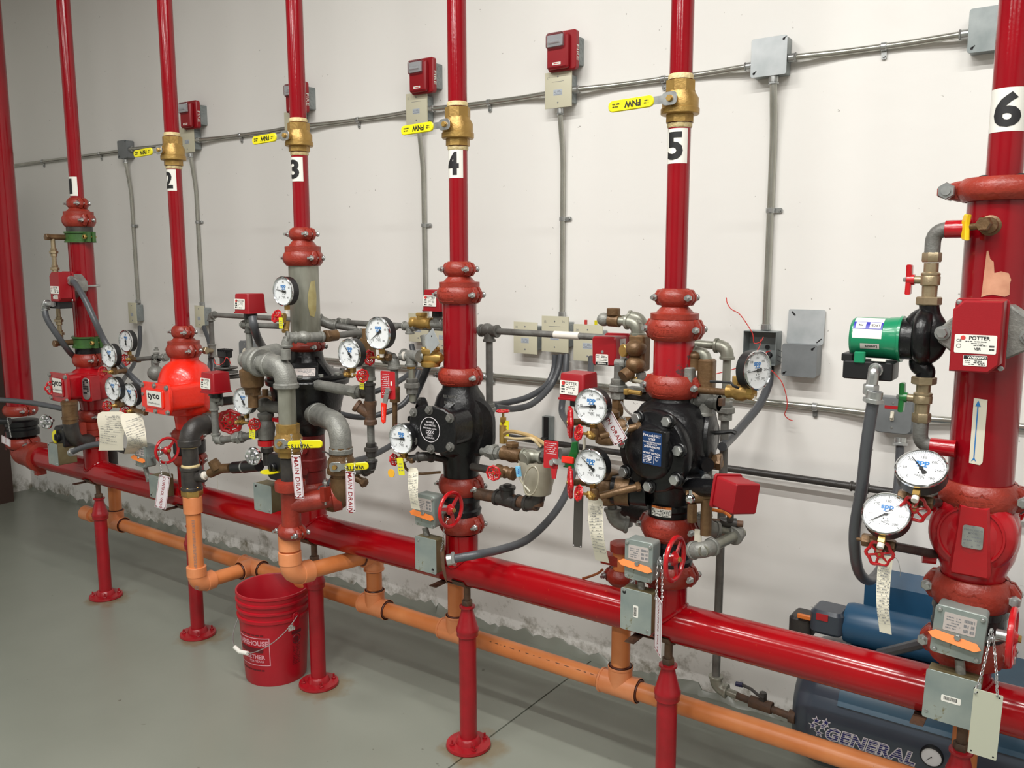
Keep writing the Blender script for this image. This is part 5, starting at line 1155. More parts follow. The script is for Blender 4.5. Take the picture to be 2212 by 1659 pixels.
# gear boxes with red handwheels
def YA(px, py, Y): return at(px, py, Y)
Ya = 2.052
wh4 = at(974, 1101, Ya+.0); wh5 = at(1458, 1207, Ya); wh6 = at(2186, 1377, Ya)
tamper(at(917, 1104, Ya), .100, 'galvanized valve gear box with orange flag and red handwheel, fourth riser', wheelP=wh4, wR=.055, kw=.84, kh=1.08)
tamper(at(1379, 1212, Ya), .100, 'galvanized valve gear box with orange flag and red handwheel, fifth riser', wheelP=wh5, wR=.058, kw=.86, kh=1.14)
tamper(at(2070, 1370, Ya), .105, 'galvanized valve gear box with orange flag and red handwheel, at the right edge', wheelP=wh6, wR=.060, kw=1.0, kh=1.08, roll=-.06)
tamper(at(303, 985, YH-.13), .100, 'galvanized valve gear box mostly hidden behind the hanging cards, second riser', wheelP=at(361, 973, YH-.16), wR=.052, kw=.8, kh=1.0)
junction(at(919, 1199, Ya), .092, .118, .045, 'grey steel junction box on the manifold below the fourth riser gear box', bar=False, hole=(.34, -.38))
junction(at(1373, 1321, Ya), .096, .122, .045, 'grey junction box with upright barcode sticker, fifth riser', bar=2)
junction(at(2054, 1512, Ya), .112, .118, .045, 'grey junction box with barcode sticker behind the blank hanging plate, sixth riser', bar=1, hole=(.42, .36), roll=-.03)
for (px, py, qx, qy), lb in (((313, 1012, 322, 1036), 'short bracket above the junction box of the second riser'), ((918, 1146, 925, 1162), 'short bracket joining gear box and junction box, fourth riser'), ((1384, 1262, 1388, 1282), 'short bracket joining gear box and junction box, fifth riser'), ((2073, 1430, 2077, 1468), 'short bracket joining gear box and junction box, sixth riser')):
    b = MB(); b.tube([at(px, py-6, Ya+.028), at(qx, qy+4, Ya+.028)], .0105, 12); b.cyl(.0135, .008, frame(at(qx, qy, Ya+.028), (0, 0, 1)), 6); single('box_nipple', b, GALV, lb, 'pipe fitting', None, 'nipples between gear and junction boxes')
# riser 6 pump loop is in the trim part; steel straps under the boxes of riser 4
t = Thing('rusty_strap', 'rusty bent steel strap hanging beside the fourth riser junction box', 'bracket', at(955, 1200, 2.02))
b = MB(); pts = [at(955, 1183, 2.04), at(957, 1215, 2.02), at(962, 1245, 2.015), at(967, 1262, 2.02)]
S_ = smooth(pts, 5); vs = []; n = len(S_)
for k, p in enumerate(S_):
    w_ = .014*(1-.75*max(0, (k/n-.55)/.45)); vs += [p+V((-w_*.6, 0, 0)), p+V((w_, -.01, 0)), p+V((w_, -.0085, 0)), p+V((-w_*.6, .0015, 0))]
fs = []
for k in range(n-1):
    for j in range(4): l = (j+1) % 4; fs.append((k*4+j, k*4+l, (k+1)*4+l, (k+1)*4+j))
b.add(vs, fs+[(0, 1, 2, 3)]); t.part('strap', b, RUST)
# black plastic gear housings with chrome wheels: risers 1 and 3
def actuator_black(bx, by, wx, wy, Y, sz, label, flag, wR, wn):
    P = at(bx, by, Y); t = Thing('valve_actuator', label, 'valve actuator', P, 'butterfly valve actuators'); F = face(P)
    b = MB(); b.prism(rrect(sz, sz*1.2, sz*.22, 5), sz*.75, F, (0, 0, -sz*.75), sz*.06); t.part('housing', b, BLKM)
    b = MB(); b.cyl(sz*.22, sz*.18, F, 20, ch=sz*.03); b.box(sz*.09, sz*.3, sz*.08, F, (0, 0, sz*.2)); t.part('indicator_shaft', b, BLKM)
    b = MB(); pts = [(sz*.40*math.cos(a), sz*.40*math.sin(a)) for a in [PI*.5+PI*k/12 for k in range(13)]]; q = [(p[0], p[1]) for p in pts]+[(0, -sz*.12), (-sz*.12, 0), (0, sz*.12)]
    if flag == 'side': b.prism(q, .003, F @ Matrix.Translation((-sz*.08, 0, sz*.10)), (0, 0, 0))
    else: b.prism([(sz*.45*math.cos(2*PI*k/16), sz*.45*math.sin(2*PI*k/16)) for k in range(16)], .003, frame(F @ V((-sz*.05, -sz*.18, sz*.18)), (0, 0, 1)))
    t.part('position_flag', b, YEL)
    W = at(wx, wy, Y-.0); b = MB(); wn = V(wn).normalized(); Fw = frame(W, wn)
    b.lathe([(wR*.2, -.004), (wR*.85, -.006), (wR, 0), (wR*.96, .008), (wR*.82, .010), (wR*.4, .004), (wR*.34, .016), (wR*.16, .02)], Fw, 28); whl = t.part('chrome_handwheel', b, CHR)
    b = MB()
    for k in range(6): a = 2*PI*k/6; b.lathe([(.0001, .0108), (wR*.13, .0108)], Fw @ Matrix.Translation((math.cos(a)*wR*.66, math.sin(a)*wR*.66, -.0015)), 10, caps=False)
    t.part('wheel_hole', b, SIGN, parent=whl)
    b = MB(); b.cyl(.008, .04, frame(W, -wn), 12); t.part('wheel_shaft', b, ZINC); return t
actuator_black(127, 944, 101, 911, 1.99, .085, 'black valve gear housing with yellow flag and chrome wheel, first riser', 'side', .036, (.35, -1, 0))
actuator_black(592, 1010, 548, 985, 1.98, .080, 'black valve gear housing with flat yellow flag, left of the third riser', 'flat', .034, (.35, -1, 0))
junction(at(114, 981, 1.96), .088, .104, .09, 'grey junction box on the manifold below the chrome wheel, first riser', bar=False, hole=(-.38, .40))
junction(at(567, 1076, 1.97), .100, .105, .06, 'grey junction box with plain cover left of the third riser outlet', bar=False, hole=(-.36, .40))
junction(at(333, 1052, 2.05), .075, .102, .07, 'grey junction box behind the tilted control valve sign, second riser', bar=False, hole=(-.36, -.40))
# ---------------------------------------------------------------- small trim: gauges, cocks, switches, drains
def G(px, py, Y, R, label, psi, n=(0, -1, 0), nums=(0, 50, 100, 150, 200, 250, 300), **k): return gauge(at(px, py, Y), R, label, psi, n, nums, **k)
def cord(name, label, pl, Y, r, m, cat='cord', group=None): return cable(name, label, cat, [at(px, py, y) for (px, py), y in zip(pl, Y)], r, m, group, 6, 8)
AIR = (0, 20, 40, 60, 80)
def flow_switch(P, label, wd, ht, dep, Rp, cx, group='red paddle flow switches', words=True, m=REDX):
    # red cover with two cut corners on a grey saddle, held by a U bolt
    t = Thing('flow_switch', label, 'switch', P, group); F = face(P); c = wd*.2
    o = [(-wd/2+c, ht/2), (-wd/2, ht/2-c), (-wd/2, -ht/2), (wd/2-c, -ht/2), (wd/2, -ht/2+c), (wd/2, ht/2)]
    b = MB(); b.prism(o, dep*.86, F, (0, 0, -dep*.86), .004); cv = t.part('cover', b, m)
    b = MB(); b.prism(rrect(wd*1.10, ht*1.04, .01), dep*.14, F, (0, 0, -dep), .002); t.part('base_flange', b, m)
    b = MB()
    for sx_, sy_ in ((-1, 1), (1, -1)): b.lathe([(.006, 0), (.005, .002), (.0001, .003)], F @ Matrix.Translation((sx_*wd*.47, sy_*ht*.46, -dep*.82)), 12)
    t.part('cover_screw', b, ZINC, parent=cv)
    gap = (YH-Rp)-(P.y+dep)
    b = MB(); b.prism([(-wd*1.05, 0), (-wd*.75, ht*.2), (-wd*.3, ht*.42), (wd*.5, ht*.42), (wd*1.0, ht*.18), (wd*1.05, 0), (wd*1., -ht*.15), (wd*.3, -ht*.4), (-wd*.4, -ht*.4), (-wd*.95, -ht*.14)][::-1], gap+.03, face((cx, P.y+dep, P.z)), (0, 0, -gap-.03), .004); t.part('saddle', b, GALV)
    for s_ in (-1, 1):
        b = MB(); q = V((cx+s_*(Rp+.012), P.y+dep-.002, P.z)); b.hexn(.0115, .010, frame(q, (0, -1, 0))); b.lathe([(.016, -.002), (.016, .001)], frame(q, (0, -1, 0)), 16); t.part('nut', b, ZINC)
    pts = [V((cx-Rp-.012, P.y+dep, P.z)), V((cx-Rp-.012, YH, P.z))]+[V((cx+(Rp+.012)*math.cos(a), YH+(Rp+.012)*math.sin(a), P.z)) for a in [PI-PI*k/12 for k in range(1, 12)]]+[V((cx+Rp+.012, YH, P.z)), V((cx+Rp+.012, P.y+dep, P.z))]
    b = MB(); b.tube(pts, .0055, 10); t.part('u_bolt', b, ZINC)
    if words:
        S = F @ Matrix.Translation((-.0, -ht*.10, .0004)); b = MB(); b.prism(rrect(wd*.84, ht*.26, .003), .0006, S); lb = t.part('label', b, WHT, parent=cv)
        b = MB(); put_text(b, 'POTTER', wd*.115, S, wd*.08, ht*.085, .001, bold=.02); scribble(b, S @ Matrix.Translation((0, 0, .001)), -wd*.2, wd*.22, -ht*.03, ht*.05, 3, .7, .35, 3); put_text(b, 'CE', wd*.09, S, -wd*.33, ht*.045, .001); put_text(b, 'VSR', wd*.08, S, wd*.05, -ht*.065, .001, bold=.03); b.torus(wd*.045, .0004, S @ Matrix.Translation((-wd*.33, -ht*.03, .001)), 16, 4); scribble(b, S @ Matrix.Translation((0, 0, .001)), wd*.28, wd*.38, -ht*.09, 0, 2, .9, .5, 6); t.part('label_print', b, INK, parent=cv)
        b = MB(); b.lathe([(.0001, .0012), (wd*.050, .0012)], S @ Matrix.Translation((-wd*.25, ht*.085, 0)), 16, caps=False); t.part('label_emblem', b, WIRE, parent=cv)
        S = F @ Matrix.Translation((wd*.02, -ht*.33, .0004)); b = MB(); b.prism(rrect(wd*.48, ht*.15, .002), .0006, S); t.part('warning_label', b, WHT, parent=cv)
        b = MB(); b.box(wd*.46, ht*.05, .0003, S, (0, ht*.045, .0009)); scribble(b, S @ Matrix.Translation((0, 0, .001)), -wd*.2, wd*.2, -ht*.065, ht*.01, 3, .8, .35, 4); t.part('warning_band', b, INK, parent=cv)
        b = MB(); put_text(b, 'WARNING', wd*.075, S, wd*.03, ht*.045, .0014, bold=.04); t.part('warning_word', b, WHT, parent=cv)
    return t
def P3(l): return [at(a, b_, c) for a, b_, c in l]
# ---- riser 0 and 1
flow_switch(at(118, 620, 2.005), 'red flow switch with cut corners strapped to the first riser', .088, .135, .068, .0555, RX[1])
t = run('trim_pipe', 'slim tarnished trim pipe between the green clamps in front of the first riser', 'pipe', [(RX[1]-.03, YH-.115, Z(1, 515)), (RX[1]-.03, YH-.115, Z(1, 738))], .010, NICK, NICK, 'small trim piping', unions=[((RX[1]-.03, YH-.115, Z(1, 545)), (0, 0, 1)), ((RX[1]-.03, YH-.115, Z(1, 580)), (0, 0, 1)), ((RX[1]-.03, YH-.115, Z(1, 690)), (0, 0, 1)), ((RX[1]-.03, YH-.115, Z(1, 718)), (0, 0, 1))])
for py in (513, 738):
    b = MB(); b.tube([(RX[1]-.03, YH-.05, Z(1, py)), (RX[1]-.03, YH-.135, Z(1, py))], .013, 14); b.hexn(.017, .016, frame((RX[1]-.03, YH-.132, Z(1, py)), (0, -1, 0))); t.part('elbow', b, BRZ)
flex([(152, 602), (166, 618), (186, 652), (206, 695), (228, 740), (262, 790), (300, 828), (318, 842)], [2.06, 2.06, 2.06, 2.07, 2.1, 2.12, 2.14, 2.15], 'grey hose slanting down right across the first riser', .0135, ends=(0,))
flex([(96, 662), (102, 690), (128, 730), (150, 760), (168, 778)], [2.0, 2.0, 2.04, 2.1, 2.2], 'grey hose from the elbow under the first riser flow switch', .0135)
b = MB(); elbow_geo(b, at(95, 656, 2.0), (1, 0, 0), (.15, .1, -1), .014); b.tube([at(95, 656, 2.0)+V((.03, 0, 0)), at(95, 656, 2.0)+V((.085, 0, 0))], .012, 12); single('conduit_elbow', b, ZINC, 'shiny conduit elbow under the first riser flow switch', 'pipe fitting')
b = MB(); b.box(.09, .06, .03, None, tuple(at(132, 659, 2.045))); single('switch_base', b, BLKM, 'black base block under the first riser flow switch', 'switch base')
flex([(-12, 863), (30, 866), (80, 872), (137, 883)], [1.95, 1.96, 1.98, 2.02], 'grey hose reaching in from the left edge to the first riser', .0125)
NG = (.04, -1, 0)
def cock(px, py, Y, label, wpx, wpy, wR, outlet, ax=None, wY=None, kind='scallop', **k):
    P = at(px, py, Y); W = at(wpx, wpy, wY or Y); d = (W-P); L = max(.03, d.length)
    gauge_valve(P, label, wdir=d, wR=wR, side=outlet, off=L-.012, kind=kind, **k)
G(236, 768, 2.03, .053, 'upper gauge on the first riser, needle pointing up left', 100, NG)
cock(247, 803, 2.045, 'small bronze cock under the upper gauge of the first riser', 222, 802, .020, (.1, 1, 0), L=.05)
G(272, 737, 2.26, .053, 'highest gauge between the first and second risers', 40, NG, AIR)
cock(284, 776, 2.275, 'small bronze cock with red wheel left of the galvanized cross fitting', 270, 778, .026, (1, 0, 0), L=.07)
G(244, 840, 2.02, .053, 'left one of two overlapping gauges above the hanging cards', 105, NG)
cock(255, 875, 2.035, 'small bronze cock below the left one of the overlapping gauges', 232, 877, .021, (.1, 1, 0), L=.05)
G(280, 853, 2.05, .053, 'right one of two overlapping gauges above the hanging cards', 110, NG)
cock(288, 887, 2.06, 'small bronze cock holding the curled card, left of the second riser', 271, 888, .025, (1, 0, 0), L=.1)
t = run('trim_pipe', 'galvanized cross fitting with round drain cup left of the second riser', 'pipe', P3([(298, 776, 2.25), (358, 771, 2.25)]), .0105, GALVD, GALV, 'small trim piping', tees=[(at(338, 773, 2.25), (1, 0, 0), (0, 0, 1)), (at(338, 773, 2.25), (1, 0, 0), (0, 0, -1))], plugs=[(at(338, 757, 2.25), (0, 0, 1))], unions=[(at(356, 772, 2.25), (1, 0, 0))])
b = MB(); C0 = at(336, 806, 2.25); b.ball(.036, .036, .036, frame(C0)); b.cyl(.017, .03, frame(C0+V((0, 0, .03))), 16); t.part('drain_cup', b, GALV)
# lower small things of riser 1
b = MB(); b.tube(P3([(150, 866, 2.02), (152, 914, 2.02)]), .034, 24); b.cyl(.037, .012, frame(at(150, 873, 2.02)), 24); b.cyl(.037, .012, frame(at(152, 905, 2.02)), 24)
t = Thing('drain_valve', 'dull bronze drain body hanging below the first riser cover', 'valve', at(150, 866, 2.02)); t.part('body', b, BRZ)
b = MB(); b.tube(P3([(152, 912, 2.02), (158, 950, 2.03)])+[V((RX[1]+.02, YH-.02, Z(1, 950)))], .034, 20, .05); t.part('elbow', b, BLKP)
b = MB(); b.box(.085, .06, .055, None, tuple(at(163, 925, 2.06))); t.part('mounting_block', b, REDC)
b = MB(); b.tube([V((DR[1], YD, .55)), V((DR[1], YD, .86))], .027, 20); single('drain_riser', b, BLKP, 'grey upright drain pipe behind the first riser outlet', 'pipe')
wt = Thing('small_handwheel', 'little red handwheel peeking out left of the first riser cover', 'valve', at(113, 838, 2.0)); wheel(wt, at(113, 838, 2.02), (1, -.3, 0), .030, 'petal')
flex([(152, 979), (172, 969), (200, 961), (228, 960), (262, 972), (272, 975)], [1.94, 1.95, 1.97, 2.0, 2.05, 2.08], 'grey hose from the first riser junction box passing behind the hanging card', .0125, ends=(0,))
# cards
def card(pl, w_, label, m=CREAM, xd=(1, 0, 0), seed=1, name='inspection_card', rows=14, w2=None, lines=True, cat='tag', group='hanging inspection cards'):
    # bent paper card following the points down, w_ wide
    t = Thing(name, label, cat, at(*pl[0]), group); P = smooth(P3(pl), 5); n = len(P); vs = []
    for k, p in enumerate(P):
        ww = (w_+((w2 or w_)-w_)*k/(n-1))/2*(.72 if k == 0 else 1); tw = V(xd).normalized()+V((0, .10*math.sin(k*.4), 0))
        vs += [p-tw*ww, p+tw*ww]
    vs2 = [v+V((0, .0006, 0)) for v in vs]; fs = []
    for k in range(n-1): fs += [(2*k, 2*k+1, 2*k+3, 2*k+2), (2*n+2*k, 2*n+2*k+2, 2*n+2*k+3, 2*n+2*k+1), (2*k, 2*k+2, 2*n+2*k+2, 2*n+2*k), (2*k+1, 2*n+2*k+1, 2*n+2*k+3, 2*k+3)]
    fs += [(0, 2*n, 2*n+1, 1), (2*n-2, 2*n-1, 4*n-1, 4*n-2)]
    b = MB(); b.add(vs+vs2, fs); t.part('paper', b, m)
    b = MB(); rn = random.Random(seed); Lt = sum((q-p).length for p, q in zip(P, P[1:])); acc = 0
    for i in range(rows):
        f = .16+.74*i/rows; k = min(n-2, int(f*(n-1))); p = P[k].lerp(P[k+1], f*(n-1)-k); d = (P[k+1]-P[k]).normalized(); x_ = V(xd).normalized(); nn_ = x_.cross(d).normalized(); nn_ = nn_ if nn_.y < 0 else -nn_
        F_ = face(p+nn_*.0016, nn_, -d); xx = -w_*.42
        b.box(w_*.84, .0004, .0001, F_, (0, -.0028, 0))
        while xx < w_*.40:
            L_ = rn.uniform(.04, .16)*w_
            if rn.random() < .62: b.box(L_, .0016, .0001, F_, (xx+L_/2, 0, 0))
            xx += L_+w_*.03
    t.part('print', b, INKG); return t
card([(241, 889, 2.0), (241, 910, 1.995), (241, 940, 1.995), (240, 973, 2.0)], .112, 'large cream inspection card hanging below the overlapping gauges', seed=2, xd=(.75, .6, 0))
card([(282, 893, 2.04), (287, 915, 2.03), (295, 945, 2.02), (296, 962, 2.03), (292, 980, 2.06)], .088, 'curled cream inspection card with crowded print, beside the larger card', seed=3, rows=18, xd=(.75, .6, 0))
sign(at(13, 953, 1.95), .090, .040, 'CONTROL VALVE', 'small white control valve sign at the left edge', size=.011, roll=-.15, border=True, chains=[P3([(16, 905, 1.97), (20, 925, 1.96), (24, 944, 1.95)])])
b = MB(); b.tube(P3([(-5, 910, 1.98), (22, 910, 2.02)]), .018, 14); single('hand_crank', b, BLKM, 'black handle reaching in at the left edge', 'handle')
# ---- riser 2
YL = 2.36; zL = at(1150, 720, YL).z
xe = at(455, 675, YL).x; xr = at(1318, 737, YL).x
zt_ = at(455, 757, YL).z
t = run('trim_pipe', 'long grey air line running behind the third and fourth risers', 'pipe', [(xe, YL, zt_-.02), (xe, YL, zL), (xr, YL, zL)], .0108, GALVD, GALV, 'small trim piping', tees=[((xe, YL, zt_), (0, 0, 1), (-1, -.3, 0)), ((at(742, 692, YL).x, YL, zL), (1, 0, 0), (0, -1, 0)), ((at(885, 697, YL).x, YL, zL), (1, 0, 0), (0, 0, -1))], fscale=1.15)
b = MB(); b.cyl(.0125, at(1252, 730, YL).x-at(1198, 726, YL).x, frame((at(1198, 726, YL).x, YL, zL), (1, 0, 0)), 16); t.part('white_wrap', b, WTAPE)
b = MB(); b.tube([V((xe, YL, zt_)), at(437, 757, 2.28)], .011, 12); b.hexn(.017, .016, frame(at(441, 757, 2.29), (1, .3, 0))); t.part('side_nipple', b, NICK)
flex([(456, 772), (461, 790), (458, 812), (448, 835)], [2.36, 2.36, 2.34, 2.3], 'grey hose below the end of the long air line', .013)
def psw(px, py, Y, s, h, label, **k): return pswitch(at(px, py, Y), s, h, label, **k)
psw(541, 676, 2.05, .083, .072, 'red pressure switch standing on the tee left of the bare grey pipe')
psw(467, 847, 2.0, .082, .078, 'red pressure switch in front of the bright red valve')
psw(948, 671, 2.36, .083, .075, 'red pressure switch peeking out left behind the fourth riser')
psw(1250, 861, 2.10, .085, .076, 'red pressure switch directly behind the upper gauge of the fifth riser')
# tee below first switch and its pipes
X0 = at(537, 702, 2.05); 
t = run('trim_pipe', 'grey upright pipe with plugged tee below the red pressure switch, left of the bare pipe', 'pipe', [X0+V((0, 0, .045)), V((X0.x, X0.y, at(538, 800, 2.05).z))], .0125, GALV, GALV, 'small trim piping', tees=[(X0, (0, 0, 1), (-1, 0, 0)), (X0, (0, 0, 1), (1, 0, 0))], plugs=[(X0-V((.03, 0, 0)), (-1, 0, 0))])
b = MB(); b.tube([X0, at(608, 705, 2.05)], .0108, 14); t.part('pipe', b, GALVD)
flex([(545, 684), (549, 706), (559, 735), (578, 765)], [2.03, 2.03, 2.08, 2.2], 'grey hose curving down from the switch left of the bare pipe', .0155)
# gauge on third riser pipe
G(612, 629, 2.03, .0525, 'gauge in front of the bare galvanized pipe, needle low left', 16, (0, -1, 0), AIR)
t = cock(612, 690, 2.05, 'brass cock with red wheel and yellow tag, left of the bare galvanized pipe', 597, 683, .022, (0, .2, -1), m=BRS, wY=2.02)
def tagp(px, py, Y, w_, h_, label, m=YELT, roll=0., n=(0, -1, 0), words=None, group='yellow plastic tags'):
    P = at(px, py, Y); t = Thing('plastic_tag', label, 'tag', P, group); F = face(P, n, roll=roll); b = MB(); b.prism(rrect(w_, h_, .003), .0012, F, (0, 0, 0)); t.part('tag', b, m)
    b = MB(); scribble(b, F @ Matrix.Translation((0, 0, .0014)), -w_*.35, w_*.35, -h_*.3, h_*.25, 3, .8, .35, 2); t.part('print', b, INKG); return t
tagp(607, 698, 2.01, .020, .040, 'yellow tag under the cock left of the bare galvanized pipe')
tagp(545, 937, 1.97, .034, .036, 'yellow tag hanging from the red wheel left of the tall grey drain', roll=-.1)
tagp(782, 830, 2.0, .020, .034, 'tiny yellow tag below the gauge right of the black bell valve')
tagp(866, 1008, 1.98, .026, .056, 'yellow tag below the gauge of the fourth riser', roll=.15)
tagp(1090, 926, 2.22, .034, .056, 'yellow tag on the small cock right of the black drum')
b = MB(); b.cyl(.014, .003, frame(at(846, 1022, 1.98), (0, -1, 0)), 18); single('plastic_tag', b, mat('amber_tag', (236, 176, 50), .4), 'round amber tag at the tip of the hanging yellow tag, fourth riser', 'tag')
# pipe loop below the second switch
Pq = at(462, 862, 2.0); Ea = V((Pq.x, 2.0, at(463, 952, 2.0).z)); Eb = at(560, 938, 2.05)
t = run('trim_pipe', 'grey pipe dropping from the switch and turning right below the big red wheel', 'pipe', [Pq+V((0, 0, .02)), Ea, Eb], .0135, GALVD, GALV, 'small trim piping', tees=[(Pq-V((0, 0, .012)), (0, 0, 1), (.5, 1, 0))], unions=[(Ea.lerp(Eb, .55), Eb-Ea)])
b = MB(); b.tube([Pq-V((0, 0, .012)), Pq+V((.05, .16, -.012))], .017, 14); t.part('side_nipple', b, BLKP)
# black drain elbow of riser 2
bx = V((xa, 2.04, 0)); zE = at(421, 925, 2.04).z
t = Thing('drain_assembly', 'thick black pipe elbow and tee above the orange drain, second riser', 'pipe', (xa, 2.04, zb2))
b = MB(); b.tube([V((xa, 2.04, zE-.075)), V((xa, 2.04, zE)), V((xa, 2.125, zE))], .041, 26, .07); b.cyl(.046, .03, frame((xa, 2.04, zE-.08)), 26, ch=.004); b.cyl(.046, .02, frame((xa, 2.12, zE), (0, 1, 0)), 26, ch=.004); t.part('elbow', b, BLKP)
ztee = at(421, 1035, 2.04).z
b = MB(); b.cyl(.0325, zE-.08-zb2, frame((xa, 2.04, zb2+.03)), 24); t.part('pipe', b, BLKP)
b = MB(); b.cyl(.040, .09, frame((xa, 2.04, ztee-.045)), 24, ch=.003); b.cyl(.044, .014, frame((xa, 2.04, ztee+.036)), 24, ch=.002); b.cyl(.044, .014, frame((xa, 2.04, ztee-.048)), 24, ch=.002); dbr = (at(452, 1026, 2.06)-V((xa, 2.04, ztee))).normalized(); b.cyl(.022, .062, frame((xa, 2.04, ztee), dbr), 20); b.cyl(.026, .014, frame(V((xa, 2.04, ztee))+dbr*.056, dbr), 20, ch=.002); t.part('tee', b, BLKP)
for zz in (ztee+.052, ztee-.052, zE-.078): b = MB(); b.lathe([(.0328, -.007), (.0375, -.004), (.038, .003), (.0328, .008)], frame((xa, 2.04, zz)), 22, caps=False); t.part('sealant', b, DOPE)
b = MB(); b.tube([V((xa, 2.11, zE)), V((xa+.0, 2.19, zE))], .028, 18); b.hexn(.036, .03, frame((xa, 2.16, zE), (0, 1, 0))); b.ball(.042, .042, .042, frame((xa+.0, 2.22, zE))); b.tube([V((xa, 2.22, zE)), V((RX[2]+.07, 2.22, zE))], .028, 18); t.part('angle_valve', b, BRZ)
wv = Thing('handwheel_valve', 'large scalloped red handwheel between the second and third risers', 'valve', at(500, 910, 2.08)); wheel(wv, at(498, 911, 2.07), (.62, -.78, .0), .044, 'scallop'); b = MB(); b.tube([at(498, 911, 2.07), V((xa+.03, 2.2, zE))], .010, 12); wv.part('stem', b, BRZ)
# strainer branch to the right of the black tee
p0 = V((xa, 2.04, ztee))+dbr*.07; p1 = at(478, 1012, 2.07); p2 = at(512, 1010, 2.08); p3 = at(560, 1005, 2.08)
t = Thing('trim_pipe', 'rusty check valve with black rubber sleeve right of the black tee', 'pipe', p0, 'small trim piping')
b = MB(); b.tube([p0, p0.lerp(p1, .5)], .014, 12); b.cyl(.018, .008, frame(p0, p1-p0), 14); t.part('nipple', b, WTAPE)
b = MB(); b.tube([p0.lerp(p1, .35), p1, p1.lerp(p2, .6)], .019, 16, .01); b.cyl(.022, .03, frame(p1+V((-.01, -.01, .0)), (-.35, -.3, .8)), 16); b.hexn(.020, .012, frame(p1+V((-.02, -.02, .025)), (-.35, -.3, .8))); t.part('check_valve_body', b, BRZ)
b = MB(); b.tube(smooth([p1.lerp(p2, .8), p2.lerp(p3, .3), p3]), .024, 16); t.part('rubber_sleeve', b, BLKM)
b = MB(); b.lathe([(.0245, -.004), (.0255, -.004), (.0255, .004), (.0245, .004)], frame(p2.lerp(p3, .35), p3-p2), 18); t.part('hose_clamp', b, ZINC)
cord('dangling_thread', 'thin clear thread hanging from the rusty check valve', [(469, 1030), (470, 1045), (470, 1060)], [2.05, 2.05, 2.05], .0006, CLR, 'thread')
# open switch on its disc
Pd = at(488, 796, 2.12)
t = Thing('open_switch', 'uncovered black switch mechanism with red wire on a round plate', 'switch', Pd)
b = MB(); b.lathe([(.0001, 0), (.046, 0), (.047, .004), (.046, .006), (.0001, .006)], frame(Pd), 28); t.part('round_plate', b, BLKP)
b = MB(); b.box(.034, .03, .045, frame(Pd), (-.005, 0, .03), .003); b.box(.055, .036, .028, frame(Pd), (-.002, 0, .058), .003)
for k in range(5): b.box(.006, .038, .010, frame(Pd), (-.024+k*.012, 0, .074), .001)
t.part('mechanism', b, BLKM)
b = MB(); b.tube(smooth(P3([(462, 775, 2.10), (465, 785, 2.1), (475, 788, 2.09), (484, 782, 2.08), (489, 772, 2.08), (495, 778, 2.09), (499, 788, 2.1)])), .0016, 7); t.part('red_wire', b, WIRE)
b = MB(); b.tube([Pd, Pd-V((0, 0, .05))], .010, 10); b.box(.07, .05, .012, frame(Pd), (.01, 0, -.012)); b.tube([Pd-V((0, 0, .035)), at(520, 812, 2.16)], .009, 10); t.part('bracket', b, GALVD)
# ---- riser 3: big drain in front
xv = at(619, 850, 1.93).x; YV = 1.93; zc_ = at(608, 793, YV).z
t = Thing('drain_assembly', 'tall galvanized drain pipe with elbow in front of the third riser', 'pipe', (xv, YV, at(622, 985, YV).z))
zt3 = at(619, 838, YV).z; zb3 = at(620, 920, YV).z
b = MB(); b.tube([V((xv, YV, zb3-.01)), V((xv, YV, zt3+.02))], .0305, 26); t.part('pipe', b, GALVL)
XLl = at(548, 772, YV).x
b = MB(); b.tube([V((xv, YV, zt3)), V((xv, YV, zc_)), V((xv-.09, YV, zc_+.006))], .038, 26, .06); b.cyl(.044, .02, frame((xv, YV, zt3-.002)), 26, ch=.004); b.cyl(.043, .016, frame((xv-.075, YV, zc_+.004), (-1, 0, 0)), 26, ch=.003); b.cyl(.017, .035, frame((xv+.004, YV+.0, zc_+.028)), 16); t.part('elbow', b, GALV)
b = MB(); b.tube([V((xv-.08, YV, zc_+.004)), V((XLl, YV, zc_+.008))], .0305, 24); b.lathe([(.0308, 0), (.033, .002), (.0308, .006)], frame((XLl+.035, YV, zc_+.007), (1, 0, 0)), 24, caps=False); t.part('cross_pipe', b, GALV)
Cb = V((XLl-.02, YV+.02, zc_+.008))
b = MB(); b.tube([Cb+V((.055, -.02, 0)), Cb, Cb+V((-.01, .11, .01))], .045, 24, .06); b.cyl(.052, .022, frame(Cb+V((.04, -.015, 0)), (1, -.1, 0)), 26, ch=.005); b.ball(.026, .026, .03, frame(Cb+V((-.055, -.0, -.0)))); b.ball(.05, .05, .05, frame(Cb)); t.part('angle_fitting', b, GALV)
b = MB(); b.lathe([(.026, -.115), (.030, -.10), (.040, -.092), (.042, -.06), (.044, -.055), (.044, -.035), (.034, -.028), (.03, -.01)], frame(Cb+V((-.02, 0, 0))), 24); b.box(.05, .03, .02, frame(Cb+V((-.02, 0, -.115)))); b.cyl(.018, .06, frame(Cb+V((-.02, 0, -.11)), (0, 0, -1)), 14); t.part('bronze_valve', b, BRZ)
rl = V((-1, 0, 0))
bv1 = lever_valve((xv, YV, at(621, 950, YV).z), .0305, at(620, 917, YV).z-at(622, 988, YV).z, 'brass drain ball valve with yellow lever, in front of the third riser', writing='WATTS', gdir=(.72, -.05, .045), gl=.125, gw=.027, group='drain ball valves with yellow levers', stemdir=(.45, -1, 0))
b = MB(); b.cyl(.0305, .10, frame((xv, YV, at(624, 1050, YV).z)), 24); single('pipe_nipple', b, BLKP, 'black nipple between brass ball valve and red tee, third riser', 'pipe fitting', None, 'short dark nipples')
zT = at(626, 1090, YV).z
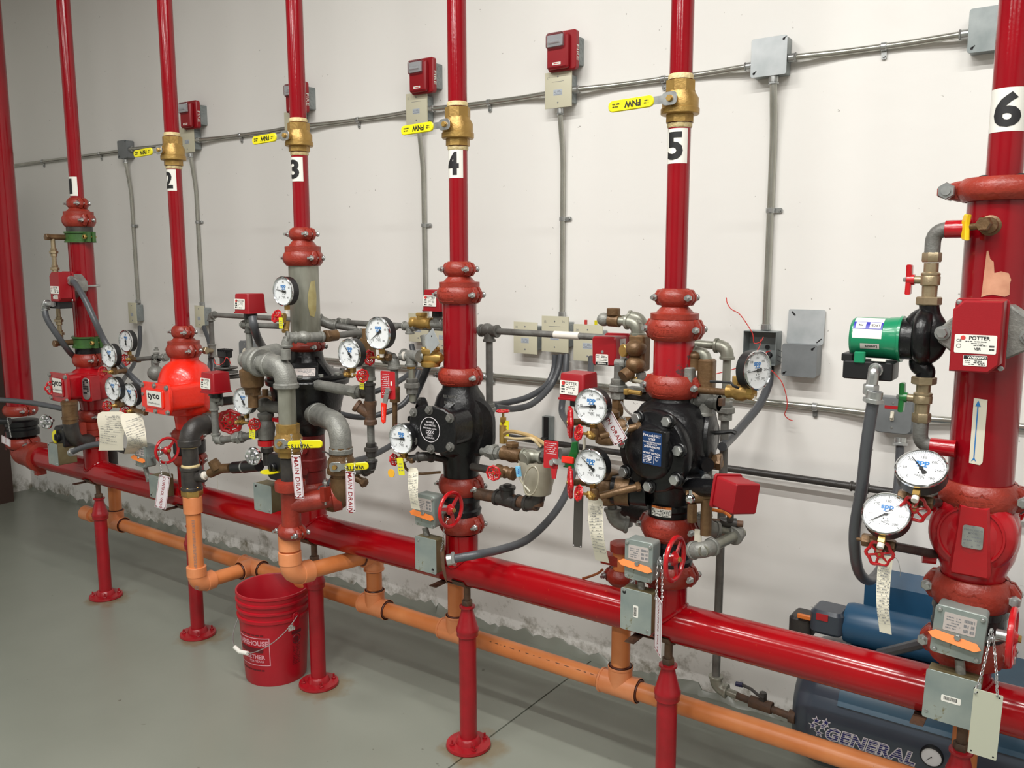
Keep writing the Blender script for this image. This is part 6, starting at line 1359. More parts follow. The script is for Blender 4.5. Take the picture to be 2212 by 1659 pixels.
t = Thing('pipe_tee', 'brick red grooved pipe tee in front of the third riser outlet', 'pipe fitting', (xv, YV, zT))
b = MB(); b.cyl(.0335, at(625, 1045, YV).z-at(629, 1140, YV).z, frame((xv, YV, at(629, 1140, YV).z)), 26); b.lathe([(.036, -.02), (.052, -.016), (.054, 0), (.052, .016), (.036, .02)], frame((xv, YV, at(625, 1048, YV).z)), 26); b.tube([V((xv, YV, zT)), V((xv+.10, YV+.12, zT+.02))], .035, 22); t.part('tee_body', b, REDC)
b = MB(); q = V((xv+.10, YV+.12, zT+.02)); dq = V((.1, .12, .02)); b.lathe([(.036, -.018), (.052, -.014), (.052, .014), (.036, .018)], frame(q, dq), 26); b.box(.022, .03, .05, frame(q+V((.0, -.05, .02)))); t.part('side_clamp', b, REDC)
b = MB(); b.cyl(.005, .09, frame(q+V((.0, -.05, -.02))), 10); b.hexn(.010, .009, frame(q+V((0, -.05, .055)))); t.part('clamp_bolt', b, ZINC)
coupling((xv, YV, at(630, 1148, YV).z), .0305, CPL+'on the red drop straight above the bucket', w=.046)
b = MB(); b.tube([V((xv, YV, at(628, 1120, YV).z)), V((xa3, YV, E3.z+.10))], .0302, 24); single('pipe_nipple', b, RED, 'short red drop between the red tee and the orange branch', 'pipe fitting', None, 'short dark nipples')
sign(at(643, 1030, 1.86), .036, .150, 'MAIN DRAIN', 'white main drain sign with red letters in front of the third riser', roll=-.06*-1, n=(.3, -1, 0), chains=[P3([(629, 940, 1.89), (630, 962, 1.87), (631, 985, 1.86)]), P3([(650, 950, 1.89), (651, 965, 1.87), (652, 980, 1.86)])])
# second drain of riser 3
Yw = 2.05; xw = at(737, 985, Yw).x; ze = at(728, 915, Yw).z
t = Thing('drain_assembly', 'galvanized elbow leaving the black bell valve low on its right', 'pipe', (xw, Yw, ze))
b = MB(); b.tube([V((RX[3]+.045, YH-.04, ze+.008)), V((xw, Yw, ze)), V((xw, Yw, ze-.10))], .038, 26, .07); b.cyl(.043, .016, frame(V((RX[3]+.045, YH-.04, ze+.008)).lerp(V((xw, Yw, ze)), .28), V((xw, Yw, ze))-V((RX[3]+.045, YH-.04, ze+.008))), 26, ch=.003); b.cyl(.042, .02, frame((xw, Yw, ze-.105)), 26, ch=.003); t.part('elbow', b, GALV)
lever_valve((xw, Yw, at(738, 1000, Yw).z), .0305, at(737, 965, Yw).z-at(740, 1036, Yw).z, 'bronze drain ball valve with yellow lever, right of the third riser', m=BRZ, writing='WATTS', gdir=(.92, .1, .10), gl=.085, gw=.026, group='drain ball valves with yellow levers', stemdir=(.5, -1, 0))
b = MB(); zz = at(740, 1080, Yw).z; t = Thing('pipe_elbow', 'bronze elbow with black nipple below the right ball valve, third riser', 'pipe fitting', (xw, Yw, zz)); b.tube([V((xw, Yw, zz+.085)), V((xw, Yw, zz)), V((xw-.06, Yw+.015, zz-.01))], .040, 24, .06); b.cyl(.046, .012, frame(V((xw-.055, Yw+.013, zz-.01)), (-1, .2, -.1)), 24, ch=.002); t.part('elbow', b, BRZ)
b = MB(); b.tube([V((xw-.05, Yw+.012, zz-.01)), V((xw-.16, Yw+.07, zz-.02))], .032, 20); t.part('nipple', b, BLKP)
sign(at(757, 1062, 1.98), .036, .140, 'MAIN DRAIN', 'white main drain sign with red letters right of the third riser', roll=0, n=(.2, -1, 0), chains=[P3([(748, 992, 2.0), (748, 1008, 1.99), (748, 1022, 1.98)]), P3([(766, 1000, 2.0), (766, 1010, 1.99), (766, 1022, 1.98)])])
sign(at(351, 1063, 1.93), .048, .140, 'CONTROL VALVE', 'tilted white control valve sign hanging from the second riser handwheel', roll=-.20, n=(.55, -1, 0), size=.0160, chains=[P3([(346, 968, 1.99), (345, 985, 1.98), (347, 1010, 1.95), (349, 1026, 1.93)]), P3([(358, 1000, 1.98), (364, 1015, 1.95), (370, 1030, 1.93)])])
sign(at(1422, 1352, 1.99), .060, .155, 'CONTROL VALVE', 'narrow white control valve sign hanging edge-on below the fifth riser handwheel', n=(-.85, -.75, 0), size=.0175, chains=[P3([(1424, 1206, 2.05), (1420, 1225, 2.03), (1419, 1260, 2.01), (1417, 1292, 1.99)]), P3([(1426, 1206, 2.05), (1430, 1240, 2.03), (1430, 1270, 2.01), (1430, 1296, 1.99)])])
sign(at(2128, 1565, 1.93), .054, .145, None, 'blank grey-beige plate hanging on chains from the sixth riser handwheel', m=mat('blank_back_plate', (176, 178, 160), .45), roll=-.02, chains=[P3([(2140, 1362, 2.03), (2134, 1400, 2.0), (2122, 1450, 1.97), (2108, 1494, 1.93)]), P3([(2143, 1362, 2.03), (2148, 1400, 2.0), (2152, 1450, 1.97), (2154, 1500, 1.93)])])
b = chain('c', '', P3([(967, 1120, 2.03), (960, 1140, 2.02), (957, 1170, 2.02), (953, 1190, 2.03)])); single('hanging_chain', b, ZINC, 'short chain looped under the fourth riser handwheel', 'chain', at(960, 1150, 2.02)); b = None
sign(at(1322, 921, 2.02), .046, .100, 'MAIN DRAIN', 'slanting white main drain sign behind the upper gauge of the fifth riser', n=(0, -1, 0), roll=.62, size=.0185, chains=[P3([(1352, 935, 1.99), (1356, 920, 2.0), (1350, 905, 2.02), (1342, 902, 2.03)])])
b = MB(); F_ = face(at(1249, 1125, 2.06), (.0, -1, .04)); b.prism(rrect(.030, .155, .002), .0014, F_); t = Thing('hanging_sign', 'blank dark metal strip hanging below the lower gauge valves, fifth riser', 'sign', at(1249, 1125, 2.06)); t.part('plate', b, mat('dark_back_plate', (92, 88, 84), .35, .5)); b = MB()
for sx_ in (-1, 1): b.lathe([(.0001, .002), (.0022, .002)], F_ @ Matrix.Translation((sx_*.012, -.074, 0)), 8, caps=False)
t.part('hole', b, SIGN)
card([(893, 1010, 2.02), (892, 1040, 2.0), (893, 1070, 1.99), (898, 1100, 2.0)], .040, 'narrow curved cream card below the fourth riser gauge', seed=5, rows=14)
card([(1287, 1076, 2.04), (1286, 1110, 2.03), (1290, 1160, 2.02), (1301, 1213, 2.05)], .046, 'long cream inspection card below the lower gauge of the fifth riser', seed=6, rows=18)
card([(1914, 1200, 2.0), (1909, 1250, 2.0), (1907, 1310, 1.99), (1913, 1368, 2.0)], .030, 'long twisted cream card hanging from the lower gauge of the sixth riser', seed=7, rows=22, w2=.026)
# left cluster behind the tall drain: stop valve
St = at(575, 925, 2.03)
t = Thing('stop_valve', 'grey stop valve with red collar left of the tall galvanized drain', 'valve', St)
b = MB(); b.lathe([(.018, -.045), (.03, -.04), (.03, -.02), (.034, 0), (.03, .02), (.022, .03), (.030, .045), (.030, .055), (.018, .06), (.02, .09)], frame(St), 20); b.tube([St+V((0, 0, .07)), St+V((0, .0, .085)), St+V((.08, .02, .08))], .022, 16, .01); b.ball(.03, .03, .03, frame(St+V((-.005, 0, .085)))); b.tube([St+V((-.06, 0, 0)), St], .018, 14); t.part('body', b, GALVD)
b = MB(); b.lathe([(.020, -.066), (.033, -.064), (.033, -.045), (.020, -.043)], frame(St), 22); b.box(.06, .03, .014, frame(St+V((.06, .02, .035)))); t.part('red_collar', b, REDW)
b = MB(); b.cyl(.016, .012, frame(St-V((0, 0, .076))), 14); t.part('thread_tape', b, WTAPE); b = MB(); b.cyl(.024, .016, frame(St-V((0, 0, .09))), 16); b.cyl(.017, .06, frame(St-V((0, 0, .14))), 16); t.part('nipple', b, BLKP)
G(525, 867, 2.0, .0515, 'gauge with bright blue mark between the second and third risers', 110, (.05, -1, 0))
cock(521, 911, 2.02, 'bronze cock with small red wheel in front of the grey stop valve', 550, 917, .021, (0, .3, 0), wY=1.98, kind='scallop', L=.03)
b = MB(); Pz = at(574, 868, 2.12); b.lathe([(.012, -.04), (.022, -.03), (.026, -.01), (.026, .01), (.022, .03), (.012, .04)], frame(Pz, (1, .1, 0)), 18); b.cyl(.012, .05, frame(Pz), 12); single('strainer_body', b, BRZ, 'brown bronze strainer left of the tall galvanized drain', 'valve')
run('trim_pipe', 'grey pipe crossing behind the tall drain just below the gauge', 'pipe', P3([(545, 855, 2.15), (608, 849, 2.2)]), .015, GALVD, GALV, 'small trim piping')
# riser 3: cross fitting in front, right hand lines
Xc = at(655, 727, 2.085); zq = Xc.z; A_ = at(618, 727, 2.05); B_ = at(775, 720, 2.36)
t = run('trim_pipe', 'galvanized line hugging the bare pipe above the black bell valve, running to the back', 'pipe', [at(619, 770, 2.03), at(619, 728, 2.03), at(640, 729, 2.06), at(678, 729, 2.12), at(745, 723, 2.26)], .0125, GALVD, GALV, 'small trim piping', unions=[(at(775, 721, 2.33), (0, 1, 0))], fscale=1.25)
b = MB(); b.ball(.030, .024, .022, frame(at(655, 728, 2.085), (0, 0, 1), (1, .6, 0))); t.part('fat_cross', b, GALV)
b = MB(); b.tube(P3([(700, 727, 2.165), (727, 724, 2.22)]), .021, 16); b.hexn(.024, .014, frame(at(703, 726, 2.17), (.1, 1, 0))); t.part('check_valve_body', b, BRZ)
b = MB(); b.tube(P3([(740, 723, 2.25), (800, 716, 2.36)]), .0125, 14); t.part('pipe', b, GALVD)
t = run('trim_pipe', 'short grey pipe with elbow right of the bare galvanized pipe', 'pipe', P3([(690, 690, 2.28), (706, 700, 2.30), (770, 711, 2.36)]), .0125, GALVD, GALV, 'small trim piping', fscale=1.35)
G(817, 720, 2.0, .0535, 'larger gauge high on the right of the black bell valve', 3, (0, -1, 0), AIR)
G(755, 764, 1.98, .050, 'gauge just right of the black bell valve, needle up left', 105)
cock(828, 771, 2.03, 'bronze cock with red wheel beneath the higher gauge right of the bell valve', 798, 773, .023, (1, .1, 0), L=.03)
cock(757, 808, 2.0, 'bronze cock with red wheel beneath the gauge nearest the bell valve', 783, 812, .020, (-1, .2, 0), wY=1.97, L=.03)
b = MB(); Pz = at(795, 752, 2.2); b.box(.05, .04, .075, frame(Pz), (0, 0, 0), .004); b.cyl(.02, .04, frame(Pz+V((0, 0, .03))), 16); t = Thing('solenoid_block', 'bronze valve block behind the larger gauge right of the bell valve', 'valve', Pz); t.part('block', b, BRZ)
b = MB(); b.prism(rrect(.02, .03, .002), .001, face(Pz+V((.0, -.021, -.02)))); t.part('sticker', b, WHT); b = MB(); b.tube([Pz, V((Pz.x, YL, zL))], .011, 12); t.part('nipple', b, GALVD)
YT = 2.06; xt_ = at(799, 850, YT).x
def zz_(py): return zat(xt_, YT, py)
t = run('trim_pipe', 'upright grey pipe with brown strainer between the third and fourth risers', 'pipe', [(xt_, YT, zz_(790)), (xt_, YT, zz_(1015)), tuple(at(768, 1018, YT))], .0125, GALVD, BLKP, 'small trim piping', tees=[((xt_, YT, zz_(850)), (0, 0, 1), (-1, 0, 0))], unions=[((xt_, YT, zz_(970)), (0, 0, 1))], fscale=1.2)
b = MB(); b.cyl(.019, .05, frame((xt_, YT, zz_(822))), 18, ch=.002); b.cyl(.022, .012, frame((xt_, YT, zz_(798))), 18, ch=.002); b.cyl(.022, .012, frame((xt_, YT, zz_(822))), 18, ch=.002); t.part('coupling', b, GALV)
b = MB(); q = V((xt_, YT, zz_(893))); b.lathe([(.014, -.04), (.022, -.038), (.022, -.025), (.018, -.02), (.019, .02), (.022, .03), (.022, .042), (.014, .045)], frame(q), 18); b.tube([q+V((0, 0, -.005)), q+V((-.035, -.02, .022))], .018, 16); b.cyl(.022, .012, frame(q+V((-.035, -.02, .022)), (-.035, -.02, .027)), 16); t.part('strainer', b, RUST)
b = MB(); q = V((xt_, YT, zz_(850))); b.tube([q-V((.03, 0, 0)), q-V((.085, 0, 0)), V((RX[3]+.10, YH-.06, q.z-.004))], .019, 16, .03); union_geo(b, q-V((.062, 0, 0)), (1, 0, 0), .0135); t.part('side_branch', b, GALV)
t = run('trim_pipe', 'dark upright pipe behind the bell valve outlet', 'pipe', P3([(727, 850, 2.25), (727, 930, 2.25)]), .0165, BLKP, BLKP, 'small trim piping')
b = MB(); b.tube(P3([(763, 1030, 2.06), (784, 1040, 2.07)]), .013, 12); b.hexn(.017, .016, frame(at(783, 1040, 2.07), (1, 0, -.4))); b.tube(P3([(752, 1012, 2.1), (772, 1030, 2.06)]), .010, 12); single('small_cock', b, BRZ, 'tiny bronze cock between the right main drain sign and the elbow', 'valve')
cord('capillary_tube', 'thin tube hooked between the maroon section and the right ball valve', [(697, 976), (706, 978), (713, 985), (716, 1000)], [2.13, 2.1, 2.08, 2.07], .003, GALV, 'tube')
# gate with red instruction plate
t = run('trim_pipe', 'grey pipe with tee and red lever valve, left of the fourth riser', 'pipe', P3([(838, 772, 2.06), (851, 771, 2.06), (853, 868, 2.06)]), .0135, GALVD, GALV, 'small trim piping', fscale=1.25)
b = MB(); b.tube(P3([(853, 835, 2.06), (853, 868, 2.06)]), .017, 14); t.part('valve_body', b, BRZ)
b = MB(); b.tube(P3([(853, 866, 2.06), (853, 925, 2.06), (856, 960, 2.05)]), .0085, 12); t.part('drop_tube', b, BRZ)
Pp = at(838, 832, 1.99); t = Thing('instruction_plate', 'red plate with lever, left one, above the fourth riser gauge', 'valve handle', Pp, 'red plated lever valves'); F_ = face(Pp, (.1, -1, 0)); b = MB(); b.prism(rrect(.058, .090, .005), .0016, F_, (0, 0, -.001), .0004); pl = t.part('plate', b, REDT)
b = MB(); scribble(b, F_ @ Matrix.Translation((0, 0, .0008)), -.024, .006, -.035, .038, 12, .8, .3, 8); t.part('plate_print', b, SIGN, parent=pl); b = MB(); b.prism(rrect(.006, .014, .002), .0004, F_, (.014, .006, .0006)); t.part('slot', b, WHT, parent=pl)
b = MB(); b.hexn(.010, .012, F_ @ Matrix.Translation((.006, -.016, .001))); b.prism([(-.006, .0), (.012, .0), (-.002, -.045), (-.020, -.045)][::-1], .003, F_, (.003, -.016, .008)); t.part('lever', b, ZINC)
b = MB(); b.prism([(-.010, 0), (.010, 0), (.008, -.062), (.0, -.068), (-.008, -.060)][::-1], .008, F_ @ Matrix.Translation((-.010, -.058, .006)) @ Matrix.Rotation(-.06, 4, 'Z'), (0, 0, 0), .002); g = t.part('red_grip', b, REDB)
b = MB(); put_text(b, 'HAMMOND', .008, F_, -.012, -.090, .0145, rot=PI/2); t.part('grip_lettering', b, SIGN, parent=g)
# line to the brass solenoid
L0 = P3([(862, 770, 2.06), (888, 768, 2.08), (915, 769, 2.1)])
t = run('trim_pipe', 'grey tee with white taped threads feeding the brass solenoid, fourth riser', 'pipe', [L0[0], L0[2]], .0125, GALV, GALV, 'small trim piping', tees=[(L0[1], (1, 0, 0), (0, 0, -1))], fscale=1.2)
for px, Y_ in ((874, 2.07), (905, 2.095)): b = MB(); b.lathe([(.0126, -.005), (.0148, -.004), (.0148, .004), (.0126, .005)], frame(at(px, 769, Y_), (1, .1, 0)), 18); t.part('thread_tape', b, WTAPE)
q = L0[1]; xq = q.x
b = MB(); b.tube([q, V((xq+.004, 2.08, at(897, 868, 2.08).z))], .0115, 14); t.part('down_pipe', b, GALVL); b = MB(); b.hexn(.015, .014, frame(V((xq, 2.08, at(891, 797, 2.08).z)))); t.part('brass_bush', b, BRSG); b = MB(); union_geo(b, V((xq+.002, 2.08, at(895, 833, 2.08).z)), (0, 0, 1), .0135); t.part('union', b, GALVD)
Sx = at(930, 772, 2.12); t = Thing('solenoid_valve', 'shiny brass solenoid valve on the left of the fourth riser', 'valve', Sx)
b = MB(); b.lathe([(.012, -.045), (.022, -.038), (.024, -.015), (.028, 0), (.024, .015), (.020, .035), (.012, .045)], frame(Sx, (1, .1, 0)), 20); b.lathe([(.030, .012), (.032, .016), (.032, .026), (.022, .030)], frame(Sx), 20); b.lathe([(.030, -.03), (.032, -.026), (.032, -.016), (.024, -.012)], frame(Sx), 20); t.part('body', b, BRSG)
for k in range(6): a = 2*PI*k/6+.3; b = MB(); b.ball(.006, .006, .006, frame(Sx+V((math.cos(a)*.026, math.sin(a)*.026, .03)))); t.part('screw', b, BRSG)
b = MB(); F_ = face(Sx+V((.022, -.02, .055)), (-.2, -1, .1)) @ Matrix.Rotation(PI/4-.1, 4, 'Z'); b.prism(rrect(.062, .062, .003), .0016, F_); t.part('cover_plate', b, BOXL); b = MB(); b.lathe([(.0001, .002), (.003, .002)], F_ @ Matrix.Translation((.012, .012, 0)), 10, caps=False); t.part('plate_screw', b, INK)
b = MB(); b.cyl(.018, .04, frame(Sx+V((-.01, 0, .035)), (-.3, 0, 1)), 16); t.part('coil', b, GALV); b = MB(); b.tube(smooth(P3([(925, 745, 2.12), (918, 738, 2.12), (924, 728, 2.13), (935, 724, 2.14)])), .003, 8); t.part('lead_wire', b, BLKM)
flex([(925, 790), (915, 815), (906, 835), (890, 870)], [2.15, 2.15, 2.15, 2.12], 'dark hose dropping from the brass solenoid behind the grey union', .0125)
t = Thing('trim_fittings', 'brass check valve and grey tee on the air line, left behind the fourth riser', 'pipe fitting', at(910, 697, YL))
b = MB(); q = at(912, 698, YL); b.lathe([(.014, -.05), (.022, -.048), (.022, -.034), (.018, -.03), (.024, 0), (.018, .03), (.022, .034), (.022, .048), (.014, .05)], frame(q, (1, 0, 0)), 18); b.cyl(.020, .03, frame(q), 18); b.hexn(.024, .012, frame(q+V((0, 0, .026)))); t.part('check_valve', b, BRSG)
b = MB(); q = at(945, 700, YL); tee_geo(b, q, (1, 0, 0), (0, 0, 1), .014); t.part('tee', b, GALV)
for px in (893, 928, 957): b = MB(); b.lathe([(.0126, -.005), (.0155, -.004), (.0155, .004), (.0126, .005)], frame(at(px, 698, YL), (1, 0, 0)), 18); t.part('thread_tape', b, WTAPE)
# drop behind riser 4
xq = at(1057, 760, YL).x
t = run('trim_pipe', 'upright dark grey pipe dropping behind the black drum of the fourth riser', 'pipe', [(xq, YL, zL-.01), (xq, YL, at(1060, 900, YL).z)], .0125, GALVD, GALV, 'small trim piping', unions=[((xq, YL, at(1060, 885, YL).z), (0, 0, 1))])
b = MB(); tee_geo(b, (xq, YL, zL), (1, 0, 0), (0, 0, -1), .016); b.ball(.024, .024, .024, frame((xq-.008, YL, zL+.002))); t.part('corner_tee', b, GALVD)
# ---- riser 4 trim
G(867, 948, 1.99, .050, 'gauge overlapping the left of the black valve with round label', 12, (0, -1, 0), AIR)
cock(873, 990, 2.01, 'bronze cock with small red wheel below the fourth riser gauge', 851, 993, .018, (1, .1, 0), L=.04)
run('trim_pipe', 'dark pipe joining the gauge cock to the neck of the fourth riser valve', 'pipe', P3([(885, 990, 2.01), (920, 985, 2.03), (962, 993, 2.12)]), .0105, BLKP, BLKP, 'small trim piping', fscale=1.2)
cord('capillary_tube', 'thin brown tube bending under the fourth riser gauge cock', [(872, 1000), (880, 1015), (905, 1023), (952, 1020)], [2.02, 2.03, 2.05, 2.1], .0045, BRZ, 'tube')
M1 = P3([(1040, 1008, 2.12), (1058, 1018, 2.10), (1110, 1023, 2.12)])
t = Thing('trim_pipe', 'pipe with red handwheel on the right of the fourth riser valve neck', 'pipe', M1[0], 'small trim piping'); b = MB(); b.tube(P3([(1020, 1008, 2.14), (1100, 1022, 2.11)]), .0125, 14); t.part('pipe', b, BLKP)
b = MB(); q = at(1092, 1020, 2.11); b.lathe([(.012, -.035), (.020, -.033), (.020, -.02), (.015, -.015), (.020, 0), (.015, .015), (.020, .02), (.020, .033), (.012, .035)], frame(q, (1, 0, -.06)), 18); b.tube([q, q+V((0, -.03, 0))], .012, 12); t.part('valve_body', b, BRZ); wheel(t, at(1066, 1022, 2.05), (.25, -1, 0), .0215, 'scallop')
M2 = P3([(1040, 975, 2.15), (1160, 985, 2.15)])
t = Thing('trim_pipe', 'union, bronze check valve and silver tee on the right of the fourth riser', 'pipe', M2[0], 'small trim piping'); b = MB(); b.tube(M2, .012, 14); t.part('pipe', b, GALV)
b = MB(); union_geo(b, at(1067, 977, 2.15), (1, 0, 0), .014); t.part('union', b, GALV)
b = MB(); q = at(1107, 982, 2.15); b.lathe([(.014, -.04), (.024, -.036), (.022, -.02), (.026, 0), (.022, .02), (.024, .036), (.014, .04)], frame(q, (1, 0, -.04)), 18); b.cyl(.018, .03, frame(q), 18); b.hexn(.022, .014, frame(q+V((0, 0, .025)))); t.part('check_valve_body', b, BRZ)
b = MB(); q = at(1150, 985, 2.14); tee_geo(b, q, (1, 0, 0), (-.3, -1, -.2), .015); b.ball(.025, .025, .022, frame(q)); t.part('silver_tee', b, GALVL)
b = MB(); b.hexn(.018, .014, frame(at(1172, 985, 2.14), (1, 0, 0))); t.part('bush', b, BLKP)
b = MB(); b.tube(P3([(1168, 972, 2.16), (1200, 975, 2.16)]), .018, 14); b.tube(P3([(1210, 980, 2.16), (1240, 978, 2.2)]), .017, 14); t.part('far_body', b, GALVD)
Pp = at(1190, 982, 2.09); t = Thing('instruction_plate', 'dark red plate with lever between the fourth and fifth risers', 'valve handle', Pp, 'red plated lever valves'); F_ = face(Pp, (-.15, -1, .1), roll=.06); b = MB(); b.prism(rrect(.056, .082, .004), .0016, F_, (0, .0, -.001), .0004); pl = t.part('plate', b, REDT); b = MB(); scribble(b, F_ @ Matrix.Translation((0, 0, .0008)), -.022, .022, .0, .036, 6, .8, .3, 9); t.part('plate_print', b, SIGN, parent=pl)
b = MB(); b.hexn(.010, .012, F_ @ Matrix.Translation((.012, -.022, .001))); b.box(.05, .016, .003, F_, (.035, -.018, .006)); t.part('lever', b, ZINC); b = MB(); b.box(.045, .020, .008, F_, (.072, -.008, .008), .002); t.part('red_grip', b, REDB); b = MB(); b.prism([(0, 0), (.022, 0), (.018, -.028), (.004, -.03)][::-1], .003, F_, (.008, -.04, .004)); t.part('lock_tab', b, REDT)
b = MB(); F_ = face(at(1236, 985, 2.10), (.1, -1, 0)); b.prism([(-.028, -.036), (.012, -.036), (.022, .01), (.018, .045), (.0, .042), (-.006, .012)], .012, F_, (0, 0, -.006), .003); single('lever_grip', b, GRNH, 'bright green wedge-shaped lever between the two gauges of the fifth riser', 'valve handle')
# clear funnel, coil of tubing and drain
FUN = mat('milky_plastic_funnel', (206, 200, 184), .4, rgb2=(190, 182, 160), nscale=10); FUN.node_tree.nodes['Principled BSDF'].inputs['Transmission Weight'].default_value = .35
q = at(1163, 1068, 2.17); t = Thing('drain_funnel', 'milky plastic drain funnel between the fourth and fifth risers', 'funnel', q); b = MB(); b.lathe([(.018, -.012), (.019, 0), (.040, .004), (.045, .03), (.055, .07), (.064, .105), (.064, .112), (.060, .110), (.052, .07), (.042, .03), (.036, .01)], frame(q), 36, caps=False); t.part('cone', b, FUN)
t = run('trim_pipe', 'dark brown drain pipe with plugged tee carrying the milky funnel', 'pipe', [at(1030, 1066, 2.17), at(1161, 1091, 2.17), q+V((0, 0, -.01))], .0195, RUST, BLKP, 'small trim piping', tees=[(at(1096, 1080, 2.17), (1, 0, -.06), (0, 0, 1))], plugs=[(at(1096, 1064, 2.17), (0, 0, 1))])
b = MB(); c0 = at(1147, 1040, 2.08)
for k in range(4):
    pts = []
    for j in range(25): a = 2*PI*j/24; pts.append(c0+V((math.cos(a)*.020+math.sin(a)*.018+k*.003, -.004*k, math.sin(a)*.042-math.cos(a)*.018+k*.002)))
    b.tube(pts, .0022, 6, caps=False)
b.tube(smooth(P3([(1121, 1000, 2.08), (1119, 1020, 2.07), (1128, 1042, 2.07), (1145, 1062, 2.07)])), .0035, 8)
t = Thing('tubing_coil', 'coil of clear tubing with a blue label in front of the funnel', 'tubing', c0); t.part('tube', b, CLR); b = MB(); b.lathe([(.0085, -.015), (.0085, .015)], frame(at(1120, 1018, 2.07), (-.15, 0, 1)), 14); t.part('blue_label', b, mat('pale_blue_label', (120, 190, 226), .4)); b = MB(); put_text(b, 'FLEX', .008, face(at(1120, 1018, 2.058)), rot=PI/2, bold=.04); t.part('label_print', b, mat('deep_blue_ink', (24, 60, 150), .4))
cord('clear_hose', 'bundle of amber clear tubing behind the dark red plate', [(1090, 936), (1105, 932), (1130, 937), (1150, 943), (1172, 956), (1185, 965)], [2.2, 2.18, 2.16, 2.14, 2.14, 2.14], .0065, mat('amber_tube', (178, 150, 104), .25), 'tube')
cord('clear_hose', 'second strand of amber tubing just below the bundle', [(1092, 945), (1110, 948), (1130, 948), (1150, 948), (1168, 965)], [2.2, 2.17, 2.15, 2.13, 2.14], .005, mat('amber_tube_pale', (196, 176, 138), .25), 'tube')
q = at(1087, 905, 2.22); t = Thing('small_cock', 'small brass cock with flat red wheel right of the black drum', 'valve', q); wheel(t, at(1086, 888, 2.22), (0, 0, 1), .020, 'scallop'); b = MB(); b.cyl(.004, .05, frame(q-V((0, 0, .02))), 10); b.hexn(.011, .016, frame(q-V((0, 0, .01)))); b.cyl(.013, .06, frame(q-V((0, 0, .08))), 14); t.part('body', b, BRSG)
# ---- riser 5 trim
G(1277, 878, 1.985, .050, 'upper gauge left of the black valve with blue label, needle near 40', 42, (.0, -1, .0))
G(1276, 1008, 1.985, .050, 'lower gauge left of the black valve with blue label, needle near 90', 92, (.0, -1, .0))
for py, nm in ((940, 'upper'), (1070, 'lower')):
    cock(1284, py, 2.0, 'bronze cock with small red wheel under the %s gauge of the fifth riser' % nm, 1250, py-5, .020, (1, .7, .25), L=.13, wY=1.96)
    wv = Thing('handwheel_valve', 'large red handwheel seen nearly edge-on beside the %s gauge of the fifth riser' % nm, 'valve', at(1232, py-30, 2.03)); wheel(wv, at(1232, py-28, 2.03), (-.80, -.60, 0), .040, 'petal'); b = MB(); b.tube([at(1232, py-28, 2.03), at(1296, py-28, 2.12)], .010, 12); b.hexn(.018, .03, frame(at(1288, py-28, 2.11), (-1, 0, 0))); wv.part('stem', b, BRZ)
    q = at(1312, py-18, 2.12); b = MB(); b.lathe([(.026, -.05), (.034, -.045), (.034, -.03), (.028, -.02), (.040, 0), (.028, .022), (.034, .03), (.034, .045), (.026, .05)], frame(q), 24); b.tube([q, V((RX[5]-.10, YH-.02, q.z))], .030, 20); b.ball(.042, .042, .038, frame(q)); wv.part('angle_valve_body', b, BRZ)
b = MB(); q = at(1353, 1062, 2.10); b.tube([q-V((.045, -.0, 0)), q+V((.05, .03, 0))], .040, 26); t = Thing('pipe_nipple', 'worn black nipple joining the lower bronze valve to the black body', 'pipe fitting', q, 'short dark nipples'); t.part('nipple', b, BLK); b = MB(); b.lathe([(.0405, -.02), (.0412, -.018), (.0412, .018), (.0405, .02)], frame(q-V((.01, -.0, 0)), (.95, .3, 0)), 26, caps=False); t.part('worn_band', b, BRZ)
q = at(1310, 758, 2.26); t = Thing('pressure_switch', 'red switch cover turned sideways with upside-down warning sticker', 'switch', q, 'red pressure switches'); F_ = face(q, (-.12, -1, 0), roll=.03)
b = MB(); b.prism(rrect(.088, .088, .010), .075, F_, (0, 0, -.06), .004); b.prism(rrect(.100, .100, .012), .010, F_, (0, 0, -.066), .003); cv = t.part('cover', b, REDX)
b = MB(); b.lathe([(.005, 0), (.004, .002), (.0001, .002)], F_ @ Matrix.Translation((-.004, -.002, .0152)), 12); t.part('screw', b, ZINC, parent=cv)
b = MB(); b.prism(rrect(.046, .034, .003), .0006, F_, (-.006, -.026, .0152)); t.part('warning_sticker', b, WHT, parent=cv); b = MB(); b.box(.044, .010, .0003, F_, (-.006, -.037, .0159)); scribble(b, F_ @ Matrix.Translation((0, 0, .0160)), -.026, .014, -.030, -.012, 4, .8, .35, 4); t.part('sticker_band', b, INK, parent=cv); b = MB(); put_text(b, 'WARNING', .0065, F_, -.006, -.037, .0163, bold=.03, rot=PI); t.part('sticker_word', b, WHT, parent=cv)
S_ = face(F_ @ V((.0443, 0, -.022)), F_.to_3x3() @ V((1, 0, 0))); b = MB(); b.prism(rrect(.030, .072, .002), .0006, S_); t.part('side_label', b, mat_lb, parent=cv); b = MB(); put_text(b, 'POTTER', .014, S_, 0, 0, .001, rot=PI/2, bold=.01); t.part('side_lettering', b, INKG, parent=cv)
xq = at(1335, 830, 2.2).x
t = run('trim_pipe', 'upright grey pipe with union below the sideways red switch', 'pipe', [(xq, 2.2, at(1333, 790, 2.2).z), (xq, 2.2, at(1333, 905, 2.2).z)], .0125, GALVD, GALV, 'small trim piping'); b = MB(); union_geo(b, (xq, 2.2, at(1335, 838, 2.2).z), (0, 0, 1), .0155); t.part('union', b, GALV); b = MB(); b.hexn(.019, .062, frame((xq, 2.2, at(1335, 897, 2.2).z))); t.part('brass_adapter', b, BRZ)
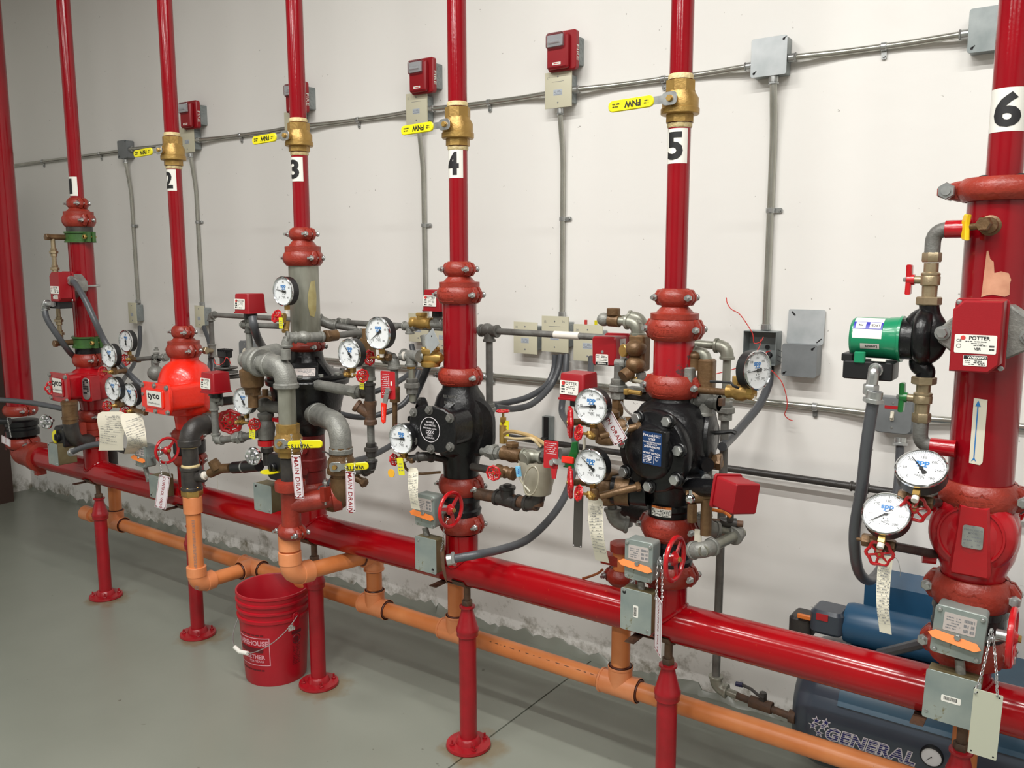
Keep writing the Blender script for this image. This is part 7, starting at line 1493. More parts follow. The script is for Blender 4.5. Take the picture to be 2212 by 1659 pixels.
q = at(1381, 762, 2.22); t = Thing('valve_block', 'brown bronze manifold block left of the scuffed red section, fifth riser', 'valve', q)
b = MB(); b.box(.052, .05, .105, frame(q), (0, 0, 0), .005); b.ball(.030, .034, .026, frame(q+V((0, -.02, .015)))); b.ball(.028, .034, .026, frame(q+V((-.0, -.02, -.032)))); b.cyl(.019, .03, frame(q+V((-.012, -.03, -.052)), (-.4, -.8, -.5)), 18); t.part('block', b, BRZ)
b = MB(); b.cyl(.019, .012, frame(q+V((-.034, -.02, .006)), (-.5, -1, 0)), 20, ch=.002); t.part('round_plug', b, BRSG); b = MB(); b.tube([q+V((-.02, 0, -.032)), q+V((-.075, 0, -.036))], .014, 14); b.cyl(.018, .014, frame(q+V((-.055, 0, -.035)), (1, 0, 0)), 14); b.hexn(.016, .03, frame(q+V((.012, -.01, -.085)))); b.box(.03, .03, .012, frame(q+V((.012, -.01, -.105)))); t.part('side_nipple', b, GALV)
q1 = V((q.x-.006, q.y, at(1375, 715, 2.22).z)); q2 = V((q.x-.006, 2.22, at(1373, 697, 2.22).z))
t = run('trim_pipe', 'silvery elbows and plugged tee above the bronze block, fifth riser', 'pipe', [q1, q2, at(1303, 690, 2.22)], .0125, GALVL, GALVL, 'small trim piping', fscale=1.3)
b = MB(); b.ball(.022, .02, .02, frame(at(1305, 690, 2.22))); t.part('end_elbow', b, GALV); b = MB(); b.lathe([(.016, 0), (.014, .008), (.020, .012), (.020, .030), (.017, .032)], frame(at(1325, 689, 2.22)), 18); b.tube(P3([(1316, 692, 2.22), (1338, 694, 2.22)]), .018, 14); t.part('bronze_tee', b, BRZ)
b = MB(); elbow_geo(b, at(1384, 684, 2.28), (-1, -.1, -.1), (.1, .2, -1), .015); b.tube(P3([(1340, 690, 2.26), (1380, 684, 2.28)]), .012, 12); t.part('back_elbow', b, GALVL)
t = run('trim_pipe', 'thin white tube with brass compression fittings left of the fifth riser', 'pipe', P3([(1322, 830, 2.25), (1326, 822, 2.25), (1352, 818, 2.22), (1388, 826, 2.16)]), .006, CLR, CLR, 'small trim piping', skip=(1, 2)); b = MB(); b.hexn(.011, .016, frame(at(1368, 820, 2.2), (1, -.2, 0))); t.part('brass_nut', b, BRSG); b = MB(); b.hexn(.011, .016, frame(at(1354, 852, 2.15), (0, 0, 1))); b.tube(P3([(1352, 845, 2.15), (1385, 850, 2.15)]), .007, 10); t.part('brass_nut', b, BRSG)
cord('steel_tube', 'thin silvery tube slanting behind the upper bronze valve, fifth riser', [(1342, 868), (1352, 885), (1366, 898)], [2.12, 2.1, 2.08], .003, ZINC, 'tube')
b = MB(); b.box(.16, .09, .03, frame(at(1400, 852, 2.26)), (0, 0, 0), .006); single('valve_bracket', b, BLKP, 'dark bracket block behind the coupling above the black round valve', 'bracket')
# lower left of riser 5: to the drain
t = run('trim_pipe', 'grey pipe with elbow dropping from the lower bronze valve, fifth riser', 'pipe', P3([(1322, 1080, 2.14), (1325, 1128, 2.14), (1352, 1133, 2.16)]), .014, GALV, GALV, 'small trim piping', fscale=1.3)
xq = DR[5]; t = Thing('drain_riser', 'stout galvanized drain pipe behind the fifth riser gear box', 'pipe', (xq, YD, .8)); b = MB(); b.cyl(.0305, at(1355, 1105, YD).z-.86, frame((xq, YD, .86)), 24); t.part('pipe', b, GALV); b = MB(); b.tube([V((xq, YD, at(1355, 1105, YD).z-.01)), V((xq, YD, at(1355, 1095, YD).z)), V((RX[5]-.02, YH+.03, at(1355, 1092, YD).z))], .036, 20, .03); t.part('elbow', b, BLK)
coupling((xq, YD, at(1345, 1245, YD).z), .0305, CPL+'between galvanized pipe and orange drain, behind the fifth gear box', w=.05)
b = MB(); b.box(.06, .04, .03, None, tuple(at(1322, 1207, 2.3))); b.lathe([(.031, -.015), (.04, -.012), (.04, .012), (.031, .015)], frame((xq, YD, at(1340, 1180, YD).z)), 20); single('pipe_clamp', b, REDC, 'dark red clamp ear left of the fifth riser gear box', 'clamp')
cord('copper_tube', 'thin copper tube rising to the red coupling left of the fifth gear box', [(1258, 1250), (1275, 1245), (1292, 1238), (1302, 1230)], [2.2, 2.22, 2.25, 2.27], .004, CUP, 'tube')
cord('cream_string', 'cream string hanging between the two gauges of the fifth riser', [(1262, 945), (1262, 965), (1258, 985)], [2.05, 2.05, 2.05], .004, CREAM, 'string')
# right of riser 5
YR = 2.5; xq = at(1567, 880, YR).x; zf = at(1553, 1486, YR).z; ztp = at(1563, 748, YR).z
t = run('trim_pipe', 'tall thin grey pipe right of the fifth riser running down to the compressor', 'pipe', [at(1495, 742, YR), (xq, YR, ztp), (xq, YR, zf), at(1592, 1502, YR)], .0125, GALVL, GALVL, 'small trim piping', fscale=1.35)
b = MB(); union_geo(b, (xq, YR, at(1567, 885, YR).z), (0, 0, 1), .0155); b.cyl(.019, .03, frame((xq, YR, at(1567, 905, YR).z)), 16); t.part('union', b, GALV); b = MB(); b.tube([(xq, YR, at(1560, 905, YR).z), (xq, YR, zf+.03)], .0128, 14); t.part('lower_pipe', b, GALVD)
b = MB(); b.tube([at(1585, 1500, YR), at(1722, 1553, YR)], .0115, 14); b.tube(P3([(1620, 1514, YR), (1668, 1530, YR)]), .019, 14); b.cyl(.020, .02, frame(at(1705, 1546, YR), (1, 0, 0)), 14); t.part('rusty_valve', b, RUST)
b = MB(); b.hexn(.012, .03, frame(at(1648, 1515, YR))); pts = P3([(1650, 1508, YR-.01), (1636, 1500, YR-.01), (1622, 1488, YR-.01), (1604, 1480, YR-.01), (1590, 1477, YR-.01)]); b.tube(pts, .005, 8); t.part('lever', b, BLKP); b = MB(); b.tube(pts[3:], .008, 10); t.part('lever_grip', b, mat('dark_blue_grip', (30, 32, 66), .4))
G(1636, 800, 2.10, .0505, 'gauge turned to the right beneath the open wiring box', 45, (1, -.34, .04))
t = run('trim_pipe', 'bronze pipe with black lever ball valve right of the fifth riser', 'pipe', P3([(1512, 843, 2.15), (1580, 848, 2.12), (1622, 850, 2.10)]), .0095, BRZ, BRZ, 'small trim piping', skip=(1,))
b = MB(); q = at(1600, 848, 2.11); b.lathe([(.011, -.04), (.018, -.036), (.016, -.02), (.022, -.008), (.022, .008), (.016, .02), (.018, .036), (.011, .04)], frame(q, (1, -.1, 0)), 16); b.hexn(.012, .03, frame(q+V((-.012, 0, .012)))); t.part('valve_body', b, BRS); b = MB(); b.hexn(.015, .03, frame(at(1622, 850, 2.10))); b.cyl(.009, .02, frame(at(1622, 850, 2.10)+V((0, 0, .03))), 12); t.part('elbow', b, BRSG); b = MB(); b.tube(P3([(1596, 838, 2.08), (1585, 834, 2.07), (1578, 826, 2.07), (1534, 824, 2.07)]), .0036, 8); t.part('lever', b, INK)
t = run('trim_pipe', 'bronze solenoid with brass fittings hugging the right of the scuffed red section', 'pipe', P3([(1500, 762, 2.2), (1524, 760, 2.2), (1526, 785, 2.2)]), .0105, GALVL, GALVL, 'small trim piping', fscale=1.3); b = MB(); b.hexn(.014, .016, frame(at(1508, 762, 2.2), (1, 0, 0))); t.part('brass_nut', b, BRSG)
b = MB(); q = at(1522, 808, 2.2); b.box(.045, .04, .085, frame(q), (.006, 0, 0), .005); b.cyl(.018, .05, frame(q+V((-.03, -.01, .01))), 16); b.ball(.02, .02, .014, frame(q+V((-.028, -.01, .05)))); t.part('solenoid_body', b, BRZ); b = MB(); b.box(.034, .034, .05, frame(q+V((-.035, -.03, -.005))), (0, 0, 0), .003); t.part('coil', b, GALV)
t = run('trim_pipe', 'cluster of grey crosses right of the coupling on the fifth riser', 'pipe', P3([(1490, 868, 2.18), (1555, 872, 2.2)]), .0125, GALV, GALV, 'small trim piping', tees=[(at(1525, 868, 2.19), (1, 0, 0), (0, 0, -1)), (at(1525, 868, 2.19), (1, 0, 0), (0, 0, 1))], fscale=1.3)
b = MB(); b.tube(P3([(1528, 880, 2.19), (1530, 1080, 2.22)]), .0125, 14); t.part('down_pipe', b, GALVD); b = MB(); b.box(.02, .02, .02, frame(at(1556, 868, 2.19))); t.part('square_plug', b, RUST)
b = MB(); b.tube(P3([(1532, 1000, 2.2), (1556, 995, 2.2)]), .020, 16); b.hexn(.024, .014, frame(at(1548, 997, 2.2), (1, .2, 0))); single('brass_plug', b, BRZ, 'brass union right of the black round valve', 'pipe fitting')
cord('black_cable', 'short black cable end right of the black round valve', [(1545, 935), (1565, 934), (1580, 932), (1590, 936)], [2.2, 2.2, 2.2, 2.2], .006, BLKM, 'cable')
# red alarm cover on the right
q = at(1592, 1070, 2.02); t = Thing('pressure_switch', 'red cube-shaped switch cover low on the right of the fifth riser', 'switch', q, 'red pressure switches'); F_ = face(q, (1, -.55, -.05), roll=-.12)
b = MB(); b.prism(rrect(.080, .078, .006), .075, F_, (0, 0, -.04), .003); b.prism(rrect(.090, .088, .008), .008, F_, (0, 0, -.046), .002); t.part('cover', b, REDX); b = MB(); b.tube([q+V((-.02, .02, .01)), at(1490, 1052, 2.12)], .024, 18); t.part('black_neck', b, BLK)
q = at(1505, 1078, 2.08); t = Thing('drain_cock', 'bronze cock with silver ball plug low on the right of the fifth riser', 'valve', q); b = MB(); b.tube([q-V((.03, 0, 0)), q+V((.06, .05, .01))], .019, 16); b.tube([q+V((.02, .02, 0)), q+V((.02, .02, -.10))], .015, 14); b.hexn(.014, .05, frame(q+V((-.012, 0, -.065)))); t.part('body', b, BRZ); b = MB(); b.ball(.013, .013, .013, frame(at(1491, 1077, 2.04))); b.cyl(.005, .02, frame(at(1491, 1074, 2.04)), 10); t.part('ball_plug', b, CHR)
t = run('trim_pipe', 'grey pipe loop with elbows low on the right of the fifth riser', 'pipe', P3([(1519, 1108, 2.16), (1521, 1142, 2.16), (1602, 1150, 2.24), (1520, 1190, 2.06), (1490, 1188, 2.08)]), .0145, GALVL, GALV, 'small trim piping', fscale=1.25)
t = run('trim_pipe', 'thin rusty pipe with orange lever valve on the right of the fifth riser', 'pipe', P3([(1535, 1126, 2.2), (1605, 1132, 2.22)]), .009, RUST, RUST, 'small trim piping'); b = MB(); b.tube(P3([(1555, 1128, 2.2), (1590, 1131, 2.22)]), .015, 12); b.hexn(.010, .04, frame(at(1577, 1126, 2.2))); t.part('valve_body', b, BLKP); b = MB(); b.tube(P3([(1578, 1116, 2.18), (1565, 1106, 2.17), (1545, 1102, 2.17), (1532, 1100, 2.17)]), .005, 8); t.part('lever', b, ORGE)
b = MB(); b.prism(rrect(.02, .035, .002), .001, face(at(1508, 1157, 2.1), (.2, -1, 0))); single('paper_scrap', b, CREAM, 'scrap of paper tucked beside the fifth riser lower coupling', 'tag')
# ---- riser 6: circulation loop
YP = 2.12
xs1 = RX[6]-R6; zu = at(2070, 495, YP).z; zlo = at(2050, 968, YP).z; xp = at(2010, 600, YP).x; xp2 = at(1994, 850, YP).x; xpm = (xp+xp2)/2
t = Thing('pump_loop', 'curved dull pipes and hex unions joining the green pump to the sixth riser', 'pipe', (xp, YP, zlo))
b = MB(); b.cyl(.0195, .050, frame((xs1-.030, YP, zu), (1, 0, 0)), 22); t.part('red_stub', b, REDV); b = MB(); b.cyl(.0195, .052, frame((xs1-.030, YP, zlo), (1, 0, 0)), 22); t.part('red_stub', b, REDV)
b = MB(); b.tube([V((xs1-.026, YP, zu)), V((xp, YP, zu-.002)), V((xp, YP, at(2012, 550, YP).z))], .0165, 22, .075); t.part('upper_bend', b, GALVD)
b = MB(); b.tube([V((xs1-.026, YP, zlo)), V((xp2, YP, zlo+.0)), V((xp2, YP, at(1990, 910, YP).z))], .0165, 22, .075); t.part('lower_bend', b, GALVD)
def hexu(X, py, R, h): b = MB(); b.hexn(R, h, frame((X, YP, at(2000, py, YP).z-h/2)) @ Matrix.Rotation(.3, 4, 'Z')); t.part('hex_union', b, NICK)
hexu(xp, 556, .0205, .022); hexu(xp, 650, .027, .019); hexu(xp2, 822, .027, .018); hexu(xp2, 903, .0205, .022)
for X, y0, y1, nm, hm, lb in ((xp, 568, 641, 'upper', REDW, 'ball valve with red butterfly handle above the green pump'), (xp2, 831, 893, 'lower', GRNH, 'ball valve with green butterfly handle below the green pump')):
    z0, z1 = at(2000, y1, YP).z, at(2000, y0, YP).z; h = z1-z0; t2_ = Thing('ball_valve', lb, 'valve', (X, YP, (z0+z1)/2), 'pump isolating valves')
    b = MB(); b.lathe([(.016, 0), (.0165, h*.32), (.0205, h*.36), (.021, h*.58), (.0195, h*.62), (.0205, h*.66), (.020, h*.70), (.0155, h*.74), (.0155, h)], frame((X, YP, z0)), 24); b.cyl(.009, .038, frame((X, YP, z0+h*.5), (-1, 0, 0)), 14); t2_.part('body', b, NICK)
    Hh = V((X-.040, YP, z0+h*.5)); b = MB(); Fh = frame(Hh, (-1, 0, 0), (0, 0, 1)); b.prism([(-.034, -.012), (-.034, .008), (-.014, .012), (.0, .011), (.014, .012), (.034, .008), (.034, -.012), (.012, -.010), (-.012, -.010)][::-1], .012, Fh, (0, 0, -.002), .003); b.cyl(.012, .016, Fh, 16, z0=-.008); t2_.part('butterfly_handle', b, hm); b = MB(); b.hexn(.005, .006, Fh, z0=.010); t2_.part('handle_nut', b, ZINC)
# yellow handled cock and test plug on riser 6
q = at(2092, 491, 2.10); t = Thing('small_cock', 'cock with yellow butterfly handle at the top of the sixth riser loop', 'valve', q); b = MB(); Fh = frame(q, (-.9, -.5, 0), (0, 0, 1)); b.prism([(-.028, -.012), (-.026, .008), (-.010, .016), (.010, .016), (.028, .004), (.026, -.014), (.008, -.008), (-.012, -.010)][::-1], .010, Fh, (0, 0, 0), .002); t.part('yellow_handle', b, mat('amber_handle', (240, 196, 30), .35))
b = MB(); p2_ = V((RX[6]-.012, YH-R6-.002, Z(6, 489))); b.tube([q, p2_+V((0, -.03, 0))], .0075, 12); b.lathe([(.022, -.0), (.022, .004), (.017, .006), (.017, .03)], frame(p2_+V((0, .006, 0)), (0, -1, 0)), 22); b.hexn(.0155, .02, frame(p2_+V((-.004, -.034, .002)), (-.2, -1, 0))); t.part('test_plug', b, BRZ)
# pump
zm = at(1900, 730, YP).z; x0 = at(1836, 730, YP-.03).x; x1 = at(1945, 735, YP-.03).x
t = Thing('circulation_pump', 'green circulation pump with white labels hung on the sixth riser loop', 'pump', (xp, YP, zm))
Fm = frame((x0, YP, zm), (1, 0, 0), (0, -1, 0)); Lm = x1-x0; Rm = .0475
b = MB(); b.lathe([(Rm*.9, 0), (Rm, .006), (Rm, Lm*.72), (Rm*1.02, Lm*.74), (Rm*1.06, Lm*.94), (Rm*1.12, Lm*.95), (Rm*1.12, Lm)], Fm, 36); t.part('motor', b, TEAL)
b = MB(); b.lathe([(Rm*.98, 0), (Rm*.98, .024), (Rm*.7, .028), (Rm*.7, .05)], frame((x1, YP, zm), (1, 0, 0)), 32)
zc_ = zm+.008; xc_ = xpm-.005
b.ball(.050, .040, .066, frame((xc_, YP, zc_)), 28, 18); b.torus(.046, .020, frame((xc_, YP, zc_), (1, 0, 0)), 32, 12)
b.tube(smooth([V((xp, YP, at(2005, 652, YP).z)), V((xp+.004, YP, at(2005, 675, YP).z)), V((xc_+.018, YP, zc_+.03))]), .021, 20, rf=None); b.tube(smooth([V((xc_-.006, YP, zc_-.04)), V((xc_-.008, YP, zc_-.065)), V((xp2+.002, YP, at(1995, 800, YP).z)), V((xp2, YP, at(1995, 820, YP).z))]), .020, 20)
t.part('volute', b, BLK)
# wrapped labels on the motor: rotate an upright wrap on to the x axis
def wrapx(mb, xc, ang, R):
    w_ = wrap(mb, (0, 0, 0), R, 0); o = MB()
    for v in w_.v: o.v.append(V((xc+v.z, YP - math.cos(ang)*0 + (v.x*math.cos(ang)-v.y*math.sin(ang))*-1, zm+(v.x*math.sin(ang)+v.y*math.cos(ang)))))
    o.f = w_.f; return o
def band(x_a, x_b, a0, a1, R): # part of the motor's skin between two angles above the horizontal, facing the viewer
    b = MB(); vs = []; n_ = 10
    for xx in (x_a, x_b):
        for k in range(n_+1): a = math.radians(a0+(a1-a0)*k/n_); vs.append(V((xx, YP-math.cos(a)*R, zm+math.sin(a)*R)))
    b.add(vs, [(k, k+1, n_+2+k, n_+1+k) for k in range(n_)]); return b
xa_, xb_ = x0+Lm*.08, x0+Lm*.66
t.part('white_label', band(xa_, xb_, 2, 74, Rm+.0005), WHT); t.part('blue_band', band(xa_, xb_, 28, 52, Rm+.0010), mat('violet_blue_band', (44, 44, 160), .4))
for xx, wd_, wr in ((xa_+.016, .022, 'FM'), (xb_-.016, .024, 'LPCB')):
    t.part('approval_sticker', band(xx-wd_/2, xx+wd_/2, 30, 50, Rm+.0014), WHT); b = MB(); a = math.radians(40); S_ = face((xx, YP-math.cos(a)*(Rm+.0018), zm+math.sin(a)*(Rm+.0018)), (0, -math.cos(a), math.sin(a)), (0, .7, .7)); put_text(b, wr, .0082 if wr == 'FM' else .0080, S_, bold=.01, rot=PI); t.part('approval_lettering', b, INK)
t.part('rating_strip', band(xa_+.018, xb_-.004, -28, -12, Rm+.0006), mat_lb)
b = MB(); a = math.radians(-20); S_ = face((xb_-.022, YP-math.cos(a)*(Rm+.001), zm+math.sin(a)*(Rm+.001)), (0, -math.cos(a), math.sin(a)), (0, .3, .9)); put_text(b, 'Lowara', .009, S_, bold=.02, rot=PI); t.part('rating_print', b, INK)
b = MB(); Pb = V(((x0+x1)/2-.006, YP-.025, zm-Rm-.024)); b.box(Lm*.99, .075, .042, frame(Pb), (0, 0, 0), .003); b.box(.026, .07, .018, frame(Pb), (-Lm*.42, 0, .028), .002); t.part('terminal_box', b, BLKM)
b = MB(); b.box(.024, .016, .026, frame(Pb), (-Lm*.16, -.034, .030), .002); t.part('green_clip', b, TEAL); b = MB(); b.box(.03, .010, .004, frame(Pb), (Lm*.22, -.036, .026)); t.part('white_clip', b, WHT)
b = MB(); Pe = Pb+V((Lm*.18, -.050, .004)); b.cyl(.016, .014, frame(Pe+V((0, .018, 0)), (0, -1, 0)), 18, ch=.002); b.tube([Pe+V((0, .01, 0)), Pe+V((0, -.008, 0)), Pe+V((-.003, -.008, -.035))], .013, 16, .012); b.hexn(.0175, .024, frame(Pe+V((-.004, -.008, -.055)))); t.part('conduit_elbow', b, ZINC)
flex([(1890, 845), (1884, 880), (1872, 960), (1862, 1050), (1848, 1130), (1846, 1180), (1852, 1225), (1865, 1248), (1882, 1252), (1900, 1232), (1915, 1195), (1926, 1140), (1938, 1060), (1943, 1000), (1945, 945)], [2.02, 2.02, 2.03, 2.05, 2.08, 2.1, 2.14, 2.2, 2.3, 2.45, 2.6, 2.75, 2.86, 2.92, 2.935], 'long grey hose looping down from the green pump to the switch box', .0135, ends=(0, 1))
flow_switch(at(2108, 728, 1.985), 'large red flow switch with white maker label on the sixth riser', .092, .148, .070, R6, RX[6])
N1 = V((0, -.60, .80)); N2 = V((.0, -.76, .65))
G(1990, 1013, 2.0, .0535, 'upper tilted gauge left of the sixth riser, needle near 100', 108, N1, down=.03)
G(1914, 1110, 1.99, .0515, 'lower tilted gauge left of the sixth riser, needle near zero', 8, N2, down=.03)
for (px, py, wx, wy, ex, ey, Yc, nm) in ((1978, 1077, 1976, 1100, 2048, 1092, 2.03, 'upper'), (1898, 1172, 1900, 1196, 2048, 1205, 2.02, 'lower')):
    q = at(px, py, Yc); t = Thing('gauge_valve', 'bronze cock with red wheel below the %s tilted gauge of the sixth riser' % nm, 'valve', q, 'small valves under the gauges')
    b = MB(); b.lathe([(.010, .028), (.014, .022), (.014, .0), (.012, -.015)], frame(q), 16); b.hexn(.0155, .020, frame(q-V((.036, 0, -.001)), (1, 0, 0))); b.hexn(.0155, .020, frame(q+V((.016, 0, -.003)), (1, 0, 0))); b.tube([q-V((.03, 0, 0)), q+V((.03, 0, -.002))], .013, 14); b.cyl(.004, .012, frame(q-V((.048, 0, 0)), (1, 0, 0)), 8); t.part('body', b, BRZ)
    b = MB(); W = at(wx, wy, Yc-.02); b.hexn(.011, .02, frame(q.lerp(W, .35), W-q)); b.tube([q, W], .005, 10); t.part('stem', b, BRZ)
    wheel(t, W, (W-q).normalized()*.5+V((0, -.9, .25)), .0275, 'petal')
    b = MB(); b.tube([q+V((.03, 0, -.002)), V((RX[6]-.075, YH-.03, at(ex, ey, YH-.04).z))], .0105, 14); t.part('pipe', b, BLKP)
b = MB(); b.tube(P3([(2190, 1085, 2.28), (2212, 1092, 2.3)]), .01, 10); tt = Thing('small_handwheel', 'dark red wheel half hidden right of the rounded check valve', 'valve', at(2190, 1100, 2.24)); wheel(tt, at(2190, 1100, 2.24), (.2, -1, 0), .026, 'petal')
cord('wire_tie', 'thin wire tie curling beside the lower tilted gauge', [(1930, 1200), (1940, 1212), (1945, 1235), (1944, 1245)], [2.0, 2.0, 2.0, 2.0], .0005, GALV, 'wire')
cord('black_hose', 'dark ribbed hose behind the sixth riser gear box', [(1900, 1412), (1950, 1400), (2000, 1388), (2050, 1380)], [2.45, 2.4, 2.35, 2.3], .014, FLEX, 'hose')
# ---------------------------------------------------------------- bucket
PAIL = mat('red_pail_plastic', (176, 20, 36), .34, rgb2=(166, 18, 34), nscale=6, bump=.05, bscale=120)
fb = flo(600, 1481); BC = V((-2.712, 2.148, 0)); HB = .375
t = Thing('bucket', 'red plastic bucket with wire handle standing between two support legs', 'bucket', BC)
F = frame(BC)
b = MB(); b.lathe([(.0001, .008), (.126, .008), (.148, HB-.004), (.151, HB), (.157, HB), (.158, HB-.010), (.153, HB-.014), (.152, HB-.030), (.159, HB-.032), (.159, HB-.040), (.151, HB-.043), (.150, HB-.062), (.157, HB-.064), (.157, HB-.072), (.149, HB-.075), (.148, HB-.094), (.156, HB-.097), (.155, HB-.108), (.1475, HB-.112), (.1445, HB-.16), (.131, .010), (.128, .0), (.0001, .0)], F, 56, caps=False)
for v in b.v: v.x = BC.x+(v.x-BC.x)*.93; v.y = BC.y+(v.y-BC.y)*.93
t.part('pail', b, PAIL)
va = math.atan2(-BC.y, -BC.x)   # direction from the bucket towards the viewer
def bp(a, r, z):
    r = r*.93; return V((BC.x+math.cos(a)*r, BC.y+math.sin(a)*r, z))
e1 = va+.62; e2 = e1-PI+.0
for a in (e1, e2): b = MB(); b.prism(rrect(.030, .062, .014), .010, face(bp(a, .146, HB-.105), (math.cos(a), math.sin(a), 0)), (0, 0, 0), .002); b.cyl(.006, .014, frame(bp(a, .15, HB-.088), (math.cos(a), math.sin(a), 0)), 12); t.part('handle_ear', b, PAIL)
pts = []; A = bp(e1, .164, HB-.088); B = bp(e2, .164, HB-.088); mid = bp(va-.75, .19, HB-.215)
for k in range(25):
    u = k/24; a = e1+(e2-e1)*u; s_ = math.sin(PI*u); pts.append(bp(a, .164+.014*s_, HB-.088-.135*s_))
b = MB(); b.tube(pts, .0018, 8); t.part('wire_bail', b, ZINC)
b = MB(); k = 12; b.tube([pts[k-2]+V((0, 0, 0)), pts[k], pts[k+2]], .0085, 14); t.part('white_grip', b, WHT)
def onp(mb, a, zc): # artwork on the pail side
    r = .93*(.131+(.1445-.131)*(zc-.01)/(HB-.17)); w_ = wrap(mb, (BC.x, BC.y, zc), r+.0012, a)
    sl = (.1445-.131)/(HB-.17)
    for v in w_.v:
        d = V((v.x-BC.x, v.y-BC.y, 0)); n_ = d.normalized(); v += n_*((v.z-zc)*sl)
    return w_
PINK = mat('pale_pink_print', (214, 150, 160), .5); DKR = mat('dark_red_print', (92, 18, 26), .5)
ca = va-.82
mb = MB()
for x_ in (-.085, .085): mb.box(.0035, .115, .0003, None, (x_, 0, 0))
for y_ in (-.0575, .0575): mb.box(.173, .0035, .0003, None, (0, y_, 0))
put_text(mb, 'WAREHOUSE', .028, Matrix.Identity(4), .0, .036, 0, bold=.035, sx=.95); put_text(mb, 'TOGETHER', .024, Matrix.Identity(4), .004, -.022, 0, bold=.035); put_text(mb, 'FOR YEARS', .0135, Matrix.Identity(4), .026, -.041, 0, bold=.02)
t.part('front_print', onp(mb, ca, .150), PINK)
mb = MB(); mb.prism(rrect(.12, .020, .008), .0003, None, (0, .006, 0)); t.part('dark_badge', onp(mb, ca, .150), DKR); mb = MB(); scribble(mb, Matrix.Identity(4), -.07, .07, .066, .074, 1, .9, .6, 2); scribble(mb, Matrix.Identity(4), -.06, .06, -.085, -.075, 1, .9, .6, 3); t.part('dark_print', onp(mb, ca, .150), DKR)
cb = va+.42+.25
mb = MB(); mb.box(.046, .013, .0003, None, (0, .064, 0)); mb.torus(.019, .0018, Matrix.Translation((0, .035, 0)), 24, 4); mb.ball(.012, .009, .0003, Matrix.Translation((-.002, .036, .0003)), 14, 6); mb.box(.006, .02, .0003, None, (.004, .024, .0003)); mb.box(.006, .016, .0003, None, (-.008, .022, .0003)); scribble(mb, Matrix.Identity(4), -.02, .02, -.075, .010, 12, .85, .35, 5); t.part('warning_print', onp(mb, cb, .150), DKR)
mb = MB(); mb.box(.030, .024, .0003, None, (0, 0, 0)); t.part('white_sticker', onp(mb, va+.50, .238), WHT); mb = MB(); scribble(mb, Matrix.Translation((0, 0, .0004)), -.013, .013, -.010, .010, 4, .85, .4, 6); t.part('sticker_print', onp(mb, va+.50, .238), INKG)
# ---------------------------------------------------------------- air compressor behind the manifold
TANK = mat('slate_blue_tank_paint', (60, 68, 80), .28, coat=.2, rgb2=(56, 64, 76), nscale=5); BLU = mat('blue_machine_paint', (42, 86, 120), .34, rgb2=(36, 78, 110), nscale=8); SAD = mat('teal_saddle_paint', (30, 70, 92), .36, rgb2=(26, 62, 84), nscale=8)
YK = 2.66; ZK = .30; RK = .20
xk = at(1716, 1560, YK-.05).x
t = Thing('air_compressor', 'slate blue air compressor tank lying behind the manifold on the right', 'compressor', (xk+.6, YK, 0))
b = MB(); b.lathe([(.0001, 0), (RK*.45, .004), (RK*.78, .022), (RK*.94, .050), (RK, .095), (RK, 1.25), (RK*.9, 1.3), (.0001, 1.34)], frame((xk, YK, ZK), (1, 0, 0)), 56, caps=False); t.part('tank', b, TANK)
vs = []; fs = []; n_ = 16; xs0, xs1_ = xk+.16, xk+1.2
b = MB()
for R_ in (RK+.001, RK+.007):
    for xx in (xs0, xs1_):
        for k in range(n_+1): a = math.radians(24+122*k/n_); vs.append(V((xx, YK-math.cos(a)*R_, ZK+math.sin(a)*R_)))
m_ = n_+1
for k in range(n_): fs += [(k, m_+k, m_+k+1, k+1), (2*m_+k, 2*m_+k+1, 3*m_+k+1, 3*m_+k), (k, k+1, 2*m_+k+1, 2*m_+k), (m_+k, 3*m_+k, 3*m_+k+1, m_+k+1)]
fs += [(0, 2*m_, 3*m_, m_), (n_, m_+n_, 3*m_+n_, 2*m_+n_)]
b.add(vs, fs); b.box(1.04, .26, .01, None, (xk+.68, YK, ZK+RK+.02)); t.part('blue_saddle', b, SAD)
for dx in (.2, 1.0): b = MB(); b.box(.05, .30, .12, None, (xk+dx, YK, .06)); t.part('foot', b, TANK)
# lettering on the tank: white outline, blue letters with bars across
def ontank(mb, xc, a0):
    w_ = MB(); bm = MB(); src = wrap(mb_rot(mb), (0, 0, 0), RK+.0012, 0)
    for v in src.v:
        # src axis z is along the tank
        a = a0; y_ = -(v.x*math.cos(a)) + v.y*math.sin(a)*-1*0; 
        ang = math.atan2(v.y, v.x); r_ = math.hypot(v.x, v.y); A_ = a0+ang
        w_.v.append(V((xc+v.z, YK-math.cos(A_)*r_, ZK+math.sin(A_)*r_)))
    w_.f = src.f; return w_
def mb_rot(mb):
    o = MB(); o.v = [V((v.y, v.x, v.z)) for v in mb.v]; o.f = mb.f; return o
xg = at(1878, 1619, YK-RK).x; ag = math.radians(-1)
def starf(mb, cx_, cy_, r, z):
    o = []
    for k in range(10): a = PI/2+2*PI*k/10; rr = r if k % 2 == 0 else r*.42; o.append((cx_+rr*math.cos(a), cy_+rr*math.sin(a)))
    vs = [(cx_, cy_, z)]+[(p[0], p[1], z) for p in o]; mb.add(vs, [(0, k+1, (k+1) % 10+1) for k in range(10)])
w0 = MB(); put_text(w0, 'GENERAL', .050, Matrix(((1, .25, 0, 0), (0, 1, 0, 0), (0, 0, 1, 0), (0, 0, 0, 1))), 0, 0, 0, bold=.085, sx=1.05, spacing=1.12)
for sx_, sy_ in ((-.160, .010), (-.152, .028), (-.132, .016), (-.142, -.008), (-.124, .030)): starf(w0, sx_, sy_, .015, 0)
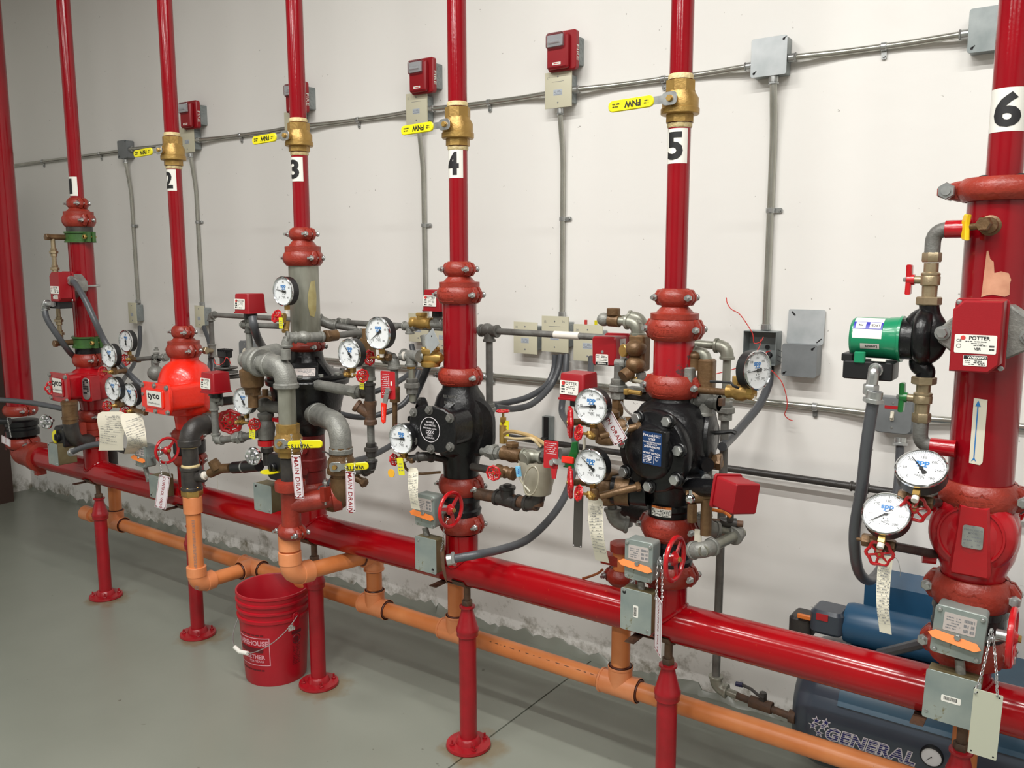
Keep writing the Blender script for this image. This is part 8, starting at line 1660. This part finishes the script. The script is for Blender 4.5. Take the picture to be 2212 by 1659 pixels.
lt = t.part('white_lettering', ontank(w0, xg, ag), SIGN)
w1 = MB(); put_text(w1, 'GENERAL', .050, Matrix(((1, .25, 0, 0), (0, 1, 0, 0), (0, 0, 1, 0), (0, 0, 0, 1))), 0, 0, .0006, bold=.03, sx=1.05, spacing=1.12*1.0)
for sx_, sy_ in ((-.160, .010), (-.152, .028), (-.132, .016), (-.142, -.008), (-.124, .030)): starf(w1, sx_, sy_, .009, .0006)
def stripes(mb, y0, y1, n, frac):
    # leaves thin white gaps across the letters
    bm = bmesh.new(); vs = [bm.verts.new(v) for v in mb.v]
    for f in mb.f:
        try: bm.faces.new([vs[i] for i in f])
        except ValueError: pass
    dy = (y1-y0)/n; cuts = []
    for k in range(n): c = y0+dy*(k+.5); cuts.append((c-dy*frac/2, c+dy*frac/2))
    for a, c in cuts:
        for y in (a, c): bmesh.ops.bisect_plane(bm, geom=bm.verts[:]+bm.edges[:]+bm.faces[:], dist=1e-7, plane_co=(0, y, 0), plane_no=(0, 1, 0))
    bmesh.ops.delete(bm, geom=[f for f in bm.faces if any(a < f.calc_center_median().y < c for a, c in cuts)], context='FACES')
    bm.verts.index_update(); o = MB(); o.v = [v.co.copy() for v in bm.verts]; o.f = [tuple(x.index for x in f.verts) for f in bm.faces]; bm.free(); return o
w1 = stripes(w1, -.019, .019, 6, .30)
t.part('blue_lettering', ontank(w1, xg, ag), mat('navy_lettering', (34, 34, 104), .4), parent=lt)
q = at(2012, 1635, YK-RK-.005); t.part('gauge_case', (lambda m_: (m_.lathe([(.030, -.03), (.030, .0), (.028, .004), (.026, .004), (.026, .001)], face(q), 28, caps=False), m_)[1])(MB()), BLKM); b = MB(); b.lathe([(.0001, .0015), (.0262, .0015)], face(q), 28, caps=False); dl = t.part('gauge_dial', b, DIAL); b = MB(); b.prism([(-.001, 0), (.001, 0), (.0004, .018), (-.0004, .018)], .0004, face(q) @ Matrix.Rotation(2.4, 4, 'Z'), (0, 0, .002)); b.lathe([(.0001, .003), (.002, .003)], face(q), 10, caps=False); t.part('gauge_needle', b, INK, parent=dl)
# motor and pump head on the tank, seen above the manifold
q = at(1945, 1398, 2.62); b = MB(); b.lathe([(.02, -.16), (.058, -.155), (.062, -.14), (.062, .10), (.05, .12), (.02, .125)], frame(V((q.x, 2.62, ZK+RK+.085)), (1, 0, 0)), 30); mo = t.part('motor', b, BLU)
b = MB(); Pm = V((q.x-.20, 2.60, ZK+RK+.09)); b.box(.10, .10, .075, frame(Pm), (0, 0, 0), .01); t.part('pressure_switch', b, TANK); b = MB(); b.box(.035, .004, .02, frame(Pm), (-.01, -.051, .02)); t.part('red_sticker', b, REDT); b = MB(); b.box(.05, .012, .014, frame(Pm), (-.065, -.03, .0), .002); t.part('amber_lever', b, ORGE)
b = MB(); b.box(.34, .16, .13, None, (at(2000, 1370, 2.8).x, 2.80, ZK+RK+.12)); t.part('belt_guard', b, BLU)
b = MB(); b.box(.07, .09, .07, None, (q.x-.285, 2.62, ZK+RK+.045), .008); t.part('pump_head', b, BLKP)
